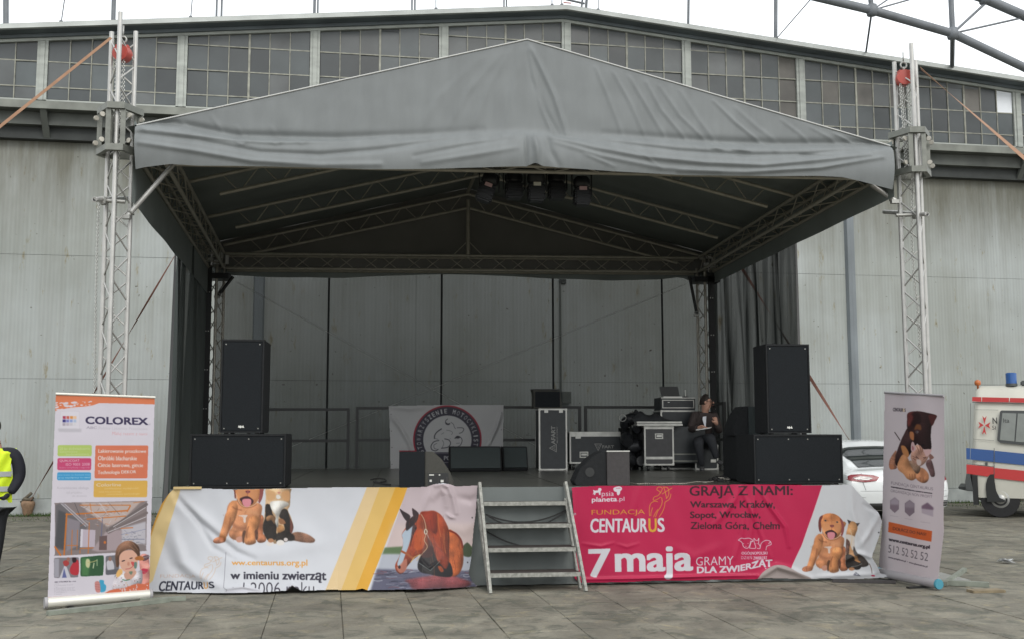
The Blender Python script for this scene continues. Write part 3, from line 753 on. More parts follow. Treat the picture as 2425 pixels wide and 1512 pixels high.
def valance_side(u0, u1, zt0, zt1, zb0, zb1, name='side_valance'):
    MB(ST.M).grid(50, 8, lambda a, b: (u0 + (u1 - u0) * a + .006 * sin(a * 26) * b, VC + (VEND - VC) * a, (zt0 + (zt1 - zt0) * a) * (1 - b) + b * (zb0 + (zb1 - zb0) * a))).build(name, M_CLOTHB, roof, smooth=True)
def zu(px, py, u): return ST.onu(px, py, u)
bl1 = zu(415, 582, UEL)[1]; br1 = zu(1885, 580, UER)[1]
valance_side(UEL - .004, url - .004, elz + .05, lrz + .05, ST.onu(305, 471, UEL)[1], bl1)
valance_side(UER + .004, urr + .004, erz + .05, rrz + .05, ST.onu(2108, 470, UER)[1], br1)
# rear valance with a wavy lower edge
RB = [(455, 640), (535, 652), (640, 657), (800, 659), (1000, 651), (1120, 651), (1300, 660), (1440, 665), (1560, 663), (1610, 656), (1640, 668), (1700, 650), (1730, 640)]
def rval(a, b):
    px = 455 + (1730 - 455) * a; u, zb = ST.onv(px, interp(RB, px), VREAR + .2); zt = ST.onv(px, 612 + 14 * a, VREAR + .2)[1]
    return (u, VREAR + .18 + .02 * sin(a * 50) * b, zt * (1 - b) + zb * b)
MB(ST.M).grid(80, 6, rval).build('rear_valance', M_CLOTHB, roof, smooth=True)

# trusses -------------------------------------------------------------
def lad(p, q, off, m, n, rc=.024, rbc=.009, par=roof, kind='zig'):
    """flat lattice truss: two chords, zigzag braces"""
    p, q, off = Vector(p), Vector(q), Vector(off)
    T = lambda x: ST.M @ x
    rod('chord', T(p), T(q), rc, m, par, 8); rod('chord', T(p + off), T(q + off), rc, m, par, 8)
    for i in range(n):
        t0, t1 = (i + .08) / n, (i + .92) / n
        a, b = (p, p + off) if i % 2 == 0 else (p + off, p)
        rod('brace', T(a + (q - p) * t0), T(b + (q - p) * t1), rbc, m, par, 6)
def boxtruss(p, q, m, n, w=.24, par=roof):
    p, q = Vector(p), Vector(q); d = (q - p).normalized(); s = Vector((-d.y, d.x, 0)).normalized() * w; dn = Vector((0, 0, -w)); T = lambda x: ST.M @ x
    o = [p - s / 2, p + s / 2, p + s / 2 + dn, p - s / 2 + dn]
    for a in o: rod('chord', T(a), T(a + (q - p)), .024, m, par, 8)
    for k in (0, 1, 2, 3):
        a0, b0 = o[k], o[(k + 1) % 4]
        for i in range(n):
            t0, t1 = (i + .08) / n, (i + .92) / n
            a, b = (a0, b0) if (i + k) % 2 == 0 else (b0, a0)
            rod('brace', T(a + (q - p) * t0), T(b + (q - p) * t1), .008, m, par, 6)
ztl, ztr = ST.onv(513, 603, VREAR)[1], ST.onv(1667, 614, VREAR)[1]
boxtruss((rl[0] + .15, VREAR, ztl), (rr[0] - .15, VREAR, ztr), M_RAFT, 22)                     # rear
fl = ST.onv(352, 330, .1)[1]; frz = ST.onv(2080, 370, .1)[1]
UFL, UFR = elu + .12, eru - .12
boxtruss((UFL + .1, .05, fl), (UFR - .1, .05, frz), M_RAFT, 26)                               # front, behind the valance
boxtruss((UFL - .02, .2, fl), (rl[0] + .02, VREAR - .2, ztl), M_RAFT, 18)                      # left side
boxtruss((UFR + .02, .2, frz), (rr[0] - .02, VREAR - .2, ztr), M_RAFT, 18)                     # right side
# rafters: four frames from the side trusses to the ridge
def ridge(v): 
    t = (v - VC) / (VEND - VC); return Vector((apu + (rau - apu) * t, v, apz + (raz - apz) * t - .16))
for v in (0.25, 2.05, 4.2, VREAR - .1):
    t = (v - VC) / (VEND - VC); R_ = ridge(v)
    for side in (-1, 1):
        e = Vector((elu + (url - elu) * t + .22, v, elz + (lrz - elz) * t - .06)) if side < 0 else Vector((eru + (urr - eru) * t - .22, v, erz + (rrz - erz) * t - .06))
        d = R_ - e; dn = Vector((0, 0, -.235))
        T = lambda x: ST.M @ x
        a0, a1 = e, R_; b0, b1 = e + d * .10 + dn, R_ + dn
        rod('rafter', T(a0), T(a1), .024, M_RAFT, roof, 8); rod('rafter', T(b0), T(b1), .024, M_RAFT, roof, 8)
        n = 14
        for i in range(n):
            s0, s1 = .1 + .88 * (i + .1) / n, .1 + .88 * (i + .9) / n
            pa = e + d * s0 + (dn if i % 2 else Vector()); pb = e + d * s1 + (Vector() if i % 2 else dn)
            rod('brace', T(pa), T(pb), .008, M_RAFT, roof, 6)
rod('ridge_tube', ST.M @ (ridge(0.1) + Vector((0, 0, .05))), ST.M @ (ridge(VREAR) + Vector((0, 0, .05))), .03, M_RAFT, roof, 8)
kp = ridge(VREAR - .1)
rod('king_post', ST.M @ (kp + Vector((0, 0, -.1))), ST.w(kp.x, VREAR - .1, ztl - .02), .035, M_RAFT, roof, 10)
for s in (-1, 1): rod('brace', ST.w(kp.x, VREAR - .1, ztl + .28), ST.w(kp.x + s * .28, VREAR - .1, ztl), .008, M_RAFT, roof, 6)
# corner blocks at the rear towers
M_BRIGHT = mat('glint_steel', (0.75, 0.75, 0.72), 0.3, 0.6)  # paler than the other steel: the blocks' shine put into the colour
for (u0, z0) in ((rl[0], ztl), (rr[0], ztr)):
    b = MB(ST.M)
    for dx, dy, dz, w, h in ((-.1, 0, -.02, .07, .05), (.0, -.05, .0, .09, .07), (.1, 0, -.05, .06, .09), (-.05, -.08, -.14, .08, .05), (.06, -.08, -.17, .10, .06), (.2, 0, -.12, .05, .14)):
        b.box(u0 + dx - w / 2, u0 + dx + w / 2, VREAR - .25 + dy, VREAR - .21 + dy, z0 + dz - h / 2, z0 + dz + h / 2)
    b.build('corner_block', M_BRIGHT, roof)
    boxpart('sleeve_block', ST.M, u0 - .22, u0 + .22, VREAR - .2, VREAR + .15, z0 - .42, z0 - .33, M_BLACKM, roof)
# knee braces from towers to trusses
def knee(a, b, r, m, va, vb_):
    p = ST.onv(*a, va); q = ST.onv(*b, vb_); P0, P1 = ST.w(p[0], va, p[1]), ST.w(q[0], vb_, q[1])
    rod('knee_brace', P0, P1, r, m, roof, 12)
    d = (P1 - P0).normalized()
    MB().ring(P0 + d * .05, d, r + .006, .012, 12, 5).box(P0.x - .05, P0.x + .03, P0.y - .03, P0.y + .03, P0.z - .03, P0.z + .01).build('clamp', M_STEEL, roof)
knee((302, 512), (412, 388), .026, M_ALU, -.02, .05)
knee((2120, 476), (2062, 438), .026, M_ALU, -.02, .05)
knee((515, 702), (552, 655), .026, M_BLACKM, VREAR - .1, VREAR - .1)
knee((1650, 746), (1632, 655), .026, M_BLACKM, VREAR - .1, VREAR - .1)
# stub tubes with couplers pointing at the viewer
for (px, py), s, par in (((224, 470), 1, tL), ((2194, 505), -1, tR)):
    u, z = ST.onv(px, py + 3, -.25)
    a = ST.w(u, -.25, z); b_ = ST.w(u + s * .12, .5, z + .18)
    rod('stub_tube', a, b_, .024, M_ALU, par, 12)
    MB(ST.M).ring((u, -.255, z), (0, 1, 0), .022, .004, 14, 4).build('tube_mouth', M_ALU, par)
    rod('tube_bore', ST.w(u, -.2505, z), ST.w(u, -.249, z), .02, M_BLACKM, par, 12)
    rod('coupler', ST.w(u + s * .04, -.05, z + .035), ST.w(u + s * .24, -.03, z + .03), .02, M_STEEL, par, 8)
    MB(ST.M).box(u + s * .03 - .03, u + s * .03 + .03, -.1, -.02, z - .01, z + .07).build('coupler', M_STEEL, par, bevel=.01)

# side curtains and rear scrim ----------------------------------------------
def gauze(name, col, alpha):
    m, t, b = new_mat(name)
    b.inputs['Base Color'].default_value = (*col, 1); b.inputs['Roughness'].default_value = 0.9; b.inputs['Specular IOR Level'].default_value = .1
    tr = t.nodes.new('ShaderNodeBsdfTransparent'); mx = t.nodes.new('ShaderNodeMixShader'); mx.inputs[0].default_value = alpha
    out = t.nodes['Material Output']; t.links.new(tr.outputs[0], mx.inputs[1]); t.links.new(b.outputs[0], mx.inputs[2]); t.links.new(mx.outputs[0], out.inputs[0])
    return m
M_GAUZE = gauze('black_gauze', (0.045, 0.055, 0.052), 0.76)
M_GAUZE2 = gauze('black_gauze_folded', (0.042, 0.048, 0.047), 0.86)
for _m, _lo, _hi, _c in ((M_GAUZE2, .84, 1.0, .05), (None, .86, 1.0, .09)):
    if _m is None: M_CURT = gauze('black_curtain', (0.075, 0.085, 0.08), 0.93); _m = M_CURT
    _t = _m.node_tree; _g = _t.nodes.new('ShaderNodeNewGeometry'); _mp = _t.nodes.new('ShaderNodeMapping'); _mp.inputs['Scale'].default_value = (5.5, 5.5, .22); _mp.inputs['Rotation'].default_value = (.05, 0, 0)
    _n = _t.nodes.new('ShaderNodeTexNoise'); _n.inputs['Scale'].default_value = 1.0; _n.inputs['Detail'].default_value = 5
    _t.links.new(_g.outputs['Position'], _mp.inputs[0]); _t.links.new(_mp.outputs[0], _n.inputs['Vector'])
    _r = _t.nodes.new('ShaderNodeMapRange'); _r.inputs[1].default_value = .38; _r.inputs[2].default_value = .62; _r.inputs[3].default_value = _lo; _r.inputs[4].default_value = _hi
    _t.links.new(_n.outputs[0], _r.inputs[0]); _t.links.new(_r.outputs[0], next(q for q in _t.nodes if q.type == 'MIX_SHADER').inputs[0])
M_SEAM = mat('gauze_seam', (0.015, 0.018, 0.018), 0.9)
scr = in_frame(ST, 'rear_scrim', 'see-through black gauze hanging across the back of the stage', 'backdrop', 0, VREAR + .25, .3)
sx = [ST.onv(x, 800, VREAR + .25)[0] for x in (508, 777, 1045, 1309, 1568, 1700)]
for i, (a, c) in enumerate(zip(sx, sx[1:])):
    MB(ST.M).grid(24, 10, lambda s, t: (a + (c - a) * s, VREAR + .25 + .012 * sin(s * 9 + i), 4.35 * (1 - t) + .25 * t)).build('scrim_panel', M_GAUZE, scr, smooth=True)
    if 0 < i: 
        rod('seam', ST.w(a, VREAR + .235, .25), ST.w(a, VREAR + .235, 4.3), .017, M_SEAM, scr, 6)
def edge_u(v, left):
    t = (v - VC) / (VEND - VC); return (UEL - .05 + (url - UEL) * t) if left else (UER + .05 + (urr - UER) * t)
def curtain(name, label, px_f, px_bot, m, dark):
    vf = 3.0
    for _ in range(12): vf = .5 * vf + .5 * ST.onu(px_f[0], px_f[1], edge_u(vf, dark))[0]
    U = edge_u(vf, dark); UB = edge_u(VREAR + .1, dark)
    o = in_frame(ST, name, label, 'curtain', U, vf, .3)
    du = ST.onv(px_bot[0], px_bot[1], vf)[0] - U
    def g(a, b):
        v = vf + (VREAR + .1 - vf) * a
        w = ((.04 + .09 * b) * (sin(a * 37 + b * 2) + .6 * sin(a * 83 + 1 + b * 3) + .4 * sin(a * 19))) if dark else (.03 + .05 * b) * (sin(a * 29 + b * 4) + .5 * sin(a * 47 - b * 5))
        return (U + (UB - U) * a + du * b * (1 - a) + w * .7, v + .03 * sin(a * 50 + b * 4), 4.3 * (1 - b) + .25 * b)
    MB(ST.M).grid(110, 30, g).build('cloth', m, o, smooth=True)
    hemv = MB(ST.M).grid(3, 30, lambda a, b: (U + du * b + (-1 if dark else 1) * (.055 * a - .03) * (b * .6 + .4), vf - .01, 4.25 * (1 - b) + .25 * b))
    hemv.build('hem', M_HEM, o, smooth=True)
M_HEM = mat('grey_hem', (0.10, 0.10, 0.10), 0.8)
curtain('side_curtain', 'dark curtain hanging in folds down the left side of the stage', (417, 580), (392, 1150), M_CURT, True)
curtain('side_curtain', 'thin grey gauze curtain hanging in folds down the right side of the stage', (1884, 578), (1900, 1100), M_GAUZE2, False)

# straps ------------------------------------------------------------------
def strap(name, label, P0, P1, w, m, twist=0.0, n=24, sagd=0.0):
    d = (P1 - P0); dn = d.normalized(); side = dn.cross(Vector((0, 0, 1))).normalized(); up = side.cross(dn)
    b = MB()
    vs_ = []
    for i in range(n + 1):
        t = i / n; a = twist * pi * t + .9
        o = side * cos(a) + up * sin(a); c = P0 + d * t - Vector((0, 0, sagd * 4 * t * (1 - t))); nn = dn.cross(o) * .0015
        for q in (c - o * w / 2 - nn, c + o * w / 2 - nn, c + o * w / 2 + nn, c - o * w / 2 + nn): vs_.append(q)
    fs_ = [(i * 4 + k, i * 4 + (k + 1) % 4, i * 4 + 4 + (k + 1) % 4, i * 4 + 4 + k) for i in range(n) for k in range(4)]
    b.add(vs_, fs_)
    return tag(b.build(name, m, smooth=False), label, 'strap')
def strap_px(a, va, b, vb_, **k):
    p = ST.onv(*a, va); return ST.w(p[0], va, p[1])
A0 = ST.onv(263, 90, -.08); p0 = ST.w(A0[0], -.08, A0[1]); q = ST.onv(0, 300, -.9); q0 = ST.w(q[0], -.9, q[1]); dd = (q0 - p0); q1 = p0 + dd * (p0.z / -dd.z) 
strap('guy_strap', 'orange strap running from the front left tower top down out of view to the left', p0, q1, .028, M_STRAP, 0.3)
A0 = ST.onv(2180, 163, -.05); p0 = ST.w(A0[0], -.05, A0[1]); q = ST.onv(2424, 374, -1.9); q0 = ST.w(q[0], -1.9, q[1]); dd = (q0 - p0); q1 = p0 + dd * (p0.z / -dd.z)
strap('guy_strap', 'orange strap running from the front right tower top down out of view to the right', p0, q1, .05, M_STRAP, -1.2)
gL = HG.onz(66, 1196, .18); e1 = HG.w(gL[0], gL[1], .20)
s0 = ST.onv(422, 592, VREAR); strap('guy_strap', 'thin red strap from the dark left curtain down to the weight by the hangar wall', ST.w(s0[0], VREAR, s0[1]), e1, .03, M_STRAPR, 3.2)
s0 = ST.onv(1740, 610, VREAR + .6); gR = HG.onz(2106, 1193, 0); gw = HG.w(gR[0], gR[1], 0); strap('guy_strap', 'red twisted strap coming down behind the white car', ST.w(s0[0], VREAR + .6, s0[1]), gw, .06, M_STRAPR, 2.1)
# weight that holds the left strap
M_CLAY = mat('terracotta_bundle', (0.22, 0.14, 0.085), 0.85, 0, 0.3, 12)
wt = thing('strap_weight', 'small terracotta pot-like weight tied to the red strap by the wall', 'weight', (e1.x, e1.y, 0))
MB().lathe([(.07, 0), (.085, .04), (.10, .13), (.125, .20), (.12, .25), (.08, .28)], 14, (e1.x, e1.y, 0)).build('pot', M_CLAY, wt, smooth=True)
MB().ring((e1.x, e1.y, .30), (0.2, .1, 1), .07, .03, 14, 6).tube((e1.x - .1, e1.y, .28), (e1.x + .06, e1.y, .42), .03, 8).tube((e1.x - .14, e1.y, .25), (e1.x + .1, e1.y, .33), .025, 8).build('knot', mat('dirty_webbing', (0.10, 0.085, 0.06), 0.9, 0, 0.3, 15), wt, smooth=True)
# rear guard rails -----------------------------------------------------------
def guard(pxs, py0, py1, v, label, side=False):
    u0 = ST.onv(pxs[0], py0, v)[0]; u1 = ST.onv(pxs[1], py0, v)[0]; z1 = ST.onv(pxs[1], py0, v)[1]; z2 = ST.onv(pxs[1], py1, v)[1]
    g = in_frame(ST, 'guard_rail', label, 'guard rail', u0, v, HD, group='black guard rails at the back of the stage')
    b = .022
    for u in (u0, u1): boxpart('post', ST.M, u - b, u + b, v - b, v + b, HD, z1, M_BLACKM, g)
    boxpart('rail', ST.M, u0 + b, u1 - b, v - b, v + b, z1 - 2 * b, z1, M_BLACKM, g); boxpart('rail', ST.M, u0 + b, u1 - b, v - b, v + b, z2 - b, z2 + b, M_BLACKM, g)
guard((590, 825), 965, 1042, VB - .1, 'black guard rail behind the left loudspeaker stack')
guard((846, 1120), 962, 1040, VB - .1, 'black guard rail the round-logo banner hangs on')
guard((1138, 1372), 960, 1040, VB - .1, 'black guard rail behind the tall flight case')
guard((1386, 1600), 960, 1040, VB - .1, 'black guard rail behind the laptop rack')
b = .022
u0, z1 = ST.onv(1714, 950, VB - 1.0); g = in_frame(ST, 'guard_rail', 'black guard rail turned sideways right of the seated man', 'guard rail', u0, VB - 1.0, HD)
u9 = ST.onv(1690, 952, VB - .2)[0]
boxpart('post', ST.M, u0 - b, u0 + b, VB - 1.0 - b, VB - 1.0 + b, HD, z1, M_BLACKM, g)
z2 = ST.onv(1714, 1040, VB - 1.0)[1]
for zz in (z1 - b, z2): bar('rail', (u0, VB - 1.0 + b, zz), (u9, VB - .2, zz), .04, .04, M_BLACKM, g)
boxpart('post', ST.M, u9 - b, u9 + b, VB - .2, VB - .2 + 2 * b, HD, z1, M_BLACKM, g)
# thin crossing tie wires behind the stage
for a, c in (((560, 668), (1350, 1098)), ((1625, 672), (680, 1060))):
    p = ST.onv(*a, VREAR + .1); q = ST.onv(*c, VREAR + .1)
    tag(rod('tie_wire', ST.w(p[0], VREAR + .1, p[1]), ST.w(q[0], VREAR + .1, q[1]), .003, M_STEEL, None, 5), 'thin tie wire crossing behind the stage from the upper %s corner' % ('left' if a[0] < 900 else 'right'), 'wire')
# moving-head lamps under the ridge -------------------------------------------
M_LAMPB = mat('lamp_black_plastic', (0.013, 0.014, 0.016), 0.42, 0, 0.2, 10)
M_STICK = mat('sticker_white', (0.62, 0.60, 0.52), 0.6); M_STICKP = mat('sticker_pink', (0.5, 0.33, 0.33), 0.6)
def lamp(px, py, w, h, label, tilt, sticker, ym=0.0, v=.75):
    u, z = ST.onv(px, py, v); k = v + 11.05; s = k / F_PX; w *= s; h *= s
    L = in_frame(ST, 'stage_lamp', label, 'stage lamp', u, v, z, group='five black stage lamps hanging under the ridge')
    R = Matrix.Translation((u, v, z)) @ Matrix.Rotation(tilt, 4, 'Y')
    body = MB(ST.M @ R); body.box(-w / 2, w / 2, -w / 2, w / 2, -h * .62, -.02); body.build('housing', M_LAMPB, L, bevel=.02)
    hd = MB(ST.M @ R); hd.lathe([(w * .46, 0), (w * .55, .02), (w * .55, h * .25), (w * .4, h * .34)], 18, (0, 0, -.015)); hd.build('head', M_LAMPB, L, auto=40)
    fins = MB(ST.M @ R)
    for i in range(4): fins.box(-w * .54, w * .54, -w * .54, w * .54, -h * .16 - i * h * .12, -h * .16 - i * h * .12 + .008)
    fins.build('cooling_fins', M_LAMPB, L)
    yk = MB(ST.M); zt = max(.12, 0)
    yk.box(u - w * .66, u - w * .60, v - .02, v + .02, z - h * .3, z + h * .5).box(u + w * .60, u + w * .66, v - .02, v + .02, z - h * .3, z + h * .5).box(u - w * .66, u + w * .66, v - .02, v + .02, z + h * .5, z + h * .56)
    yk.tube((u, v, z + h * .5), (u, v, z + h * .5 + .22), .02); yk.build('yoke', M_BLACKM, L)
    if sticker:
        T = ST.M @ R @ Matrix.Translation((.0, -w * .55 - .004, -h * .12)); boxpart('sticker', T, -.042, .042, -.002, .002, -.02, .022, sticker, L)
lamp(1158, 434, 38, 78, 'leftmost tilted lamp under the ridge with a pinkish sticker', .35, M_STICKP)
lamp(1216, 430, 40, 70, 'second lamp from the left under the ridge, seen from its plain side', 0, None, v=.9)
lamp(1269, 432, 40, 78, 'middle lamp under the ridge with a white sticker', 0, M_STICK)
lamp(1317, 430, 40, 72, 'fourth lamp from the left under the ridge, seen from its plain side', 0, None, v=.9)
lamp(1377, 442, 38, 76, 'rightmost lamp under the ridge with an orange-white sticker', 0, M_STICKP, v=.7)
rod_a, rod_b = ST.onv(1120, 398, .8), ST.onv(1410, 410, .8)
rod('lamp_bar', ST.w(rod_a[0], .8, rod_a[1]), ST.w(rod_b[0], .8, rod_a[1]), .024, M_BLACKM, roof, 10)
# ================================================================== things on the stage
M_SPK = mat('speaker_black_paint', (0.013, 0.014, 0.015), 0.75, 0, 0.25, 30, 0.1, 160, 0.22)
M_GRILLE = mat('speaker_grille_cloth', (0.013, 0.015, 0.017), 0.9, 0, 0.3, 120, 0.2, 260, 0.15)
M_GRILLET = mat('monitor_grille', (0.022, 0.030, 0.030), 0.85, 0, 0.2, 100, 0.2, 260)
M_MONSIDE = mat('monitor_side_carpet', (0.050, 0.049, 0.042), 0.9, 0, 0.15, 60, 0.2, 200)
M_MONGREY = mat('monitor_worn_grey', (0.042, 0.038, 0.038), 0.8, 0, 0.2, 30)
M_SCREW = mat('screw_head', (0.24, 0.24, 0.22), 0.4, 0.6)
M_BADGE = mat('silver_badge', (0.6, 0.6, 0.56), 0.4, 0.3)
M_CASE = mat('flight_case_laminate', (0.020, 0.024, 0.027), 0.5, 0, 0.2, 14)
M_CASEG = mat('flight_case_grey_laminate', (0.036, 0.036, 0.038), 0.5, 0, 0.2, 14)
M_EDGE = mat('case_aluminium_edge', (0.46, 0.46, 0.43), 0.4, 0.4, 0.2, 10)
M_LOGOG = mat('stencil_grey', (0.22, 0.22, 0.21), 0.7)
def T_at(fr, u, v, z, rz): return fr.M @ Matrix.Translation((u, v, z)) @ Matrix.Rotation(rz, 4, 'Z')
def cabinet(name, label, cat, fr, pxl, pxr, pyt, pyb, v, depth, rz=0.0, badge=True, screws=4, z0=None, group=None):
    ul, zb = fr.onv(pxl, pyb, v); ur, zt = fr.onv(pxr, pyt, v)
    if z0 is not None: zb = z0
    u = (ul + ur) / 2; w = ur - ul; h = zt - zb
    o = in_frame(fr, name, label, cat, u, v, zb, rz, group)
    T = T_at(fr, u, v, zb, rz)
    MB(T).box(-w / 2, w / 2, .03, depth, .012, h).build('cabinet', M_SPK, o, bevel=.008)
    MB(T).box(-w / 2 + .018, w / 2 - .018, .006, .029, .03, h - .022).build('grille', M_GRILLE, o, bevel=.004)
    for x0, x1, z0_, z1_ in ((-w / 2, -w / 2 + .016, .012, h), (w / 2 - .016, w / 2, .012, h), (-w / 2 + .016, w / 2 - .016, .012, .028), (-w / 2 + .016, w / 2 - .016, h - .02, h)):
        boxpart('frame', T, x0, x1, 0, .0295, z0_, z1_, M_SPK, o)
    for i in range(screws):
        x = -w / 2 + .045 + (w - .09) * (i / (screws - 1) if screws > 1 else .5)
        if screws == 4 and i in (1, 2): x = x * .72
        for z in (.055, h - .05): boxpart('screw', T, x - .006, x + .006, .001, .006, z - .006, z + .006, M_SCREW, o)
    for i in (-1, 1):
        for y in (.06, depth - .08): boxpart('foot', T, i * (w / 2 - .06) - .02, i * (w / 2 - .06) + .02, y - .02, y + .02, 0, .012, M_BLACKM, o)
    if badge:
        b = MB(T)
        b.prism([(-.030, .066), (-.022, .088), (-.010, .078), (-.002, .090), (.006, .074), (.014, .080), (.020, .090), (.032, .064), (.02, .062), (.008, .068), (-.006, .058), (-.016, .066)], .000, .005)
        b.build('badge', M_BADGE, o)
    return o, u, w, h, zb, T
GS = 'subwoofers at the stage corners'; GM = 'tall black main loudspeakers'
o, u, w, h, zb, T = cabinet('subwoofer', 'wide black subwoofer at the left front corner of the stage', 'subwoofer', ST, 447, 677, 1026, 1152, .06, .62, badge=False, z0=HD, group=GS)
cabinet('loudspeaker', 'tall black loudspeaker on the left subwoofer', 'loudspeaker', ST, 519, 626, 803, 1022, .10, .55, screws=2, z0=HD + h + .001, group=GM)
o, u, w, h, zb, T = cabinet('subwoofer', 'wide black subwoofer at the right front corner beside the white car', 'subwoofer', ST, 1787, 1993, 1027, 1146, .06, .62, badge=False, z0=HD, group=GS)
cabinet('loudspeaker', 'tall black loudspeaker on the right subwoofer', 'loudspeaker', ST, 1818, 1915, 814, 1022, .12, .42, screws=2, z0=HD + h + .001, group=GM)
o2, u2, w2, h2, zb2, T2 = cabinet('subwoofer', 'black subwoofer mostly hidden behind the one at the right front corner', 'subwoofer', ST, 1750, 1930, 1030, 1130, .85, .6, badge=False, z0=HD, group=GS)
# wedge monitors --------------------------------------------------------------
def wedge(label, u, v, z, rz, prof, width, m_side, m_front, group='black floor monitors', ridx=None, edge=None):
    """prof in the local x-z plane, extruded along local y"""
    o = in_frame(ST, 'floor_monitor', label, 'floor monitor', u, v, z, rz, group); T = T_at(ST, u, v, z, rz)
    MB(T).prism(prof, 0, width).build('cabinet', m_side, o, bevel=.006)
    return o, T
# front left, back of the box towards the viewer
uA, zA = ST.onv(1010, 1149, .22)
px2m = (11.05 + .22) / F_PX
prof = [(-.02, 0), (-.02, 80 * px2m), (16 * px2m, 80 * px2m), (36 * px2m, 62 * px2m), (55 * px2m, 32 * px2m), (64 * px2m, 8 * px2m), (60 * px2m, 0)]
o, T = wedge('floor monitor at the front edge showing its grey-brown side and connector panel', uA, .22, HD, 0, prof, .30, M_MONSIDE, None)
MB(T @ Matrix.Rotation(.0, 4, 'Z')).prism([(-64 * px2m, 0), (-64 * px2m, 80 * px2m), (-.022, 80 * px2m), (-.022, 0)], -.012, .30).build('grille', M_GRILLE, o)
MB(T).box(.015, .225, -.006, -.001, .02, .14).build('connector_panel', M_BLACKM, o)
for i, (x, z, w_, h_) in enumerate(((.025, .115, .05, .012), (.085, .118, .03, .010), (.125, .115, .015, .012), (.205, .05, .012, .05), (.03, .05, .022, .022), (.115, .03, .008, .05), (.145, .045, .03, .025), (.175, .04, .01, .04))):
    boxpart('connector', T, x, x + w_, -.010, -.006, z, z + h_, M_BADGE if i % 2 == 0 else M_MONGREY, o)
# front right, its mirror
uB, _ = ST.onv(1436, 1149, .22)
prof = [(-72 * px2m, 0), (-77 * px2m, 9 * px2m), (-64 * px2m, 38 * px2m), (-38 * px2m, 64 * px2m), (-13 * px2m, 79 * px2m), (.0, 80 * px2m), (.0, 0)]
o, T = wedge('floor monitor at the front edge right of the steps with a pale worn panel', uB, .22, HD, 0, prof, .30, M_SPK, None)
MB(T).box(.002, 55 * px2m, -.02, .30, 0, 79 * px2m).build('side_panel', M_MONGREY, o, bevel=.004)
boxpart('pale_edge', T, .0, 55 * px2m + .002, -.026, .0, 79 * px2m - .001, 79 * px2m + .012, M_EDGE, o)
MB(T).lathe([(.045, 0), (.05, .004)], 16, (-.18, -.002, .14), (0, -1, 0)).build('port', M_BLACKM, o)
# two grille-forward monitors further back
def mon2(label, pl, pr, pt, pb):
    u0, v0 = ST.onz((pl + pr) / 2, pb, HD); k = (v0 + 11.05) / F_PX; w_ = (pr - pl) * k; h_ = (pb - pt) * k
    o = in_frame(ST, 'floor_monitor', label, 'floor monitor', u0, v0, HD, 0, 'black floor monitors'); T = T_at(ST, u0, v0, HD, 0)
    MB(T).prism([(0, .0), (-.02, .04), (.12, h_), (.34, h_), (.42, .0)], -w_ / 2, w_ / 2, 'x').build('cabinet', M_SPK, o, bevel=.008)
    MB(T).prism([(-.024, .05), (-.034, .05), (.105, h_ - .015), (.115, h_ - .015)], -w_ / 2 + .02, w_ / 2 - .02, 'x').build('grille', M_GRILLET, o)
mon2('larger dark green-black floor monitor in front of the round-logo banner', 1065, 1187, 1057, 1115)
mon2('smaller floor monitor beside the tall flight case', 1191, 1250, 1057, 1113)
# curved-back monitor on the hidden subwoofer
uc_, _ = ST.onv(1772, 1023, .9)
kk = (11.05 + .9) / F_PX
o = in_frame(ST, 'floor_monitor', 'round-backed floor monitor standing on the hidden right subwoofer', 'floor monitor', uc_, .9, HD + h2 + .001, 0, 'black floor monitors'); T = T_at(ST, uc_, .9, HD + h2 + .001, 0)
MB(T).prism([(-38 * kk, 0), (-37 * kk, 18 * kk), (-30 * kk, 40 * kk), (-19 * kk, 58 * kk), (-8 * kk, 70 * kk), (0, 71 * kk), (0, 0)], 0, .35).build('cabinet', M_SPK, o, bevel=.006)
MB(T).box(.002, .24, -.004, .35, 0, 70 * kk).build('side_panel', M_GRILLET, o, bevel=.004)

# flight cases ---------------------------------------------------------------
def text_mesh(s, size=1.0, bold=0.0):
    cu = bpy.data.curves.new('lettering', 'FONT'); cu.body = s; cu.size = size; cu.offset = bold; cu.resolution_u = 3
    o = bpy.data.objects.new('lettering', cu); me = bpy.data.meshes.new_from_object(o)
    vs_ = np.zeros(len(me.vertices) * 3, np.float32); me.vertices.foreach_get('co', vs_); vs_ = vs_.reshape(-1, 3)[:, :2].copy()
    me.calc_loop_triangles(); tr = np.zeros(len(me.loop_triangles) * 3, np.int32); me.loop_triangles.foreach_get('vertices', tr)
    bpy.data.objects.remove(o); bpy.data.curves.remove(cu); bpy.data.meshes.remove(me)
    return vs_, tr.reshape(-1, 3)
def lettering(s, M, w, h, m, parent, bold=0.0, name='lettering'):
    """text stretched to w x h in the local x-z plane of M, origin lower left, facing -y"""
    p, tr = text_mesh(s, 1.0, bold); lo, hi = p.min(0), p.max(0)
    p = (p - lo) / (hi - lo)
    b = MB(M); b.add([(x * w, 0, z * h) for x, z in p], [tuple(t) for t in tr]); return b.build(name, m, parent)
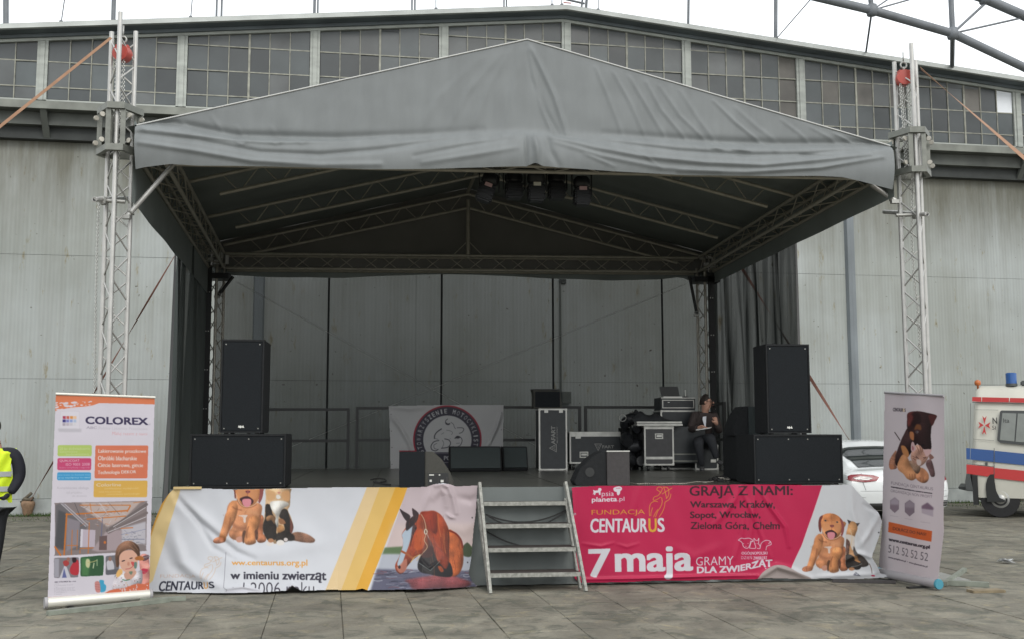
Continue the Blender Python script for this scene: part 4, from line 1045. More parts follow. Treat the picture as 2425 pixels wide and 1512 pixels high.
def case(name, label, pl, pr, pt, pb, v, depth, m_lam, casters=0.0, z0=None, rz=0.0, ew=.022, group='aluminium-edged flight cases'):
    u0, zb = ST.onv((pl + pr) / 2, pb, v); k = 1
    ul, zt = ST.onv(pl, pt, v); ur, _ = ST.onv(pr, pt, v); w_ = ur - ul
    zb = HD + casters if z0 is None else z0
    h_ = zt - zb
    o = in_frame(ST, name, label, 'flight case', u0, v, zb - casters, rz, group); T = T_at(ST, u0, v, zb, rz)
    MB(T).box(-w_ / 2 + .004, w_ / 2 - .004, .004, depth, .004, h_ - .004).build('case_body', m_lam, o)
    for x in (-w_ / 2, w_ / 2 - ew):
        for y in (0, depth - ew + .004): boxpart('edge', T, x, x + ew, y, y + ew, ew, h_ - ew, M_EDGE, o)
    for z in (0, h_ - ew):
        for y in (0, depth - ew + .004): boxpart('edge', T, -w_ / 2 + ew, w_ / 2 - ew, y, y + ew, z, z + ew, M_EDGE, o)
        for x in (-w_ / 2, w_ / 2 - ew): boxpart('edge', T, x, x + ew, ew, depth - ew + .004, z, z + ew, M_EDGE, o)
    for x in (-w_ / 2, w_ / 2 - 1.5 * ew):
        for z in (-.002, h_ - 1.5 * ew + .002): MB(T).box(x - .003, x + 1.5 * ew + .003, -.006, .012, z, z + 1.5 * ew).build('corner', M_EDGE, o, bevel=.005)
    if casters:
        for x in (-w_ / 2 + .07, w_ / 2 - .07):
            for y in (.07, depth - .07):
                c = MB(T).box(x - .03, x + .03, y - .03, y + .03, -.02, 0).lathe([(.02, -.015), (casters * .42, -.015), (casters * .42, .015), (.02, .015)], 14, (x, y, -casters * .56), (1, 0, 0)); c.build('caster', M_BLACKM, o)
    return o, T, w_, h_
def handle(T, x, z, o, w_=.13, h_=.09):
    b = MB(T)
    for q in ((x - w_ / 2, x + w_ / 2, z - h_ / 2, z - h_ / 2 + .014), (x - w_ / 2, x + w_ / 2, z + h_ / 2 - .014, z + h_ / 2), (x - w_ / 2, x - w_ / 2 + .014, z - h_ / 2 + .014, z + h_ / 2 - .014), (x + w_ / 2 - .014, x + w_ / 2, z - h_ / 2 + .014, z + h_ / 2 - .014)):
        b.box(q[0], q[1], -.007, .004, q[2], q[3])
    b.box(x - w_ * .32, x + w_ * .32, -.018, -.004, z - .012, z + .018); b.build('handle', M_EDGE, o)
def logo_tri(T, x, z, s, m, o, rot=0.0):
    """the hire firm's triangle mark"""
    R = T @ Matrix.Translation((x, -.0015, z)) @ Matrix.Rotation(rot, 4, 'Y')
    b = MB(R); P = [(-s, s * .85), (s, s * .85), (0, -s)]; I = [(-s * .74, s * .68), (s * .74, s * .68), (0, -s * .66)]
    for i in range(3):
        j = (i + 1) % 3; b.prism([P[i], P[j], I[j], I[i]], 0, .002)
    for dx, dz in ((-.3, .42), (.3, .42), (0, -.12), (0, .2)): b.prism([(s * (dx - .16), s * (dz + .1)), (s * (dx + .16), s * (dz + .1)), (s * dx, s * (dz - .2))], 0, .002)
    b.build('logo', m, o, kind=None)
vt_ = ST.onz(1306, 1112, HD)[1]
o, T, w_, h_ = case('flight_case', 'tall upright flight case with white-edged corners near the middle of the stage', 1276, 1343, 966, 1112, vt_, .42, M_CASE)
logo_tri(T, .0, h_ * .36, .062, M_LOGOG, o, pi / 2 * 1)
lettering('AFART', T @ Matrix.Translation((.035, -.0015, h_ * .42)) @ Matrix.Rotation(-pi / 2, 4, 'Y'), .27, .062, M_LOGOG, o, .03)
lettering('MUZYCZNY', T @ Matrix.Translation((.072, -.0015, h_ * .44)) @ Matrix.Rotation(-pi / 2, 4, 'Y'), .24, .02, M_LOGOG, o, .01)
for x in (-w_ * .3, w_ * .22): boxpart('latch', T, x, x + .055, -.008, -.001, h_ - .06, h_ - .012, M_EDGE, o)
us_, zs_ = ST.onv(1297, 965, vt_)
kk = (vt_ + 11.05) / F_PX
o = in_frame(ST, 'small_monitor', 'small black monitor speaker standing on the tall flight case', 'monitor speaker', us_, vt_, HD + h_, 0); T = T_at(ST, us_, vt_, HD + h_ + .002, 0)
MB(T).prism([(-33 * kk, 0), (-33 * kk, 36 * kk), (-36 * kk, 44 * kk), (30 * kk, 43 * kk), (36 * kk, 0)], .02, .3).build('cabinet', M_MONSIDE, o, bevel=.006)
boxpart('grille', T, -30 * kk, 29 * kk, .01, .0195, .02, 40 * kk, M_GRILLE, o)
boxpart('lip', T, -37 * kk, 31 * kk, .0, .31, 44.5 * kk, 46 * kk, M_BLACKM, o)
v2 = 4.85
o, T, w_, h_ = case('flight_case', 'low wide flight case on casters between the tall case and the right floor monitor', 1349, 1489, 1021, 1091, v2, .5, M_CASE, casters=.09)
handle(T, -w_ * .26, h_ * .28, o); logo_tri(T, -w_ * .02, h_ * .52, .06, M_LOGOG, o)
boxpart('lid_band', T, -w_ / 2 + .002, w_ / 2 - .002, -.004, .003, h_ - .07, h_ - .01, M_EDGE, o)
boxpart('latch', T, -w_ * .4, -w_ * .4 + .08, -.010, -.004, h_ - .1, h_ - .015, M_EDGE, o)
lettering('FART', T @ Matrix.Translation((w_ * .05, -.0015, h_ * .48)), .18, .045, M_LOGOG, o, .03)
v3 = ST.onz(1560, 1112, HD)[1] - .1
o, T, w_, h_ = case('flight_case', 'handled flight case on casters carrying the mixer tray', 1526, 1596, 1007, 1099, v3, .55, M_CASEG, casters=.075)
handle(T, 0, h_ * .74, o, .12, .08)
boxpart('lid_band', T, -w_ / 2 + .02, w_ / 2 - .02, -.004, .003, h_ * .155, h_ * .22, M_EDGE, o)
boxpart('lid_band', T, -w_ / 2 + .005, w_ / 2 - .005, -.004, .003, h_ - .045, h_ - .02, M_EDGE, o)
boxpart('case_side', T, w_ / 2 + .004, w_ / 2 + .5, .10, .6, .03, h_ - .01, M_CASE, o)
for zz in (.05, .15): boxpart('edge', T, w_ / 2 + .005, w_ / 2 + .46, .09, .099, zz, zz + .018, M_SLEEVE, o)
ztray = HD + .075 + h_ + .002
ul, _ = ST.onv(1508, 1006, v3 - .05); ur, zt2 = ST.onv(1616, 994, v3 - .05)
tr_ = in_frame(ST, 'mixer_tray', 'silver-edged mixing desk tray lying on the handled flight case', 'mixing desk', (ul + ur) / 2, v3 - .05, ztray)
b = MB(ST.M); b.box(ul, ur, v3 - .05, v3 + .6, ztray, ztray + .028).build('tray', M_EDGE, tr_, bevel=.004)
MB(ST.M).box(ul + .003, ur - .01, v3 - .045, v3 + .6, ztray + .029, ztray + .034).build('joint_line', M_BLACKM, tr_)
MB(ST.M).box(ul, ur - .01, v3 - .05, v3 + .6, ztray + .035, ztray + .062).build('lid', M_EDGE, tr_, bevel=.004)
def heap(name, label, u0, u1, v0, v1, z0, hf, m, seed):
    b = MB(ST.M).grid(50, 16, lambda a, c: (u0 + (u1 - u0) * a, v0 + (v1 - v0) * c, z0 + max(0, hf(a)) * sin(pi * c) ** .5 * (1 + .35 * mnoise.noise(Vector((a * 9, c * 5, seed)))) + .002))
    return tag(b.build(name, m, smooth=True), label, 'cloth')
M_BCLOTH = mat('black_cloth', (0.017, 0.019, 0.021), 0.85, 0, 0.3, 20, 0.3, 30)
k3 = (v3 + 11.05) / F_PX
heap('black_cover', 'crumpled black cover lying on the mixing desk', ul - .05, ur - .08, v3 + .0, v3 + .5, ztray + .062, lambda a: k3 * (22 * math.exp(-((a - .2) / .2) ** 2) + 14 * math.exp(-((a - .6) / .2) ** 2) + 3), M_BCLOTH, 3)
# dark stack of gear between the low case and the mixer case
o = in_frame(ST, 'lamp_stand', 'dark heap of stage lamps and cable between the low case and the mixer case', 'stage lamps', ST.onv(1500, 1100, v3 + .2)[0], v3 + .2, HD)
uq = ST.onv(1500, 1100, v3 + .2)[0]
for i, (px, py, r) in enumerate(((1480, 1000, 13), (1497, 990, 15), (1512, 1010, 14), (1484, 1040, 16), (1505, 1055, 17), (1490, 1085, 17), (1514, 1090, 15))):
    uu, zz = ST.onv(px, py, v3 + .2); r *= k3
    MB(ST.M).lathe([(r * .3, -r), (r * .9, -r * .8), (r, 0), (r * .8, r * .7), (r * .75, r * .9)], 14, (uu, v3 + .2, zz), (sin(i * 2.1), -.8, cos(i * 1.3) * .6)).build('lamp_can', M_LAMPB, o, auto=40)
boxpart('upright', ST.M, uq - .015, uq + .015, v3 + .35, v3 + .38, HD, HD + .85, M_BLACKM, o)
boxpart('gear_box', ST.M, uq - .12, uq + .12, v3 + .4, v3 + .7, HD, HD + .62, M_SPK, o)
MB(ST.M).ring((ST.onv(1474, 988, v3 + .1)[0], v3 + .1, ST.onv(1474, 988, v3 + .1)[1]), (0.3, 1, .2), .05, .006).build('hook', M_STEEL, o, smooth=True)
# laptop rack
v4 = v3 + .45
o, T, w_, h_ = case('rack_case', 'dark rack cabinet standing behind the mixing desk', 1566, 1646, 970, 1099, v4, .5, M_CASE, casters=.0, group=None)
zr = HD + h_ + .002
ul, _ = ST.onv(1565, 968, v4); ur, zt4 = ST.onv(1646, 940, v4)
rk = in_frame(ST, 'rack_unit', 'silver-framed rack box under the laptop', 'rack case', (ul + ur) / 2, v4, zr); T = T_at(ST, (ul + ur) / 2, v4, zr, 0); w_ = ur - ul; h_ = zt4 - zr
MB(T).box(-w_ / 2, w_ / 2, .01, .45, 0, h_).build('box', M_CASE, rk, bevel=.006)
for x0, x1, z0_, z1_ in ((-w_ / 2 + .02, w_ / 2 - .02, .03, .042), (-w_ / 2 + .02, w_ / 2 - .02, h_ - .045, h_ - .033), (-w_ / 2 + .02, -w_ / 2 + .034, .042, h_ - .045), (w_ / 2 - .034, w_ / 2 - .02, .042, h_ - .045)): boxpart('frame', T, x0, x1, .0, .009, z0_, z1_, M_EDGE, rk)
boxpart('frame', T, -w_ / 2, w_ / 2, .002, .009, h_ - .012, h_, M_EDGE, rk); boxpart('indicator', T, -w_ * .3, -w_ * .25, .003, .0099, h_ * .6, h_ * .65, M_BADGE, rk)
ul, _ = ST.onv(1563, 939, v4 + .1); ur, zt5 = ST.onv(1607, 914, v4 + .1); zl = zr + h_ + .002
lp = in_frame(ST, 'laptop', 'open black laptop on the rack with its lid towards the audience', 'laptop', (ul + ur) / 2, v4 + .1, zl)
MB(ST.M).prism([(ul + .02, zl + .018), (ur + .01, zl + .018), (ur - .015, zt5), (ul - .015, zt5)], v4 + .10, v4 + .108).build('lid', M_BLACKM, lp)
MB(ST.M).box(ul + .04, ur + .04, v4 + .06, v4 + .34, zl, zl + .016).build('base', M_BADGE, lp, bevel=.003)
ua, za = ST.onv(1623, 937, v4 + .1); an = in_frame(ST, 'antenna', 'thin pale antenna standing right of the laptop', 'antenna', ua, v4 + .1, zl)
rod('mast', ST.w(ua, v4 + .1, zl), ST.w(ua - .004, v4 + .1, ST.onv(1623, 922, v4 + .1)[1]), .009, M_EDGE, an); boxpart('foot', ST.M, ua - .03, ua + .03, v4 + .06, v4 + .14, zl, zl + .02, M_BLACKM, an)

# ================================================================== people
M_SKIN = mat('skin', (0.50, 0.28, 0.20), 0.6, 0, 0.1, 20)
M_HAIR = mat('dark_brown_hair', (0.022, 0.015, 0.011), 0.7, 0, 0.3, 60)
M_JACKET = mat('dark_brown_jacket', (0.040, 0.030, 0.028), 0.85, 0, 0.2, 12, 0.3, 25)
M_TROUS = mat('black_trousers', (0.016, 0.018, 0.022), 0.85, 0, 0.2, 12, 0.3, 25)
M_SHOE = mat('grey_shoes', (0.05, 0.05, 0.052), 0.7)
M_SHIRT = mat('white_shirt', (0.6, 0.62, 0.66), 0.8)
def skinned(name, joints, bones, m, parent, T, sub=2, root=0):
    """joints: name -> (x, y, z, r); grows one surface along the bones"""
    bm = bmesh.new(); sk_ = bm.verts.layers.skin.verify(); V = {}
    for k, (x, y, z, *r) in joints.items():
        v = bm.verts.new((x, y, z)); rr = r if len(r) == 2 else (r[0], r[0]); v[sk_].radius = rr; V[k] = v
    for a, c in bones: bm.edges.new((V[a], V[c]))
    list(V.values())[root][sk_].use_root = True
    me = bpy.data.meshes.new(name); bm.to_mesh(me); bm.free()
    o = bpy.data.objects.new(name, me); COL.objects.link(o)
    s = o.modifiers.new('s', 'SKIN'); s.use_smooth_shade = True; d = o.modifiers.new('d', 'SUBSURF'); d.levels = sub; d.render_levels = sub
    C.view_layer.update(); dg = C.evaluated_depsgraph_get(); me2 = bpy.data.meshes.new_from_object(o.evaluated_get(dg))
    bpy.data.objects.remove(o); me2.materials.clear(); me2.materials.append(m); me2.name = name
    me2.transform(WM[parent.name].inverted() @ T)
    o = bpy.data.objects.new(name, me2); link(o, parent, WM[parent.name]); return o
def chainb(*n): return list(zip(n, n[1:]))
# seated man: local frame, faces -y; x right
uM, vM = ST.onz(1664, 1112, HD); vM += .15
man = in_frame(ST, 'person', 'seated man in glasses and dark jacket holding a white tablet beside the rear right tower', 'person', uM, vM, HD); TM = T_at(ST, uM, vM, HD, 0)
k5 = (vM + 11.05) / F_PX
def mp(px, py, y=0.0):
    u, z = ST.onv(px, py, vM + y); return (u - uM, y, z - HD)
def J(px, py, y, *r): return (*mp(px, py, y), *r)
head_c = mp(1671, 951, -.05)
skinned('body', {'pel': J(1664, 1045, .12, .10), 'chest': J(1666, 1000, .05, .10), 'neck': J(1668, 978, 0, .055), 'neck2': J(1669, 970, -.02, .05), 'head': (*head_c, .085), 'crown': (head_c[0], head_c[1] + .02, head_c[2] + .07, .08),
    'jaw': (head_c[0] + .05, head_c[1] - .035, head_c[2] - .055, .045)}, chainb('pel', 'chest', 'neck', 'neck2', 'head', 'crown') + [('head', 'jaw')], M_SKIN, man, TM)
skinned('jacket', {'pel': J(1664, 1040, .14, .15, .12), 'waist': J(1664, 1018, .10, .145, .12), 'chest': J(1667, 996, .03, .17, .13), 'collar': J(1668, 981, .01, .075),
    'ls': J(1644, 984, .02, .085), 'le': J(1634, 1016, -.02, .062), 'lw': J(1652, 1012, -.22, .042),
    'rs': J(1692, 986, .02, .085), 're': J(1703, 1022, -.04, .062), 'rw': J(1697, 1004, -.16, .042)},
    chainb('pel', 'waist', 'chest', 'collar') + chainb('chest', 'ls', 'le', 'lw') + chainb('chest', 'rs', 're', 'rw'), M_JACKET, man, TM)
skinned('trousers', {'pel': J(1664, 1046, .12, .14, .12), 'lk': J(1652, 1046, -.30, .08), 'lsh': J(1658, 1078, -.26, .06), 'la': J(1662, 1103, -.20, .047),
    'rk': J(1682, 1036, -.34, .082), 'rsh': J(1690, 1062, -.36, .062), 'ra': J(1697, 1085, -.36, .047)},
    chainb('pel', 'lk', 'lsh', 'la') + chainb('pel', 'rk', 'rsh', 'ra'), M_TROUS, man, TM)
skinned('shoe', {'h': J(1661, 1106, -.18, .04), 'b': J(1662, 1110, -.28, .042, .03), 't': J(1663, 1111, -.38, .035, .022)}, chainb('h', 'b', 't'), M_SHOE, man, TM)
skinned('shoe', {'h': J(1698, 1089, -.36, .042), 'b': J(1706, 1096, -.40, .042, .03), 't': J(1716, 1094, -.43, .03, .02)}, chainb('h', 'b', 't'), M_SHOE, man, TM)
MB(TM).prism([mp(1704, 1101, 0)[::2], mp(1718, 1096, 0)[::2], mp(1718, 1094, 0)[::2], mp(1704, 1099, 0)[::2]], -.47, -.40).build('shoe_sole', M_EDGE, man)
hx, hy, hz = head_c
hair = MB(TM)
def hairp(a, b):
    th = a * 2 * pi; ph = b * pi * .56; r = .086 * (1 + .07 * sin(th * 5 + b * 7)) 
    z = hz + .04 + .085 * cos(ph); cut = 1 if cos(th - .5) < .2 else (.72 if b > .5 else 1)
    return (hx - .006 + r * .92 * sin(ph) * cos(th) * cut, hy + .02 + r * 1.02 * sin(ph) * sin(th), z - (.06 * b if cos(th) < -.2 else 0))
hair.grid(28, 12, hairp).build('hair', M_HAIR, man, smooth=True)
nose = MB(TM); nose.prism([(hx + .088, hz + .02), (hx + .112, hz - .018), (hx + .086, hz - .024)], hy - .065, hy - .035).build('nose', M_SKIN, man, smooth=True)
MB(TM).ring((hx + .055, hy - .088, hz + .012), (.35, -1, 0), .022, .003, 14, 4).ring((hx + .098, hy - .055, hz + .012), (1, -.7, 0), .02, .003, 14, 4).tube((hx + .035, hy - .09, hz + .014), (hx - .06, hy - .075, hz + .012), .003).build('glasses', M_BLACKM, man)
MB(TM).box(hx + .045, hx + .065, hy - .086, hy - .082, hz + .008, hz + .018).build('eye', M_BLACKM, man)
MB(TM).tube((hx + .07, hy - .085, hz - .052), (hx + .10, hy - .055, hz - .05), .004).build('mouth', mat('lips', (0.25, 0.09, 0.08), 0.6), man)
MB(TM).lathe([(.008, -.004), (.02, 0), (.014, .006)], 10, (hx - .035, hy - .09, hz - .005), (-.3, -1, 0)).build('ear', M_SKIN, man, smooth=True)
s_a, s_b, s_c = mp(1664, 985, -.10), mp(1672, 984, -.10), mp(1671, 1008, -.13)
MB(TM).add([s_a, s_b, s_c, mp(1668, 1008, -.13), mp(1663, 992, -.12)], [(0, 1, 2, 3, 4)]).build('shirt', M_SHIRT, man)
def hand(joints_root, fingers, name='hand'):
    jt = {'w': joints_root[0], 'p': joints_root[1]}; bn = [('w', 'p')]
    for i, f in enumerate(fingers):
        jt['a%d' % i] = f[0]; jt['b%d' % i] = f[1]; bn += [('p', 'a%d' % i), ('a%d' % i, 'b%d' % i)]
    skinned(name, jt, bn, M_SKIN, man, TM, 2)
hand((J(1652, 1012, -.23, .03), J(1660, 1009, -.28, .034, .02)), [(J(1664 + i * 2.0, 1006.5 + i * 1.1, -.30 - i * .008, .010), J(1670 + i * 1.4, 1010 + i * .4, -.33 - i * .008, .008)) for i in range(4)] + [(J(1660, 1006, -.31, .011), J(1665, 1008, -.35, .009))])
hand((J(1697, 1004, -.17, .03), J(1694, 997, -.20, .034, .022)), [(J(1689 + i * 2.6, 991 - (i in (1, 2)) * 1.5, -.22, .010), J(1687 + i * 2.8, 986.5 - (i in (1, 2)) * 1.5, -.21, .008)) for i in range(4)] + [(J(1688, 998, -.22, .011), J(1685, 994, -.24, .009))])
tb = in_frame(ST, 'tablet', 'white tablet held on the knee of the seated man', 'tablet', uM, vM - .32, HD + mp(1666, 1014, -.3)[2])
a, b_, c_, d_ = mp(1647, 1016, -.36), mp(1681, 1011, -.40), mp(1685, 1009, -.22), mp(1651, 1013, -.18)
q = MB(TM); q.add([a, b_, c_, d_] + [(x, y, z - .010) for x, y, z in (a, b_, c_, d_)], [(0, 1, 2, 3), (7, 6, 5, 4), (0, 4, 5, 1), (1, 5, 6, 2), (2, 6, 7, 3), (3, 7, 4, 0)]).build('slab_body', mat('white_plastic', (0.62, 0.62, 0.6), 0.4), tb)
v6 = vM + .02
o, T, w_, h_ = case('flight_case', 'low flight case the man sits on, its pale edges showing behind his legs', 1646, 1701, 1052, 1113, v6, .4, M_CASE)
boxpart('label_plate', T, .06, .14, -.006, .003, h_ * .30, h_ * .42, M_BADGE, o)
# cables and small things on the deck
def cable(label, pts, r=.007, m=M_CABLE, name='cable', v=None):
    P = []
    for px, py in pts:
        if v is None: u, vv = ST.onz(px, py, HD + r); P.append(ST.w(u, vv, HD + r))
        else: u, z = ST.onv(px, py, v); P.append(ST.w(u, v, max(z, HD + r)))
    out = []
    for i in range(len(P) - 1):
        p0, p1, p2, p3 = P[max(0, i - 1)], P[i], P[i + 1], P[min(len(P) - 1, i + 2)]
        for k in range(6):
            t = k / 6; out.append(.5 * ((2 * p1) + (p2 - p0) * t + (2 * p0 - 5 * p1 + 4 * p2 - p3) * t * t + (3 * p1 - p0 - 3 * p2 + p3) * t ** 3))
    out.append(P[-1]); return tag(MB().path(out, r, 5).build(name, m, smooth=True), label, 'cable')
M_PCAB = mat('pale_cable', (0.30, 0.28, 0.24), 0.6)
cable('pale cable lying along the front edge of the deck right of the floor monitor', [(1490, 1142), (1510, 1144), (1530, 1143), (1560, 1144), (1590, 1143), (1620, 1143), (1650, 1139), (1670, 1140), (1690, 1138)], .006, M_PCAB)
cable('black cables hanging beside the sideways guard rail', [(1722, 1030), (1712, 1060), (1714, 1090), (1704, 1105), (1706, 1118), (1722, 1124)], .008, v=vM - .5)
cable('black cable looping down to the deck behind the right subwoofer', [(1728, 1040), (1716, 1070), (1720, 1100), (1712, 1112), (1728, 1120)], .008, v=vM - .6)
pm = in_frame(ST, 'power_strip', 'heap of plugs and power strips beside the right subwoofer', 'power strips', *ST.onz(1708, 1140, HD), HD)
for i, (px, py, s_) in enumerate(((1684, 1138, .035), (1697, 1136, .05), (1708, 1134, .045), (1716, 1138, .05), (1706, 1140, .04), (1720, 1130, .05))):
    u, v = ST.onz(px, py, HD); MB(ST.M).box(u - s_, u + s_, v - s_ * .6, v + s_ * .6, HD, HD + s_ * .9, ).build('plug', (M_CABLE, M_MONGREY, M_BLACKM, M_PCAB)[i % 4], pm, bevel=.008)
for i in range(5):
    u, v = ST.onz(1696 + i * 6, 1139 - (i % 2) * 3, HD); MB(ST.M).ring((u, v, HD + .03), (.2, .3, 1), .05, .006, 14, 5).build('cable_loop', (M_PCAB if i == 2 else M_CABLE), pm, smooth=True)
cable('coiled black cable lying on the deck left of the floor monitor', [(1110, 1128), (1118, 1126), (1132, 1127), (1138, 1130), (1128, 1133), (1112, 1132), (1108, 1136), (1140, 1138), (1160, 1142)][:0] or [(878, 1134), (892, 1131), (908, 1132), (914, 1137), (900, 1140), (884, 1139), (900, 1143), (925, 1146)], .008)

# ================================================================== man in the high-visibility vest
GD = Frame(0, 0, 0)
M_HIVIS = mat('hi_vis_yellow', (0.62, 0.80, 0.02), 0.7, 0, 0.06, 5, 0.25, 14)
M_REFL = mat('reflective_band', (0.36, 0.38, 0.38), 0.5, 0.1)
M_NAVY = mat('navy_fleece', (0.010, 0.011, 0.018), 0.85, 0, 0.2, 12, 0.4, 18)
VMAN = 11.4
cx_, cz_ = GD.onv(-14, 1060, VMAN)
m2 = thing('person', 'standing man in a yellow high-visibility vest and dark clothes at the left edge', 'person', (cx_, VMAN, 0)); TV = Matrix.Translation((cx_, VMAN, 0))
km = VMAN / F_PX
def X(px): return (px + 14) * km
def Zp(py): return GD.onv(0, py, VMAN)[1]
skinned('body', {'pel': (0, 0, Zp(1190), .12), 'ch': (0, 0, Zp(1085), .13), 'nk': (0, 0, Zp(1046), .06), 'hd': (-.04, -.03, Zp(1014), .085), 'cr': (-.04, -.0, Zp(996), .085)}, chainb('pel', 'ch', 'nk', 'hd', 'cr'), M_SKIN, m2, TV)
skinned('sweater', {'pel': (0, 0, Zp(1190), .145, .10), 'wa': (0, 0, Zp(1150), .17, .12), 'ch': (0, 0, Zp(1095), .19, .13), 'nk': (0, 0, Zp(1052), .085),
    'ls': (X(34), .02, Zp(1070), .078), 'l1': (X(44), .02, Zp(1098), .074), 'le': (X(47), .03, Zp(1126), .068), 'l2': (X(43), -.02, Zp(1146), .058), 'lw': (X(36), -.08, Zp(1166), .048),
    'rs': (-X(34) , .02, Zp(1070), .078), 're': (-X(47), .03, Zp(1126), .066), 'rw': (-X(36), -.10, Zp(1160), .048)},
    chainb('pel', 'wa', 'ch', 'nk') + chainb('ch', 'ls', 'l1', 'le', 'l2', 'lw') + chainb('ch', 'rs', 're', 'rw'), M_NAVY, m2, TV)
skinned('collar', {'a': (0, 0, Zp(1056), .09), 'b': (0, -.01, Zp(1042), .075)}, chainb('a', 'b'), M_NAVY, m2, TV, 1)
skinned('trousers', {'pel': (0, 0, Zp(1196), .17, .13), 'lh': (.08, 0, Zp(1215), .10), 'lk': (.07, 0, Zp(1290), .078), 'la': (.04, .02, .09, .055), 'rh': (-.10, 0, Zp(1215), .10), 'rk': (-.12, 0, Zp(1290), .078), 'ra': (-.14, .02, .09, .055)},
    chainb('pel', 'lh', 'lk', 'la') + chainb('pel', 'rh', 'rk', 'ra'), M_TROUS, m2, TV)
for s in (.04, -.14): skinned('shoe', {'h': (s, .04, .045, .045), 'b': (s, -.06, .04, .045, .035), 't': (s, -.15, .035, .038, .028)}, chainb('h', 'b', 't'), M_BLACKM, m2, TV)
MB(TV).grid(24, 10, lambda a, b: (-.04 + .093 * sin(b * pi * .6) * cos(a * 2 * pi), .0 + .1 * sin(b * pi * .6) * sin(a * 2 * pi), Zp(1008) + .11 * cos(b * pi * .6))).build('hair', M_HAIR, m2, smooth=True)
def vest(side):
    x_in, x_out = (X(1), X(33)) if side > 0 else (-X(1) - .04, -X(33))
    def g(a, b):
        py = 1060 + (1181 - 1060) * b
        xo = x_out * (1 + .0 * b) + (X(4) - X(0)) * (b > .3) * min(1, (b - .3) * 3) * side; xi = x_in * (1 if b > .25 else 1)
        if b < .22: xi += side * (.22 - b) * .03
        x = xi + (xo - xi) * a
        y = -.155 + .10 * (abs(x) / .2) ** 2 - .01 * sin(a * 9 + b * 14)
        if b < .08: y += (.08 - b) * 1.6
        z = Zp(py) - (.03 if a > .8 and b > .95 else 0)
        return (x, y - .012, z)
    MB(TV).grid(16, 36, g).build('vest', M_HIVIS, m2, smooth=True)
    for y0, y1 in ((1114, 1126), (1149, 1161)):
        MB(TV).grid(10, 3, lambda a, b: ((x_in + (x_out + side * .017 - x_in) * a), -.178 + .10 * (abs(x_in + (x_out - x_in) * a) / .2) ** 2, Zp(y0 + (y1 - y0) * b))).build('reflective_band', M_REFL, m2, smooth=True)
vest(1); vest(-1)
for s in (1, -1):
    jt = {'w': (s * X(36), -.08, Zp(1166), .034), 'p': (s * X(32), -.12, Zp(1175), .04, .028)}; bn = [('w', 'p')]
    for i in range(4): jt['a%d' % i] = (s * X(29 - i * 1.2), -.14 - i * .012, Zp(1179 - i * 1.5), .011); jt['b%d' % i] = (s * X(24 - i), -.15 - i * .012, Zp(1178 - i * 1.3), .009); bn += [('p', 'a%d' % i), ('a%d' % i, 'b%d' % i)]
    skinned('hand', jt, bn, M_NAVY if s > 0 else M_SKIN, m2, TV)

# ================================================================== white car
M_CARW = mat('white_car_paint', (0.62, 0.64, 0.64), 0.22, 0, 0.02, 3); M_CARW.node_tree.nodes['Principled BSDF'].inputs['Coat Weight'].default_value = .6
M_CGLASS = mat('dark_car_glass', (0.020, 0.024, 0.024), 0.08, 0, 0.1, 3, spec=.8)
M_TAILR = mat('tail_light_red', (0.20, 0.012, 0.02), 0.25); M_TAILC = mat('tail_light_clear', (0.20, 0.19, 0.19), 0.2, 0.4, .3, 40)
M_TYRE = mat('tyre_rubber', (0.016, 0.016, 0.017), 0.85, 0, 0.2, 20)
M_RIM = mat('wheel_rim', (0.32, 0.32, 0.31), 0.4, 0.6, 0.2, 10)
M_GAPL = mat('panel_gap', (0.09, 0.095, 0.095), 0.8)
DC = 19.0
cxw = (2119 - CX) / F_PX * DC
CAR = Frame(cxw, DC, .07)
car = thing('car', 'white saloon car parked behind the narrow roll-up banner, seen from the rear', 'car', (cxw, DC, 0), CAR.yaw)
SEC = [  # y, half width, z bottom, z belt, z shoulder, z top, half width of top
    (0.00, .70, .30, .50, .60, .66, .55), (0.03, .86, .24, .56, .78, .84, .66), (0.10, .905, .20, .60, .93, .985, .70), (0.22, .92, .19, .62, 1.00, 1.07, .70), (0.50, .925, .18, .64, 1.02, 1.115, .70),
    (0.85, .93, .18, .66, 1.03, 1.24, .74), (1.25, .93, .18, .66, 1.03, 1.385, .70), (1.75, .93, .18, .66, 1.02, 1.462, .66), (2.3, .93, .18, .66, 1.0, 1.478, .62), (2.9, .93, .18, .66, .98, 1.43, .57),
    (3.45, .93, .18, .65, .96, 1.22, .62), (3.85, .93, .18, .64, .94, 1.00, .72), (4.4, .92, .19, .60, .84, .90, .70), (4.72, .86, .22, .50, .70, .76, .60), (4.85, .66, .30, .42, .56, .60, .48)]
def cz(z): return float(np.interp(z, [0, .2, .6, 1.0, 1.115, 1.478], [0, .15, .5, .81, .875, 1.375]))
def car_sec(y):
    y = y / .8
    if y <= SEC[0][0]: s = SEC[0]
    elif y >= SEC[-1][0]: s = SEC[-1]
    else:
        for a, b in zip(SEC, SEC[1:]):
            if a[0] <= y <= b[0]:
                t = (y - a[0]) / (b[0] - a[0]); t = t * t * (3 - 2 * t) * .5 + t * .5; s = [p + (q - p) * t for p, q in zip(a, b)]; break
    _, w, z0, zb, zs, zt, wt = s
    w *= 1.03; z0, zb, zs, zt = (cz(q) for q in (z0, zb, zs, zt))
    return [(0, z0), (w * .8, z0), (w * .96, z0 + .08), (w, zb), (w * .985, (zb + zs) / 2 + .02), (w * .95, zs - .02), (w * .90, zs + .0), ((w * .90 * .35 + wt * .65), zs + (zt - zs) * .62), (wt, zt - (zt - zs) * .12), (wt * .8, zt - .005), (wt * .4, zt + .012), (0, zt + .018)]
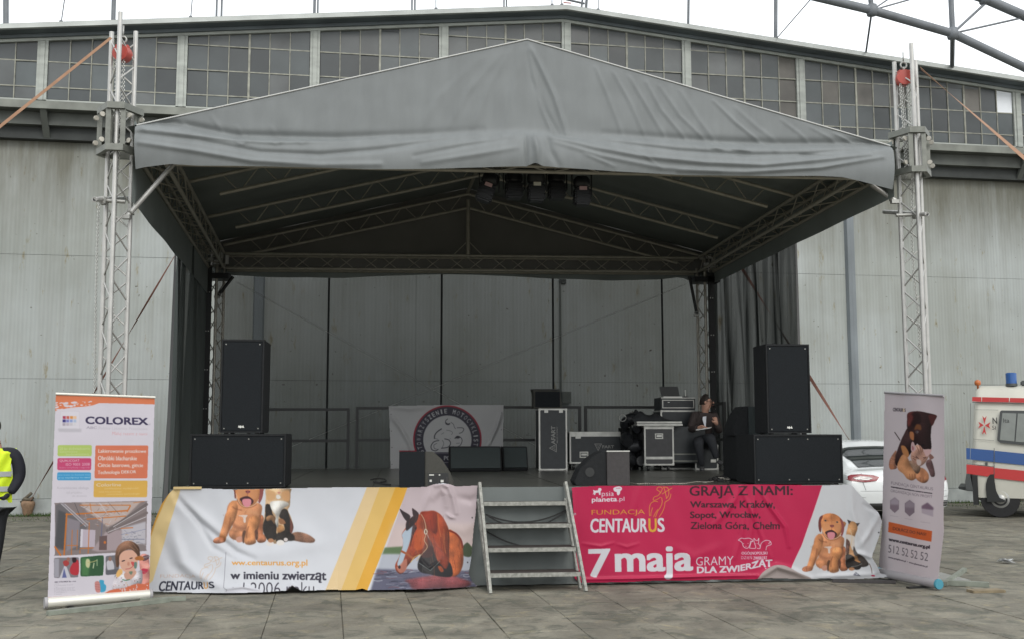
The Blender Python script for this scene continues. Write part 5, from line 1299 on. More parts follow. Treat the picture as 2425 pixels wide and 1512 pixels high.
def car_pt(y, t, off=0.0, side=1):
    s = car_sec(y); n = len(s) - 1; f = max(0, min(n - 1e-6, t * n)); i = int(f); g = f - i
    x = s[i][0] + (s[i + 1][0] - s[i][0]) * g; z = s[i][1] + (s[i + 1][1] - s[i][1]) * g
    return (side * x, y, z)
NY_ = 72; ys = [4.85 * .8 * (i / NY_) ** 1.15 for i in range(NY_ + 1)]
NT = 44
cv = MB(CAR.M); rowsv = []
for y in ys:
    rowsv.append([car_pt(y, k / NT, 0, 1) for k in range(NT)] + [car_pt(y, k / NT, 0, -1) for k in range(NT, 0, -1)])
nn = 2 * NT; allv = [p for r in rowsv for p in r]
cv.add(allv, [(j * nn + i, j * nn + (i + 1) % nn, (j + 1) * nn + (i + 1) % nn, (j + 1) * nn + i) for j in range(NY_) for i in range(nn)] + [tuple(range(nn))[::-1], tuple(range(NY_ * nn, NY_ * nn + nn))])
cv.build('body', M_CARW, car, auto=50)
def patch(name, m, pts, off=.008, thick=None):
    """pts: list of (y, x or t...) rows projected straight onto the tail along y"""
def tail_y(x, z):
    """first y where the section contains (|x|, z)"""
    for k in range(400):
        y = k * .006; s = car_sec(y)
        # section half width at height z
        best = -1
        for (x0, z0), (x1, z1) in zip(s[1:], s[2:]):
            if min(z0, z1) <= z <= max(z0, z1) and abs(z1 - z0) > 1e-6: best = max(best, x0 + (x1 - x0) * (z - z0) / (z1 - z0))
        if best >= abs(x): return y
    return 1.5
def tail_patch(name, poly, m, lift=.010, n=14):
    """polygon in (x, z) seen from behind, draped on the tail"""
    poly = [(x * 1.03, cz(z)) for x, z in poly]
    xs = [p[0] for p in poly]; zs = [p[1] for p in poly]; x0, x1, z0, z1 = min(xs), max(xs), min(zs), max(zs)
    def span(z):
        c = []
        for (ax, az), (bx, bz) in zip(poly, poly[1:] + poly[:1]):
            if (az - z) * (bz - z) <= 0 and abs(az - bz) > 1e-9: c.append(ax + (bx - ax) * (z - az) / (bz - az))
        return (min(c), max(c)) if c else ((x0 + x1) / 2,) * 2
    def g(a, b):
        z = z0 + (z1 - z0) * (.002 + .996 * b); l, r = span(z); x = l + (r - l) * a; return (x, tail_y(x, z) - lift, z)
    return MB(CAR.M).grid(n, n, g).build(name, m, car, smooth=True)
def cp(px, py, v=.3): u, z = CAR.onv(px, py, v); return (u, z)
win = [cp(1999, 1073, .9), cp(2050, 1068, 1.1), cp(2118, 1066, 1.2), cp(2186, 1068, 1.1), cp(2238, 1074, .9), cp(2196, 1117, .5), cp(2118, 1121, .45), cp(2048, 1118, .5)]
# rear window sits on the sloping glass between the pillars
def rw(a, b):
    y = (.56 + .72 * b) * .8; s = car_sec(y); xt = (.56 + .20 * b); x = -xt + 2 * xt * a
    z = float(np.interp(abs(x), [q[0] for q in s[::-1][:5]], [q[1] for q in s[::-1][:5]]))
    return (x, y - .006, z + .012)
MB(CAR.M).grid(26, 14, rw).build('rear_window', M_CGLASS, car, smooth=True)
for s in (1, -1):
    A = [(s * .915 * .985, .925), (s * .80, .975), (s * .66, .985), (s * .44, .965), (s * .33, .915), (s * .40, .83), (s * .60, .80), (s * .82, .83), (s * .90, .87)]
    tail_patch('tail_light', A, M_TAILR, .012, 18); tail_patch('tail_light_lens', [(s * .80, .905), (s * .66, .94), (s * .50, .92), (s * .46, .885), (s * .56, .85), (s * .74, .862)], M_TAILC, .020, 14)
    tail_patch('reflector', [(s * .86, .42), (s * .62, .41), (s * .60, .30), (s * .84, .30)], M_TAILR if s < 0 else M_BLACKM, .012, 8)
    if s > 0:
        for zz in (.33, .375): tail_patch('fog_chrome', [(s * .84, zz), (s * .68, zz), (s * .68, zz + .014), (s * .84, zz + .014)], M_RIM, .018, 5)
for s in (1, -1):
    tail_patch('boot_gap', [(s * .638, .82), (s * .645, .82), (s * .60, .62), (s * .592, .62)], M_GAPL, .006, 8); tail_patch('boot_gap', [(s * .62, 1.0), (s * .63, 1.0), (s * .64, .99), (s * .632, .985)], M_GAPL, .006, 5); tail_patch('bumper_line', [(s * .90, .50), (s * .60, .47), (s * .60, .475), (s * .90, .507)], M_GAPL, .004, 14)
tail_patch('boot_crease', [(-.62, .90), (.62, .90), (.62, .905), (-.62, .905)], M_GAPL, .003, 20)
tail_patch('diffuser', [(-.56, .22), (.56, .22), (.54, .36), (-.54, .36)], M_BLACKM, .008, 10)
tail_patch('number_plate', [(-.26, .66), (.26, .66), (.26, .77), (-.26, .77)], M_CARW, .02, 6)
tail_patch('bumper_gap', [(-.84, .60), (.84, .60), (.84, .606), (-.84, .606)], M_GAPL, .004, 30)
for s in (1, -1):
    sg = MB(CAR.M)
    def sw(a, b): y = (1.05 + 2.35 * a) * .8; p = car_pt(y, (6.3 + 1.4 * b) / 11, 0, s); return (p[0] + s * .008, p[1], p[2] + .003)
    sg.grid(24, 6, sw).build('side_window', M_CGLASS, car, smooth=True)
    for y in (.78, 3.08):
        c = (s * .86, y, .33)
        MB(CAR.M).lathe([(.20, -.10), (.32, -.09), (.335, 0), (.32, .09), (.20, .10)], 28, c, (1, 0, 0)).build('wheel', M_TYRE, car, auto=40)
        MB(CAR.M).lathe([(.05, .0), (.20, .0)], 24, (c[0] + s * .102, y, .33), (s, 0, 0)).build('rim', M_RIM, car)
    MB(CAR.M).box(s * .97, s * 1.08, 2.44, 2.56, .85, .97).build('mirror', M_CARW, car, bevel=.02)

# ================================================================== ambulance
M_AMW = mat('ambulance_cream_paint', (0.56, 0.55, 0.48), 0.35, 0, 0.05, 3)
M_AMB = mat('ambulance_blue_stripe', (0.030, 0.085, 0.25), 0.4); M_AMR = mat('ambulance_red_stripe', (0.46, 0.035, 0.035), 0.4)
M_AMG = mat('ambulance_grey_plastic', (0.06, 0.065, 0.065), 0.6); M_AGL = mat('curtained_glass', (0.20, 0.215, 0.20), 0.15, 0, 0.15, 4)
DA = 19.6
AM = Frame((2292 - CX) / F_PX * DA, DA, -.43)
am = thing('ambulance', 'cream ambulance with red and blue stripes parked at the right edge', 'ambulance', AM.w(0, 0, 0), AM.yaw)
def ap(px, py, v=0.0): return AM.onv(px, py, v)
LEN = 4.9
zroof = ap(2330, 914, .25)[1]; zrs = ap(2300, 950)[1]; zbot = .30
# cross section (v, z) swept along the length
prof = [(.10, zbot), (.0, zbot + .05), (-.02, .9), (0, 1.1), (.02, zrs), (.05, zrs + .05), (.07, zroof - .28), (.16, zroof - .06), (.32, zroof), (1.0, zroof + .04), (1.68, zroof), (1.84, zroof - .06), (1.93, zroof - .28), (1.97, 1.1), (1.97, zbot + .05), (1.85, zbot)]
def endsc(s, off):  # rounded ends
    return [((v - 1) * s + 1, 1.3 + (z - 1.3) * s) for v, z in prof]
bd = MB(AM.M); npf = len(prof); vs_ = []; us__ = [(0.0, .93), (.03, .975), (.09, 1.0), (LEN - 1.3, 1.0), (LEN - .3, .95), (LEN, .8)]
for uu, s in us__: vs_ += [(uu + (max(0, zz - 1.2) * .09 if uu < .2 else 0), v, zz) for v, zz in endsc(s, 0)]
bd.add(vs_, [(j * npf + i, j * npf + (i + 1) % npf, (j + 1) * npf + (i + 1) % npf, (j + 1) * npf + i) for j in range(len(us__) - 1) for i in range(npf)] + [tuple(range(npf))[::-1], tuple(range((len(us__) - 1) * npf, len(us__) * npf))])
bd.build('body', M_AMW, am, auto=35)
def sidepoly(name, pts, m, lift=.012, th=.006, v0=0.0):
    P = [ap(x, y, v0 - .03) for x, y in pts]; b = MB(AM.M).prism(P, v0 - .022 - lift, v0 - .022 - lift + th); return b.build(name, m, am)
za = Z(2860, 1100, 3.289)
def sp(name, pts, m, **k): return sidepoly(name, [za(x, y) for x, y in pts], m, **k)
sp('roof_stripe', [(150, 278), (240, 280), (238, 326), (148, 320)], M_AMR); sp('roof_stripe', [(246, 280), (512, 287), (508, 330), (244, 326)], M_AMR); sp('roof_stripe', [(520, 287), (1150, 302), (1150, 348), (516, 331)], M_AMR)
sp('gutter', [(150, 326), (1150, 350), (1150, 358), (150, 333)], M_AMG, lift=.006)
sp('blue_stripe', [(90, 780), (130, 783), (128, 893), (92, 890)], M_AMB); sp('blue_stripe', [(134, 783), (362, 803), (360, 916), (131, 893)], M_AMB); sp('blue_stripe', [(370, 806), (1150, 885), (1150, 1000), (368, 918)], M_AMB)
sp('red_stripe', [(92, 940), (362, 968), (362, 1040), (330, 1038), (300, 1060), (92, 1030)], M_AMR); sp('red_stripe', [(368, 975), (1150, 1052), (1150, 1160), (366, 1076)], M_AMR)
sp('panel_line', [(362, 780), (368, 780), (368, 1040), (362, 1040)], M_GAPL, lift=.016); sp('panel_line', [(130, 340), (134, 340), (128, 780), (124, 780)], M_GAPL, lift=.004)
sp('panel_line', [(180, 402), (405, 405), (405, 408), (180, 405)], M_GAPL, lift=.004); sp('panel_line', [(160, 690), (365, 705), (365, 708), (160, 693)], M_GAPL, lift=.004)
sp('panel_line', [(100, 932), (362, 962), (362, 966), (100, 936)], M_GAPL, lift=.004)
sp('window_frame', [(440, 410), (1100, 420), (1100, 790), (800, 765), (425, 728), (398, 708), (395, 690), (420, 430), (428, 415)], M_AMG, lift=.014)
sp('window_pane', [(445, 435), (583, 440), (562, 716), (420, 700)], M_AGL, lift=.022); sp('window_pane', [(597, 440), (1080, 455), (1080, 750), (575, 718)], M_AGL, lift=.022)
cr = [za(268, 556)]
def starp(ang):
    def q(r, a): return (268 + r * sin(a), 556 - r * 1.55 * cos(a))
    return [q(5, ang), q(64, ang - .34), q(44, ang), q(64, ang + .34)]
for k in range(4): sp('maltese_cross', [(lambda x, y: (x, y))(*p) for p in starp(k * pi / 2 + .03)], M_AMR, lift=.012)
def aml(s, x0, y0, x1, y1, m, bold=.02, lift=.014):
    a = ap(*za(x0, y1), -.03); b_ = ap(*za(x1, y0), -.03); lettering(s, AM.M @ Matrix.Translation((a[0], -.022 - lift, a[1])), b_[0] - a[0], b_[1] - a[1], m, am, bold)
M_LETK = mat('black_lettering', (0.03, 0.03, 0.03), 0.6)
aml('N', 350, 480, 392, 542, M_LETK); aml('Sł', 345, 560, 384, 600, M_LETK, 0); aml('lta', 455, 488, 512, 530, M_LETK, .0, .025)
sp('handle', [(278, 918), (302, 920), (300, 950), (276, 948)], M_AMG, lift=.02, th=.02)
MB(AM.M).prism([ap(*za(x, y)) for x, y in ((92, 1032), (128, 1034), (160, 1200), (90, 1190), (80, 1110))], -.05, 1.9).build('rear_bumper', M_AMG, am)
MB(AM.M).prism([ap(*za(x, y)) for x, y in ((8, 1166), (60, 1166), (160, 1190), (280, 1210), (280, 1228), (90, 1204), (12, 1188))], .2, 1.6).build('rear_step', M_AMG, am)
# wheels
wu, wz = ap(*za(425, 1285), .1); wr = .33
def wheel(u, v, s):
    MB(AM.M).lathe([(.19, -.10), (wr - .01, -.10), (wr, -.04), (wr, .05), (wr - .01, .10), (.19, .10)], 30, (u, v, wr), (0, 1, 0)).build('wheel', M_TYRE, am, auto=40)
    MB(AM.M).lathe([(.0, .05), (.07, .05), (.09, .02), (.15, .03), (.19, .0), (.20, .02)], 26, (u, v - s * .075, wr), (0, -s, 0), cap=False).build('rim', M_RIM, am, smooth=True)
for u_, v_, s_ in ((wu, .10, 1), (wu, 1.86, -1), (wu + 3.0, .10, 1), (wu + 3.0, 1.86, -1)): wheel(u_, v_, s_)
zz = [za(x, y) for x, y in ((296, 1310), (282, 1180), (285, 1130), (300, 1075), (325, 1042), (362, 1036), (372, 1120), (384, 1200), (420, 1270), (470, 1290), (470, 1310))]
P = [ap(x, y, -.02) for x, y in zz]; MB(AM.M).prism(P, -.034, -.026).build('wheel_arch', M_BLACKM, am)
MB(AM.M).box(wu - .45, wu - .36, -.04, .3, .22, .75).build('mud_flap', M_BLACKM, am)
# beacons
u_, z_ = ap(*za(205, 196), .3); MB(AM.M).lathe([(.015, -.06), (.02, 0), (.05, .01), (.058, .05), (.05, .09), (.01, .11)], 16, (u_, .3, zroof + .02)).build('orange_beacon', mat('amber_lens', (0.42, 0.12, 0.03), 0.3), am, smooth=True)
u_, z_ = ap(*za(536, 180), .35); MB(AM.M).lathe([(.10, .0), (.10, .05)], 18, (u_, .35, zroof)).build('beacon_base', M_AMG, am); MB(AM.M).lathe([(.092, .0), (.094, .19), (.07, .20)], 18, (u_, .35, zroof + .05)).build('blue_beacon', mat('blue_lens', (0.03, 0.10, 0.30), 0.25), am, auto=40)
u_, z_ = ap(*za(660, 170), .35); MB(AM.M).box(u_ - .06, u_ + .3, .3, .5, zroof, zroof + .1).build('roof_vent', M_AMG, am, bevel=.02)

# ================================================================== small things on the ground
def on_ground(px, py, z=0.0):
    x, y = GD.onz(px, py, z); return x, y
M_WOODP = mat('weathered_plank', (0.20, 0.16, 0.10), 0.85, 0, 0.3, 14); M_FOOTS = mat('outrigger_steel', (0.22, 0.24, 0.20), 0.5, 0.3, 0.25, 10)
def beam(name, label, cat, a, b, w, h, m, z=0.0):
    (x0, y0), (x1, y1) = on_ground(*a), on_ground(*b); A = Vector((x0, y0, z + h / 2)); B = Vector((x1, y1, z + h / 2)); d = (B - A); q = d.to_track_quat('X', 'Z').to_matrix().to_4x4()
    T = Matrix.Translation((A + B) / 2) @ q; bb = MB(T).box(-d.length / 2, d.length / 2, -w / 2, w / 2, -h / 2, h / 2)
    return tag(bb.build(name, m, bevel=.004), label, cat)
beam('outrigger_beam', 'long grey steel outrigger lying in front of the left roll-up banner', 'steel beam', (112, 1456), (400, 1424), .07, .04, M_FOOTS)
beam('outrigger_beam', 'thin steel outrigger end sticking out right of the left roll-up banner', 'steel beam', (330, 1426), (440, 1420), .05, .04, M_FOOTS, .0)
beam('outrigger_beam', 'grey steel outrigger sticking out right of the narrow roll-up banner', 'steel beam', (2190, 1381), (2342, 1389), .07, .05, M_FOOTS)
beam('outrigger_beam', 'dark flat bar lying under the white end of the pink banner', 'steel beam', (1970, 1377), (2120, 1380), .06, .03, M_MONGREY)
beam('outrigger_beam', 'short greenish outrigger pointing back beside the narrow roll-up banner', 'steel beam', (2236, 1386), (2284, 1352), .05, .045, M_FOOTS, .0)
beam('plank', 'small worn wooden plank under the end of the right outrigger', 'plank', (2296, 1402), (2372, 1400), .13, .028, M_WOODP)
x, y = on_ground(2384, 1332)
b = MB(); r3 = random.Random(3); pts = [(x + r3.uniform(-.11, .11), y + r3.uniform(-.07, .07), r3.uniform(0, .06)) for _ in range(16)]
b.add(pts, [(i, (i + 3) % 16, (i + 7) % 16) for i in range(16)]); lit = b.build('litter', mat('clear_plastic_litter', (0.55, 0.56, 0.56), 0.25), None); tag(lit, 'crumpled clear plastic wrapper on the ground at the far right', 'litter')
# ================================================================== printed cloths and banners
# every print is a coloured grid: the artwork is drawn flat here and carried by the cloth's own vertices
def srgb2lin(a): return np.where(a <= 0.04045, a / 12.92, ((a + 0.055) / 1.055) ** 2.4)
class Art:
    def __init__(s, x0, y0, x1, y1, bg, ss=2.0):
        s.x0, s.y0, s.ss = x0, y0, ss; s.W = int((x1 - x0) * ss); s.H = int((y1 - y0) * ss)
        s.a = np.ones((s.H, s.W, 3), np.float32) * (np.array(bg, np.float32) / 255); s.rng = np.random.default_rng(5)
    def box(s, pts, pad=0):
        P = (np.array(pts, np.float32) - (s.x0, s.y0)) * s.ss
        x0 = max(0, int(P[:, 0].min() - pad)); x1 = min(s.W, int(P[:, 0].max() + pad) + 2); y0 = max(0, int(P[:, 1].min() - pad)); y1 = min(s.H, int(P[:, 1].max() + pad) + 2)
        return P, x0, x1, y0, y1
    def mask(s, pts, pad=0):
        P, x0, x1, y0, y1 = s.box(pts, pad)
        if x1 <= x0 or y1 <= y0: return None
        yy, xx = np.mgrid[y0:y1, x0:x1] + 0.5; m = np.zeros(xx.shape, bool)
        for (ax, ay), (bx, by) in zip(P, np.roll(P, -1, 0)):
            if ay == by: continue
            c = ((ay > yy) != (by > yy)) & (xx < (bx - ax) * (yy - ay) / (by - ay) + ax); m ^= c
        return m.astype(np.float32), x0, x1, y0, y1
    def put(s, r, col, alpha=1.0, soft=0.0, fur=0.0):
        if r is None: return
        m, x0, x1, y0, y1 = r
        if soft > 0:
            k = max(1, int(soft * s.ss)); ker = np.exp(-(np.arange(-2 * k, 2 * k + 1) / k) ** 2); ker /= ker.sum()
            if min(m.shape) > len(ker):  # soft edge
                m = np.apply_along_axis(lambda v: np.convolve(v, ker, 'same'), 0, m); m = np.apply_along_axis(lambda v: np.convolve(v, ker, 'same'), 1, m)
        c = np.array(col, np.float32) / 255 * np.ones(m.shape + (3,), np.float32)
        if fur:
            k2 = int(max(3, min(m.shape) * .16)); r_ = k2
            def bl(v):
                kk = np.ones(2 * r_ + 1) / (2 * r_ + 1)
                for ax in (0, 1, 0, 1): v = np.apply_along_axis(lambda q_: np.convolve(np.pad(q_, r_), kk, 'valid'), ax, v)
                return v
            mb = bl(m); sx_ = np.roll(mb, k2 // 2, 1) - np.roll(mb, -(k2 // 2), 1); sy_ = np.roll(mb, k2 // 2, 0) - np.roll(mb, -(k2 // 2), 0)
            big = s.rng.normal(0, 1, m.shape); big = bl(big); big /= max(1e-6, big.std())
            c = c * np.clip(.74 + .34 * mb - .35 * sx_ - .45 * sy_ + .085 * big, .35, 1.35)[..., None]
            fur = fur * .7
            n = s.rng.normal(0, 1, m.shape); n = (n + np.roll(n, 1, 0) + np.roll(n, 2, 0) + np.roll(n, 1, 1)) / 2; c = c * (1 + fur * n[..., None])
        a = (m * alpha)[..., None]; s.a[y0:y1, x0:x1] = s.a[y0:y1, x0:x1] * (1 - a) + np.clip(c, 0, 1) * a
    def poly(s, pts, col, alpha=1.0, soft=0.0, fur=0.0): s.put(s.mask(pts, soft * s.ss * 2), col, alpha, soft, fur)
    def sm(s, pts, col, **k):
        """closed smooth outline through pts"""
        n = len(pts); out = []
        for i in range(n):
            p0, p1, p2, p3 = (np.array(pts[(i + j) % n], float) for j in (-1, 0, 1, 2))
            for t in (0, .25, .5, .75): out.append(tuple(.5 * ((2 * p1) + (p2 - p0) * t + (2 * p0 - 5 * p1 + 4 * p2 - p3) * t * t + (3 * p1 - p0 - 3 * p2 + p3) * t ** 3)))
        s.poly(out, col, **k)
    def ell(s, cx, cy, rx, ry, col, rot=0, **k):
        s.poly([(cx + rx * cos(t) * cos(rot) - ry * sin(t) * sin(rot), cy + rx * cos(t) * sin(rot) + ry * sin(t) * cos(rot)) for t in np.linspace(0, 2 * pi, 28)[:-1]], col, **k)
    def line(s, pts, w, col, smooth=False, alpha=1.0, soft=0.0):
        if smooth and len(pts) > 2:
            out = []
            for i in range(len(pts) - 1):
                p0, p1, p2, p3 = (np.array(pts[min(len(pts) - 1, max(0, i + j))], float) for j in (-1, 0, 1, 2))
                for t in (0, .25, .5, .75): out.append(tuple(.5 * ((2 * p1) + (p2 - p0) * t + (2 * p0 - 5 * p1 + 4 * p2 - p3) * t * t + (3 * p1 - p0 - 3 * p2 + p3) * t ** 3)))
            pts = out + [pts[-1]]
        P, x0, x1, y0, y1 = s.box(pts, (w + soft * 2) * s.ss + 1)
        if x1 <= x0 or y1 <= y0: return
        yy, xx = np.mgrid[y0:y1, x0:x1] + 0.5; d = np.full(xx.shape, 1e9)
        for (ax, ay), (bx, by) in zip(P, P[1:]):
            l = max(1e-6, (bx - ax) ** 2 + (by - ay) ** 2); t = np.clip(((xx - ax) * (bx - ax) + (yy - ay) * (by - ay)) / l, 0, 1)
            d = np.minimum(d, np.hypot(xx - ax - t * (bx - ax), yy - ay - t * (by - ay)))
        s.put((np.clip(w * s.ss / 2 - d + .5, 0, 1).astype(np.float32), x0, x1, y0, y1), col, alpha, soft)
    def text(s, t, quad, col, bold=0.0, alpha=1.0, warp=None, fn=None):
        """quad: plate points for lower left, lower right, upper right, upper left of the ink box"""
        p, tr = text_mesh(t, 1.0, min(bold, 0.0)); lo, hi = p.min(0), p.max(0); p = (p - lo) / (hi - lo)
        q = [np.array(v, float) for v in (quad or [(0, 0)] * 4)]
        a, b = p[:, :1], p[:, 1:]
        P = q[0] * (1 - a) * (1 - b) + q[1] * a * (1 - b) + q[2] * a * b + q[3] * (1 - a) * b
        if fn is not None: P = np.array([fn(x, y) for x, y in p])
        P = (P - (s.x0, s.y0)) * s.ss
        pd = 2 + int(max(0, bold) * 2 * (P[:, 1].max() - P[:, 1].min()))
        x0, x1 = max(0, int(P[:, 0].min()) - pd), min(s.W, int(P[:, 0].max()) + pd); y0, y1 = max(0, int(P[:, 1].min()) - pd), min(s.H, int(P[:, 1].max()) + pd)
        if x1 <= x0 or y1 <= y0: return
        K = 2; M_ = np.zeros(((y1 - y0) * K, (x1 - x0) * K), np.float32); Q = (P - (x0, y0)) * K
        for i, j, k in tr:
            A, B, C_ = Q[i], Q[j], Q[k]; xa, xb = int(min(A[0], B[0], C_[0])), int(max(A[0], B[0], C_[0])) + 1; ya, yb = int(min(A[1], B[1], C_[1])), int(max(A[1], B[1], C_[1])) + 1
            xa, ya = max(0, xa), max(0, ya); xb, yb = min(M_.shape[1], xb), min(M_.shape[0], yb)
            if xb <= xa or yb <= ya: continue
            X_ = np.arange(xa, xb)[None, :] + .5; Y_ = np.arange(ya, yb)[:, None] + .5
            e0 = (B[0] - A[0]) * (Y_ - A[1]) - (B[1] - A[1]) * (X_ - A[0]); e1 = (C_[0] - B[0]) * (Y_ - B[1]) - (C_[1] - B[1]) * (X_ - B[0]); e2 = (A[0] - C_[0]) * (Y_ - C_[1]) - (A[1] - C_[1]) * (X_ - C_[0])
            M_[ya:yb, xa:xb][((e0 >= 0) & (e1 >= 0) & (e2 >= 0)) | ((e0 <= 0) & (e1 <= 0) & (e2 <= 0))] = 1
        if bold > 0:
            hh = max(1.0, (P[:, 1].max() - P[:, 1].min()) * K); r_ = int(round(bold * 1.15 * hh))
            B_m = M_.copy()
            for dx in range(-r_, r_ + 1):
                for dy in (-(r_ // 2), 0, r_ // 2): B_m = np.maximum(B_m, np.roll(np.roll(M_, dx, 1), dy, 0))
            M_ = B_m
        m = M_.reshape(y1 - y0, K, x1 - x0, K).mean((1, 3)); s.put((m, x0, x1, y0, y1), col, alpha)
    def sample(s, X_, Y_):
        r = int(round(s.ss)); H, W = s.H // r, s.W // r
        a = s.a[:H * r, :W * r].reshape(H, r, W, r, 3).mean((1, 3))
        x = np.clip((X_ - s.x0) * s.ss / r - .5, 0, W - 1.001); y = np.clip((Y_ - s.y0) * s.ss / r - .5, 0, H - 1.001)
        i, j = x.astype(int), y.astype(int); fx, fy = (x - i)[:, None], (y - j)[:, None]
        return a[j, i] * (1 - fx) * (1 - fy) + a[j, i + 1] * fx * (1 - fy) + a[j + 1, i] * (1 - fx) * fy + a[j + 1, i + 1] * fx * fy
def print_mat(name, rough=0.5, coat=0.0, gain=1.0):
    m, t, b = new_mat(name); at = t.nodes.new('ShaderNodeAttribute'); at.attribute_name = 'print'
    g = t.nodes.new('ShaderNodeNewGeometry'); n = t.nodes.new('ShaderNodeTexNoise'); n.inputs['Scale'].default_value = 5; t.links.new(g.outputs['Position'], n.inputs['Vector'])
    mr = t.nodes.new('ShaderNodeMapRange'); mr.inputs[3].default_value = .94 * gain; mr.inputs[4].default_value = 1.05 * gain; t.links.new(n.outputs[0], mr.inputs[0])
    v = t.nodes.new('ShaderNodeVectorMath'); v.operation = 'SCALE'; t.links.new(at.outputs['Color'], v.inputs[0]); t.links.new(mr.outputs[0], v.inputs['Scale']); t.links.new(v.outputs[0], b.inputs['Base Color'])
    b.inputs['Roughness'].default_value = rough; b.inputs['Coat Weight'].default_value = coat; b.inputs['Specular IOR Level'].default_value = .22
    return m
def inside(poly, X_, Y_):
    m = np.zeros(X_.shape, bool)
    for (ax, ay), (bx, by) in zip(poly, poly[1:] + poly[:1]):
        if ay == by: continue
        m ^= ((ay > Y_) != (by > Y_)) & (X_ < (bx - ax) * (Y_ - ay) / (by - ay) + ax)
    return m
def print_mesh(name, art, outline, fr, surf, disp, m, parent, step=1.0, gain=.64):
    """cloth over the plate area of outline; surf(X,Y) gives v on frame fr, disp bulges it towards the viewer"""
    xs = np.arange(min(p[0] for p in outline), max(p[0] for p in outline) + step, step); ys_ = np.arange(min(p[1] for p in outline), max(p[1] for p in outline) + step, step)
    X_, Y_ = np.meshgrid(xs, ys_); nx, ny = len(xs), len(ys_)
    R = np.array(fr.I.to_3x3() @ RCAM); e = np.array(fr.I @ EYE)
    D = np.stack([(X_ - CX) / F_PX, -(Y_ - CY) / F_PX, -np.ones_like(X_)], -1) @ R.T
    V = surf(X_, Y_); t = (V - e[1]) / D[..., 1]; P = e + D * t[..., None]; P[..., 1] -= disp(X_, Y_)
    P[..., 2] = np.maximum(P[..., 2], 0.006)
    Pw = P.reshape(-1, 3) @ np.array(fr.M.to_3x3()).T + np.array(fr.M.translation)
    Il = WM[parent.name].inverted(); Pl = Pw @ np.array(Il.to_3x3()).T + np.array(Il.translation)
    keep = inside(outline, X_[:-1, :-1] + step / 2, Y_[:-1, :-1] + step / 2).ravel()
    j, i = np.mgrid[0:ny - 1, 0:nx - 1]; a = (j * nx + i).ravel()[keep]; F = np.stack([a, a + nx, a + nx + 1, a + 1], 1)
    used, inv = np.unique(F, return_inverse=True); F = inv.reshape(F.shape); co = Pl[used].astype(np.float32)
    col = srgb2lin(np.clip(art.sample(X_.ravel()[used], Y_.ravel()[used]), 0, 1)) * gain
    me = bpy.data.meshes.new(name); me.vertices.add(len(co)); me.vertices.foreach_set('co', co.ravel())
    me.loops.add(F.size); me.loops.foreach_set('vertex_index', F.ravel().astype(np.int32)); me.polygons.add(len(F))
    me.polygons.foreach_set('loop_start', np.arange(0, F.size, 4, dtype=np.int32)); me.polygons.foreach_set('use_smooth', np.ones(len(F), bool))
    me.update(calc_edges=True); ca = me.color_attributes.new('print', 'FLOAT_COLOR', 'POINT'); ca.data.foreach_set('color', np.concatenate([np.minimum(col, .85), np.ones((len(col), 1))], 1).astype(np.float32).ravel())
    me.materials.append(m); o = bpy.data.objects.new(name, me); return link(o, parent, WM[parent.name])
def fold_field(folds):
    def f(X_, Y_):
        d = np.zeros_like(X_)
        for pts, w, a in folds:
            best = np.full(X_.shape, 1e9); tt = np.zeros_like(X_); n = len(pts) - 1
            for k, ((x0, y0), (x1, y1)) in enumerate(zip(pts, pts[1:])):
                l = (x1 - x0) ** 2 + (y1 - y0) ** 2; t = np.clip(((X_ - x0) * (x1 - x0) + (Y_ - y0) * (y1 - y0)) / l, 0, 1)
                r = np.hypot(X_ - x0 - t * (x1 - x0), Y_ - y0 - t * (y1 - y0)); s = r < best; best = np.where(s, r, best); tt = np.where(s, (k + t) / n, tt)
            d += a * np.exp(-(best / w) ** 2) * (.4 + .6 * np.sin(pi * tt))
        return d
    return f

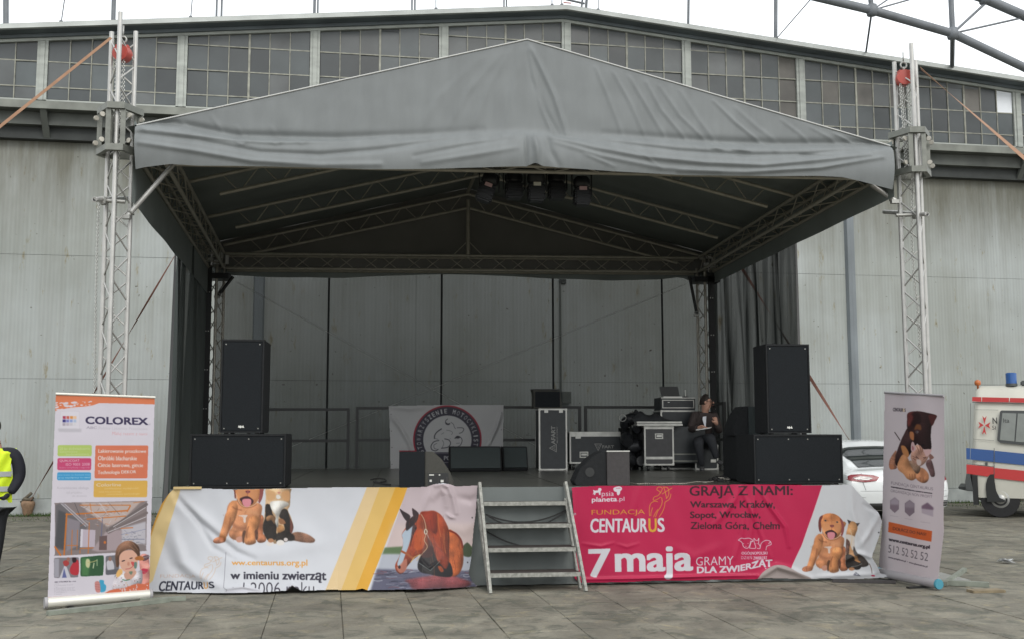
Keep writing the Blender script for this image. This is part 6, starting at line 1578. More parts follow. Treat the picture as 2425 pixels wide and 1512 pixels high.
# ---------------------------------------------------------------- pictures shared by two banners
def puppy(A, q, full=True):
    """sitting tan puppy; q maps the enlarged view (580,1440, x6.0625) to the plate"""
    Q = lambda pts: [q(x, y) for x, y in pts]
    tan, tan2, lt, dk = (190, 130, 92), (168, 106, 74), (216, 160, 118), (128, 78, 58)
    A.sm(Q([(1200, 600), (1265, 640), (1255, 800), (1245, 960), (1180, 980), (1100, 900)]), tan2, soft=1, fur=.05)
    A.sm(Q([(700, 330), (1190, 380), (1215, 600), (1150, 860), (1000, 960), (900, 1000), (760, 1040), (650, 980), (640, 880), (700, 760), (590, 560)]), tan, soft=1, fur=.05)
    A.sm(Q([(690, 330), (790, 420), (760, 640), (690, 780), (600, 960), (550, 1080), (440, 1060), (480, 900), (520, 760), (560, 600), (620, 480)]), (204, 138, 92), soft=1, fur=.05)
    A.sm(Q([(345, 1060), (380, 1010), (470, 985), (555, 1010), (548, 1075), (450, 1105), (370, 1095)]), (178, 116, 84), soft=.6, fur=.06)
    A.sm(Q([(640, 890), (700, 870), (860, 880), (940, 900), (880, 1010), (760, 1040), (660, 990)]), (188, 126, 88), soft=1.5, fur=.04)
    A.sm(Q([(690, 700), (800, 790), (960, 800), (1010, 700), (960, 840), (800, 850), (700, 780)]), dk, alpha=.5, soft=3)
    A.sm(Q([(770, 1000), (860, 975), (890, 1060), (820, 1085), (770, 1060)]), (200, 146, 124), soft=.7)
    A.sm(Q([(880, 900), (940, 880), (920, 1070), (880, 1080)]), (92, 62, 46), soft=1.2)
    A.sm(Q([(960, 800), (1000, 640), (1130, 600), (1200, 700), (1130, 860), (1110, 1000), (1120, 1090), (1020, 1130), (930, 1110), (910, 1030), (940, 900)]), (202, 136, 88), soft=1, fur=.05)
    A.sm(Q([(1150, 940), (1250, 930), (1305, 1010), (1290, 1070), (1200, 1095), (1140, 1060)]), (178, 114, 80), soft=.7, fur=.06)
    A.sm(Q([(1100, 880), (1150, 860), (1160, 1000), (1120, 1040)]), (86, 58, 46), soft=1.2)
    for x in (985, 1045): A.line(Q([(x, 1060), (x - 5, 1100)]), .8, dk)
    for x in (395, 440): A.line(Q([(x, 1050), (x - 2, 1090)]), .7, dk)
    A.sm(Q([(800, 600), (870, 590), (970, 590), (940, 640), (935, 720), (900, 720), (885, 630)]), (224, 206, 196), soft=.7)
    A.sm(Q([(740, 640), (820, 560), (1000, 480), (1120, 520), (1190, 600), (1000, 560), (860, 560)]), lt, alpha=.55, soft=3)
    rq_ = random.Random(4)
    for k in range(90):
        x, y = rq_.uniform(520, 1190), rq_.uniform(430, 1040)
        if x < 640 and y < 560: continue
        A.line(Q([(x, y), (x + rq_.uniform(-14, 10), y + rq_.uniform(20, 50))]), rq_.uniform(.6, 1.4), rq_.choice([(150, 92, 62), (222, 168, 126), (170, 108, 74), (206, 146, 104)]), alpha=.35, soft=.4)
    for pts in ([(660, 640), (640, 780), (600, 960)], [(990, 800), (960, 880), (950, 1000)], [(1130, 860), (1110, 940), (1110, 1020)], [(700, 440), (760, 480), (860, 500)], [(1190, 600), (1215, 700), (1190, 800)]): A.line(Q(pts), 3, (128, 76, 54), smooth=True, alpha=.55, soft=1.2)
    # head
    if full: A.sm(Q([(760, 120), (715, 40), (740, -30), (820, -75), (900, -92), (1010, -84), (1110, -36), (1180, 40), (1190, 120)]), (198, 128, 82), soft=.8, fur=.05)
    A.sm(Q([(735, 80), (1245, 80), (1200, 250), (1170, 330), (1090, 400), (960, 440), (850, 410), (780, 320), (750, 200)]), (200, 134, 88), soft=.8, fur=.04)
    A.sm(Q([(722, 60), (752, 60), (748, 160), (760, 270), (740, 290), (728, 200)] if not full else [(775, -50), (710, -10), (684, 120), (700, 250), (735, 297), (750, 200), (740, 80), (770, 0)]), (118, 62, 56), soft=.6)
    A.sm(Q([(1195, 60), (1248, 60), (1256, 180), (1230, 300), (1185, 375), (1165, 330), (1190, 200)] if not full else [(1140, 10), (1200, 60), (1232, 180), (1222, 290), (1185, 380), (1160, 330), (1182, 200), (1160, 100)]), (146, 80, 76), soft=.6)
    A.sm(Q([(790, 130), (900, 110), (940, 200), (900, 280), (820, 270)]), (214, 152, 106), alpha=.7, soft=1.6); A.sm(Q([(1020, 120), (1130, 130), (1150, 240), (1090, 300), (1030, 240)]), (206, 144, 100), alpha=.7, soft=1.6)
    A.line(Q([(780, 300), (850, 410), (940, 450), (1050, 440), (1130, 400)]), 2.6, (126, 74, 54), smooth=True, alpha=.6, soft=1)
    A.line(Q([(760, 200), (800, 320), (850, 400), (930, 440), (1030, 430), (1110, 390), (1170, 310)]), 1.6, (226, 184, 150), smooth=True)
    A.sm(Q([(830, 290), (960, 245), (1060, 300), (1080, 350), (1030, 400), (900, 400), (860, 350)]), (70, 40, 44), soft=.6)
    A.sm(Q([(880, 310), (960, 292), (1030, 310), (1032, 390), (990, 436), (930, 436), (885, 390)]), (220, 142, 152), soft=.4)
    A.sm(Q([(930, 155), (975, 138), (1020, 155), (1010, 185), (975, 200), (945, 185)]), (156, 88, 84), soft=.4)
    A.ell(*q(952, 166), 1.2, 1.2, (60, 30, 34)); A.ell(*q(1000, 166), 1.2, 1.2, (60, 30, 34)); A.line(Q([(972, 190), (968, 245)]), .8, (130, 80, 70))
    if full:
        for x, y in ((834, 57), (1084, 88)): A.ell(*q(x, y), 3.0, 2.0, (110, 100, 96), rot=.3, soft=.3); A.ell(*q(x, y), 1.5, 1.5, (40, 36, 40))
        A.line(Q([(960, -60), (970, 20), (975, 100)]), 1.6, (150, 92, 64), alpha=.5, soft=.8)
def sitting_cat(A, q):
    Q = lambda pts: [q(x, y) for x, y in pts]; bk, ora = (42, 36, 32), (190, 138, 90)
    A.sm(Q([(1330, 80), (1735, 80), (1745, 200), (1735, 420), (1700, 500), (1760, 640), (1800, 800), (1760, 920), (1720, 1040), (1600, 1080), (1440, 1110), (1340, 1060), (1260, 900), (1250, 760), (1280, 560), (1290, 420), (1300, 260)]), (206, 172, 134), soft=.8, fur=.06)
    A.sm(Q([(1300, 400), (1400, 420), (1420, 560), (1500, 700), (1490, 900), (1520, 1000), (1400, 1060), (1330, 1040), (1255, 900), (1250, 760), (1290, 620)]), bk, soft=1.2, fur=.25)
    A.sm(Q([(1590, 490), (1680, 490), (1740, 640), (1800, 800), (1760, 920), (1700, 1060), (1560, 1080), (1480, 1050), (1520, 900), (1640, 860), (1600, 700), (1540, 600)]), bk, soft=1.2, fur=.25)
    A.sm(Q([(1300, 640), (1380, 590), (1470, 620), (1460, 760), (1400, 680), (1330, 700)]), (160, 118, 82), alpha=.8, soft=1.2, fur=.1)
    A.sm(Q([(1520, 780), (1600, 780), (1630, 850), (1560, 910), (1505, 890)]), ora, soft=1, fur=.08); A.sm(Q([(1530, 660), (1610, 660), (1660, 740), (1560, 750)]), (150, 104, 72), soft=1)
    A.sm(Q([(1740, 640), (1790, 780), (1780, 900), (1740, 900), (1740, 760)]), (112, 66, 56), soft=1.2)
    A.sm(Q([(1380, 360), (1500, 330), (1640, 340), (1720, 400), (1600, 480), (1560, 560), (1530, 640), (1520, 820), (1470, 720), (1480, 600), (1400, 480)]), (226, 222, 214), soft=1.2, fur=.04)
    A.sm(Q([(1490, 230), (1540, 225), (1570, 270), (1530, 300), (1490, 280)]), (232, 226, 218), soft=.8)
    A.sm(Q([(1330, 140), (1460, 170), (1480, 260), (1400, 330), (1320, 300)]), (214, 166, 116), alpha=.8, soft=1.6); A.sm(Q([(1600, 170), (1720, 150), (1730, 320), (1640, 330), (1590, 250)]), (214, 160, 110), alpha=.8, soft=1.6)
    A.poly(Q([(1505, 175), (1575, 172), (1540, 205)]), (206, 128, 118), soft=.3)
    A.line(Q([(1350, 85), (1730, 85)]), 1.6, (70, 52, 44))
    A.sm(Q([(1760, 930), (1880, 895), (2040, 930), (2160, 1000), (2195, 1050), (2140, 1090), (1960, 1080), (1800, 1050), (1720, 1040)]), (138, 100, 80), soft=1.4, fur=.12)
    A.sm(Q([(1700, 930), (1800, 940), (1820, 1040), (1700, 1050)]), bk, soft=1.6)
    A.ell(*q(1375, 1105), 9, 6, (222, 216, 212), soft=.5); A.ell(*q(1565, 1090), 9.5, 6.5, (226, 220, 214), soft=.5); A.ell(*q(1660, 1035), 5, 4.5, (210, 200, 196), soft=.5); A.ell(*q(1390, 1050), 7, 5, (176, 124, 88), soft=.5)
def archer(A, q, col, w):
    """the foundation's outline emblem: a centaur archer"""
    for pts in ([(640, 850), (620, 830), (590, 815), (600, 790), (640, 785), (662, 800), (650, 830), (625, 860), (600, 880), (560, 890), (540, 910), (545, 930), (590, 920), (640, 895)],
                [(600, 945), (560, 940), (510, 960), (490, 1000), (485, 1050), (488, 1100)], [(655, 900), (660, 950), (640, 1000), (600, 1050), (570, 1110)],
                [(780, 860), (770, 900), (740, 930), (700, 950), (690, 1000), (660, 1060), (620, 1110)], [(530, 1010), (510, 1060), (505, 1100)], [(600, 1030), (560, 1080), (545, 1110)],
                [(680, 785), (730, 790), (752, 830), (745, 880), (715, 910)], [(680, 785), (700, 830), (720, 905)], [(660, 860), (795, 795)]):
        A.line([q(x, y) for x, y in pts], w, col, smooth=True)

M_PRINT = print_mat('printed_banner_vinyl', 0.5, .04); M_PRINTR = print_mat('printed_roll_up', 0.5, .1)

# ---------------------------------------------------------------- white banner, left of the steps
zw = Z(440, 1400, 2.377); zp = Z(580, 1440, 6.0625); zq = Z(500, 1500, 4.85)
A = Art(340, 1130, 1150, 1425, (214, 216, 222))
W_ = lambda pts: [zw(x, y) for x, y in pts]
A.poly(W_([(180, 120), (235, 120), (232, 160), (150, 420), (90, 620), (40, 790), (0, 830), (-60, 830), (20, 460), (100, 260)]), (232, 206, 150), soft=.8)
A.poly(W_([(180, 130), (120, 240), (60, 380), (10, 520), (0, 440), (100, 220)]), (214, 160, 70), soft=1.2)
A.poly(W_([(1572, 100), (1860, 100), (1560, 870), (1262, 870)]), (228, 200, 152)); A.poly(W_([(1662, 100), (1860, 100), (1560, 870), (1374, 870)]), (226, 188, 110)); A.poly(W_([(1775, 100), (1864, 100), (1560, 870), (1476, 870)]), (226, 170, 60))
# horse picture
hx_ = Z(1160, 1440, 4.446); H = lambda pts: [hx_(x, y) for x, y in pts]
A.poly(H([(272, 20), (1240, 20), (1200, 1560), (-260, 1560), (-250, 1520)]), (198, 182, 186))
A.poly(H([(60, 540), (1200, 540), (1200, 900), (-40, 900)]), (206, 186, 180), alpha=.7, soft=8)
A.poly(H([(-45, 865), (200, 850), (1200, 850), (1200, 965), (-85, 965)]), (88, 112, 74), soft=2); A.poly(H([(-85, 950), (1200, 960), (1200, 1180), (-150, 1180)]), (176, 180, 190), soft=3)
A.sm(H([(990, 860), (1040, 800), (1070, 810), (1110, 870), (1100, 980), (1000, 970)]), (64, 76, 52), soft=1.2)
A.poly(H([(-150, 1150), (1180, 1180), (1160, 1560), (-270, 1560)]), (92, 92, 112), soft=3)
rg = random.Random(11)
for k in range(150):
    x, y = rg.uniform(-200, 1120), rg.uniform(1160, 1420); w_ = rg.uniform(40, 150); c = rg.choice([(150, 156, 172), (60, 62, 84), (44, 44, 60), (120, 70, 76), (178, 180, 190), (110, 104, 124)])
    A.line(H([(x, y), (x + w_ * .5, y + rg.uniform(-12, 12)), (x + w_, y)]), rg.uniform(.6, 1.8), c, smooth=True, alpha=.8)
A.sm(H([(220, 1300), (420, 1260), (560, 1240), (760, 1200), (900, 1250), (1100, 1330), (1000, 1400), (600, 1410), (340, 1420), (280, 1340)]), (140, 62, 62), alpha=.75, soft=3, fur=.15)
red, red2, dk = (152, 62, 34), (122, 42, 28), (46, 24, 26)
A.sm(H([(800, 630), (880, 660), (960, 740), (990, 860), (1000, 1000), (985, 1120), (930, 1220), (830, 1240), (760, 1100), (760, 800)]), (176, 90, 48), soft=1, fur=.08)
A.line(H([(815, 640), (900, 680), (965, 760), (990, 860)]), 4, red2, smooth=True, soft=.8)
A.sm(H([(430, 400), (520, 385), (600, 375), (690, 420), (760, 520), (810, 660), (810, 900), (800, 1080), (760, 1150), (660, 1060), (620, 900), (560, 780), (500, 640), (440, 520)]), red, soft=1, fur=.07)
A.sm(H([(430, 400), (560, 380), (640, 400), (660, 520), (640, 680), (560, 640), (470, 520)]), red2, alpha=.8, soft=2, fur=.08)
for a_, b_ in (((600, 400), (640, 700)), ((660, 420), (700, 720)), ((700, 760), (760, 1080)), ((740, 620), (780, 1060)), ((560, 500), (640, 860))): A.line(H([a_, ((a_[0] + b_[0]) / 2 - 10, (a_[1] + b_[1]) / 2), b_]), 2.2, rg.choice([dk, (206, 118, 64), (120, 44, 34)]), smooth=True, alpha=.55, soft=.8)
A.sm(H([(470, 900), (560, 860), (640, 900), (720, 1000), (830, 1080), (850, 1240), (700, 1250), (560, 1220), (430, 1190), (390, 1090)]), (26, 24, 28), soft=1.2)
A.sm(H([(600, 860), (700, 880), (800, 1000), (800, 1090), (760, 1150), (700, 1090), (640, 1010)]), (128, 50, 30), soft=1.2, fur=.08)
A.sm(H([(660, 1120), (700, 1110), (740, 1170), (700, 1190)]), (186, 84, 42), soft=1, alpha=.8)
A.sm(H([(420, 700), (520, 720), (600, 860), (580, 980), (500, 1000), (430, 960)]), (62, 26, 26), soft=1.5, alpha=.9)
A.sm(H([(330, 480), (400, 420), (460, 480), (500, 640), (540, 780), (520, 880), (420, 960), (340, 1020), (250, 1120), (210, 1190), (150, 1215), (100, 1160), (95, 1090), (140, 1000), (180, 880), (200, 780), (180, 690), (240, 590), (270, 520)]), red, soft=.8, fur=.06)
A.sm(H([(250, 610), (340, 560), (355, 620), (310, 720), (270, 850), (220, 980), (180, 1090), (120, 1100), (150, 980), (190, 860), (195, 760), (182, 690)]), (170, 184, 198), soft=1)
A.sm(H([(330, 560), (380, 600), (330, 720), (290, 860), (300, 760)]), (58, 32, 34), alpha=.85, soft=1); A.sm(H([(380, 660), (450, 620), (490, 720), (470, 860), (400, 900), (340, 860)]), (186, 84, 40), alpha=.8, soft=1.5)
A.sm(H([(240, 1010), (150, 1100), (110, 1130), (150, 1200), (210, 1190), (250, 1120)]), (188, 122, 104), alpha=.8, soft=1); A.ell(*hx_(150, 1125), 3, 4, (40, 24, 28), soft=.4)
A.sm(H([(240, 530), (300, 470), (340, 440), (400, 400), (395, 480), (360, 540), (300, 600), (240, 640)]), (42, 30, 34), soft=1)
A.sm(H([(152, 350), (200, 380), (290, 440), (270, 510), (240, 510), (190, 440)]), (48, 36, 40), soft=.6); A.sm(H([(318, 345), (350, 360), (395, 400), (390, 460), (335, 450)]), (52, 34, 38), soft=.6)
A.line(H([(440, 425), (480, 500), (500, 600), (500, 700), (480, 770), (520, 860), (440, 960), (380, 1040)]), 1.6, (186, 160, 130), smooth=True); A.ell(*hx_(500, 655), 4, 7, (206, 200, 184)); A.ell(*hx_(500, 655), 2.2, 4.4, (110, 70, 50))
A.line(H([(180, 915), (250, 950), (330, 1010)]), 5, (156, 84, 48)); A.line(H([(300, 1060), (350, 990), (420, 960)]), 1.4, (206, 180, 110)); A.ell(*hx_(365, 610), 2.4, 2, (30, 20, 22))
A.line(H([(410, 1070), (560, 1170), (690, 1045)]), 1.3, (120, 130, 128))
for k in range(70):
    x = rg.uniform(430, 960); y = rg.uniform(420, 1150)
    if x > 800 and y < 680 or x < 560 and y > 760: continue
    A.line(H([(x, y), (x + rg.uniform(-4, 12), y + rg.uniform(30, 90)), (x + rg.uniform(4, 22), y + rg.uniform(80, 150))]), rg.uniform(.5, 1.3), rg.choice([(86, 30, 22), (206, 120, 66), (110, 38, 26), (64, 26, 22), (190, 92, 48)]), smooth=True, alpha=.45, soft=.3)
for k in range(26):
    x, y = rg.uniform(250, 390), rg.uniform(430, 560); A.line(H([(x, y), (x - rg.uniform(5, 30), y + rg.uniform(40, 100))]), .7, rg.choice([(30, 20, 26), (96, 44, 34), (60, 36, 36)]), alpha=.7)
for k in range(30):
    x, y = rg.uniform(280, 500), rg.uniform(650, 980); A.line(H([(x, y), (x + rg.uniform(-20, 10), y + rg.uniform(20, 60))]), .9, rg.choice([(110, 40, 28), (206, 116, 64), (70, 32, 28)]), alpha=.5)
puppy(A, zp, full=False); sitting_cat(A, zp)
A.poly([zp(0, 40), zp(2400, 10), zp(2400, 100), zp(1740, 112), zp(700, 118), zp(0, 128)], (214, 216, 222))
ZQ = lambda pts: [zq(x, y) for x, y in pts]
A.text('ww.centaurus.org.pl', ZQ([(935, 925), (2028, 945), (2028, 828), (935, 835)]), (224, 164, 84), .022)
A.text('w imieniu zwierząt', ZQ([(922, 1135), (2300, 1162), (2300, 1000), (922, 1008)]), (52, 50, 64), .034)
A.text('od 2006 roku', ZQ([(905, 1345), (2130, 1330), (2130, 1150), (905, 1160)]), (60, 56, 68), -.006)
A.sm(ZQ([(860, 1262), (930, 1228), (1150, 1222), (1300, 1245), (1345, 1275), (1340, 1400), (850, 1400)]), (212, 212, 220), soft=.6)
A.line(ZQ([(850, 720), (820, 1230)]), .9, (110, 108, 116)); A.line(ZQ([(820, 1230), (866, 1262), (850, 1290)]), .9, (130, 128, 136))
A.text('FUNDACJA', [zw(92, 782), zw(345, 776), zw(345, 748), (zw(92, 748))], (206, 176, 160), -.01)
A.text('CENTAUR', [zw(78, 868), zw(400, 852), zw(400, 800), zw(92, 796)], (44, 46, 60), .03); A.text('U', [zw(402, 852), zw(432, 848), zw(432, 800), zw(402, 802)], (212, 158, 92), .03); A.text('S', [zw(440, 846), zw(482, 842), zw(474, 796), zw(440, 798)], (44, 46, 60), .03)
archer(A, zq, (214, 180, 150), 1.0)
A.poly(W_([(985, 862), (1030, 824), (1085, 858)]), (60, 50, 52)); 
for x, y in ((2308, 345), (2275, 662)): A.ell(*zw(x, y), 1.8, 1.8, (60, 56, 60))
out_w = W_([(190, 138), (320, 134), (620, 146), (1200, 132), (1500, 128), (1850, 131), (1985, 126), (2035, 108), (2100, 99), (2150, 108), (2195, 124), (2346, 116), (2335, 300), (2318, 420), (2300, 640), (2282, 745), (2310, 800), (2345, 832), (2200, 842), (2000, 852), (1800, 856), (1560, 860), (1530, 848), (1480, 858), (1290, 856), (1100, 864), (1070, 850), (1030, 832), (992, 862), (850, 874), (700, 878), (400, 880), (120, 872), (-20, 866), (-60, 850), (-50, 640), (20, 460), (60, 350), (100, 250), (150, 180)])
BOTL = [(330, 1402), (560, 1405), (700, 1402), (800, 1399), (1000, 1399), (1135, 1388)]
vwg = [(x, ST.onz(x, y, .012)[1]) for x, y in BOTL]
def surf_w(X_, Y_):
    vb = np.interp(X_, [p[0] for p in vwg], [p[1] for p in vwg]); yb = np.interp(X_, [p[0] for p in BOTL], [p[1] for p in BOTL]); t = np.clip((Y_ - 1152) / (yb - 1152), 0, 1)
    return -.085 + (vb + .085) * t ** 1.7
f1 = fold_field([(ZQ([(150, -20), (420, 230), (700, 470), (1000, 720), (1250, 820)]), 9, -.055), (ZQ([(100, -60), (330, 100), (600, 330), (900, 600)]), 16, .05), (ZQ([(60, 300), (130, 560), (240, 860), (420, 1020), (700, 1170), (860, 1230)]), 14, .055), (ZQ([(-100, 500), (60, 900), (260, 1120), (600, 1240)]), 14, -.04),
    (ZQ([(860, 1240), (1100, 1215), (1330, 1260)]), 5, .03), (ZQ([(1700, 1300), (1810, 1190), (1900, 1260)]), 5, .03), (ZQ([(900, 720), (1300, 760), (1900, 660), (2400, 560)]), 20, .02), (ZQ([(1300, 60), (1900, 420), (2300, 600)]), 24, .016),
    (H([(600, 60), (520, 200), (460, 360)]), 8, .022), (H([(640, 40), (720, 20), (800, 60), (860, 200), (900, 400)]), 6, .05), (H([(600, 200), (700, 90), (770, 160), (780, 300)]), 9, .04), (H([(780, 420), (830, 460), (880, 470)]), 4, .03), (H([(930, 200), (1100, 240), (1180, 190)]), 9, -.03), (H([(740, 560), (1000, 640), (1120, 560)]), 12, .015),
    (W_([(1900, 600), (2000, 700), (2080, 650)]), 4, .012), (W_([(190, 150), (215, 200), (330, 330), (470, 560), (620, 640)]), 8, -.03)])
dw = lambda X_, Y_: .62 * f1(X_, Y_) + .006 * np.sin(X_ * .021 + Y_ * .012) + .0012 * np.sin(X_ * .09 - Y_ * .05 + 2 * np.sin(X_ * .013))
bn = in_frame(ST, 'banner', 'white banner with a puppy, a cat and a bay horse on the stage front', 'banner', ST.onv(760, 1270)[0], -.1, 0)
print_mesh('printed_cloth', A, out_w, ST, surf_w, dw, M_PRINT, bn)
rl_a, rl_b = ST.onv(412, 1154, -.07), ST.onv(478, 1154, -.07)
boxpart('top_batten', ST.M, rl_a[0], rl_b[0], -.10, -.075, rl_a[1] - .01, rl_a[1] + .014, mat('batten_tape', (0.5, 0.38, 0.18), 0.6), bn)

# ---------------------------------------------------------------- pink banner, right of the steps
zk = Z(1660, 1400, 2.425); K_ = lambda pts: [zk(x, y) for x, y in pts]; zd = Z(2380, 1500, 6.3)
A = Art(1340, 1130, 2125, 1400, (196, 36, 82))
A.poly(K_([(1942, 80), (2600, 80), (2600, 900), (1500, 900), (1480, 800), (1640, 760), (1710, 710), (1780, 560), (1860, 330), (1925, 140)]), (212, 214, 218))
A.line(K_([(1938, 100), (1868, 320), (1790, 540), (1706, 720)]), 1.2, (226, 200, 206))
A.text('7', K_([(246, 782), (390, 780), (390, 580), (246, 584)]), (222, 220, 226), .035)
A.text('maja', K_([(442, 802), (990, 792), (986, 562), (438, 568)]), (222, 220, 226), .035)
A.text('GRAMY', K_([(1018, 700), (1290, 694), (1290, 630), (1018, 638)]), (222, 214, 222), -.008)
def dla(x, y):
    X_ = 1028 + 540 * x; base = 768 - 18 * x - 8 * max(0, x - .55) * 10 * .8; h = 62 - 6 * x + (24 if x > .8 else 0) * .4
    base += -12 * max(0, min(1, (x - .45) / .35)) * (1 - max(0, (x - .85) / .15) * .6) * (1 if x < .86 else .6); return zk(X_, base - h * y)
A.text('DLA ZWIERZĄT', None, (222, 214, 222), .03, fn=dla)
A.text('GRAJĄ Z NAMI:', K_([(972, 215), (1718, 208), (1716, 118), (972, 120)]), (62, 30, 42), .024)
A.text('Warszawa, Kraków,', K_([(976, 284), (1588, 290), (1588, 226), (976, 234)]), (66, 32, 44), .028)
A.text('Sopot, Wrocław,', K_([(976, 370), (1484, 366), (1484, 306), (976, 308)]), (66, 32, 44), .028)
A.text('Zielona Góra, Chełm', K_([(978, 442), (1622, 444), (1624, 382), (980, 384)]), (66, 32, 44), .026)
A.text('FUNDACJA', K_([(262, 342), (648, 336), (648, 292), (262, 296)]), (222, 160, 56), -.006)
A.text('CENTAUR', K_([(254, 460), (664, 456), (664, 358), (256, 360)]), (222, 220, 226), .028); A.text('U', K_([(676, 455), (732, 454), (730, 358), (676, 358)]), (222, 170, 60), .028); A.text('S', K_([(742, 455), (790, 453), (784, 354), (742, 356)]), (222, 220, 226), .028)
A.text('psia', K_([(334, 208), (422, 206), (424, 160), (336, 162)]), (226, 222, 228), .006); A.text('planeta', K_([(264, 248), (444, 244), (446, 200), (264, 204)]), (228, 224, 230), .034); A.text('.pl', K_([(450, 242), (500, 240), (500, 200), (450, 202)]), (224, 216, 224), .0)
A.poly(K_([(268, 188), (276, 166), (272, 150), (284, 156), (306, 154), (312, 138), (328, 136), (334, 150), (326, 160), (326, 186), (316, 186), (312, 170), (292, 172), (286, 186), (278, 188), (280, 174)]), (228, 224, 230))
A.sm(K_([(420, 140), (440, 128), (466, 126), (480, 134), (482, 148), (470, 160), (468, 176), (456, 190), (446, 182), (444, 166), (426, 160)]), (228, 224, 230)); A.line(K_([(440, 140), (470, 138)]), 1, (196, 36, 82))
kq = lambda x, y: zk(680 + (x - 485) * .53, 130 + (y - 785) * .665)
archer(A, kq, (226, 160, 60), 1.3)
# three animal heads emblem
wl = (228, 210, 220)
for pts in ([(1325, 515), (1345, 500), (1370, 504), (1400, 500), (1425, 512), (1430, 525), (1412, 522), (1408, 545), (1395, 570), (1378, 572), (1362, 560), (1350, 530), (1325, 515)], [(1405, 572), (1412, 540), (1425, 520)], [(1405, 572), (1450, 572), (1440, 530), (1438, 502), (1452, 516), (1466, 516), (1474, 502), (1472, 540), (1482, 556), (1480, 575), (1462, 574)],
            [(1482, 574), (1490, 540), (1510, 520), (1535, 516), (1556, 524), (1562, 545), (1545, 552), (1528, 560), (1524, 586)], [(1555, 528), (1544, 540)]): A.line(K_(pts), 1.4, wl, smooth=True)
for x, y in ((1364, 540), (1394, 538), (1380, 560), (1452, 540), (1464, 540)): A.ell(*zk(x, y), .9, .9, wl)
A.text('OGÓLNOPOLSKI', K_([(1350, 620), (1534, 618), (1534, 592), (1350, 594)]), wl, .022); A.text('DZIEŃ', K_([(1346, 652), (1424, 652), (1424, 624), (1346, 624)]), wl, -.005); A.text('ZWIERZĄT', K_([(1434, 664), (1532, 662), (1532, 630), (1434, 632)]), wl, .03)
pq = lambda x, y: zd(105 + (x - 345) * .90, 1325 + (y - 1130) * .918)
puppy(A, pq, full=True)
D_ = lambda pts: [zd(x, y) for x, y in pts]
A.sm(D_([(985, 400), (1040, 350), (1120, 390), (1140, 480), (1110, 600), (1090, 700), (1100, 850), (1140, 960), (1200, 1100), (1100, 1200), (960, 1220), (930, 1080), (940, 860), (940, 600), (965, 480)]), (176, 132, 92), soft=.8, fur=.08)
A.sm(D_([(940, 600), (1100, 640), (1090, 720), (1100, 850), (1060, 900), (1020, 800), (1000, 720), (945, 700)]), (214, 206, 198), soft=1)
A.sm(D_([(945, 690), (1010, 760), (1000, 860), (990, 960), (940, 960)]), (96, 72, 66), soft=1, fur=.15); A.sm(D_([(1080, 820), (1130, 930), (1150, 1000), (1080, 980)]), (70, 66, 66), soft=1)
A.sm(D_([(940, 980), (1040, 990), (1120, 1080), (1200, 1130), (1240, 1160), (1180, 1260), (1020, 1250), (940, 1210), (925, 1080)]), (44, 40, 38), soft=.8, fur=.2); A.sm(D_([(1130, 960), (1240, 1010), (1320, 1090), (1360, 1160), (1320, 1200), (1220, 1210), (1180, 1100)]), (74, 66, 62), soft=1, fur=.2)
A.poly(D_([(958, 320), (1030, 350), (990, 410)]), (70, 60, 62), soft=.3); A.poly(D_([(1110, 385), (1195, 385), (1135, 450)]), (80, 72, 72), soft=.3); A.sm(D_([(1100, 1070), (1200, 1110), (1190, 1130), (1110, 1100)]), (196, 140, 92), soft=.6)
A.line(D_([(1010, 500), (1050, 640), (1040, 800)]), 2.4, (222, 196, 160), smooth=True, alpha=.7, soft=.6); A.ell(*zd(1040, 1250), 7, 4, (176, 130, 96), soft=.4)
A.poly(D_([(1045, 1365), (1115, 1300), (1205, 1385)]), (120, 122, 134)); A.text('V', D_([(1090, 1365), (1160, 1365), (1150, 1325), (1100, 1325)]), (206, 208, 214), .02); A.sm(D_([(1395, 1370), (1440, 1360), (1480, 1378), (1440, 1392)]), (196, 40, 80))
A.line(D_([(1370, 1150), (1410, 1250), (1415, 1330)]), 1.4, (110, 84, 74), smooth=True, soft=.3); A.line(D_([(1030, 1205), (1150, 1190), (1230, 1150)]), 1.2, (130, 130, 128), smooth=True)
A.sm(K_([(1462, 800), (1500, 745), (1570, 700), (1620, 692), (1680, 705), (1750, 745), (1850, 790), (1800, 800), (1640, 795), (1500, 810)]), (172, 160, 156), soft=.8)
A.ell(*zk(140, 325), 2.6, 2.6, (214, 190, 200)); A.ell(*zk(140, 325), 1.4, 1.4, (110, 60, 70)); A.ell(*zk(2343, 460), 1.8, 1.8, (60, 56, 60))
out_p = K_([(118, 133), (300, 122), (700, 122), (1200, 114), (1500, 112), (1930, 119), (2060, 114), (2142, 112), (2225, 205), (2340, 312), (2366, 380), (2348, 480), (2310, 590), (2286, 640), (2325, 700), (2352, 755), (2425, 772), (2410, 782), (2300, 790), (2150, 797), (1950, 792), (1800, 796), (1640, 792), (1500, 788), (1462, 796), (1200, 800), (1000, 806), (700, 808), (520, 818), (215, 824), (170, 820), (140, 790), (150, 600), (130, 330)])
BOTP = [(1360, 1374), (1420, 1377), (1600, 1370), (1800, 1366), (2000, 1366), (2120, 1362)]
vpg = [(x, ST.onz(x, y, .012)[1]) for x, y in BOTP]
def surf_p(X_, Y_):
    vb = np.interp(X_, [p[0] for p in vpg], [p[1] for p in vpg]); yb = np.interp(X_, [p[0] for p in BOTP], [p[1] for p in BOTP]); t = np.clip((Y_ - 1150) / (yb - 1150), 0, 1)
    return -.085 + (np.minimum(vb, -.1) + .085) * t ** 1.7
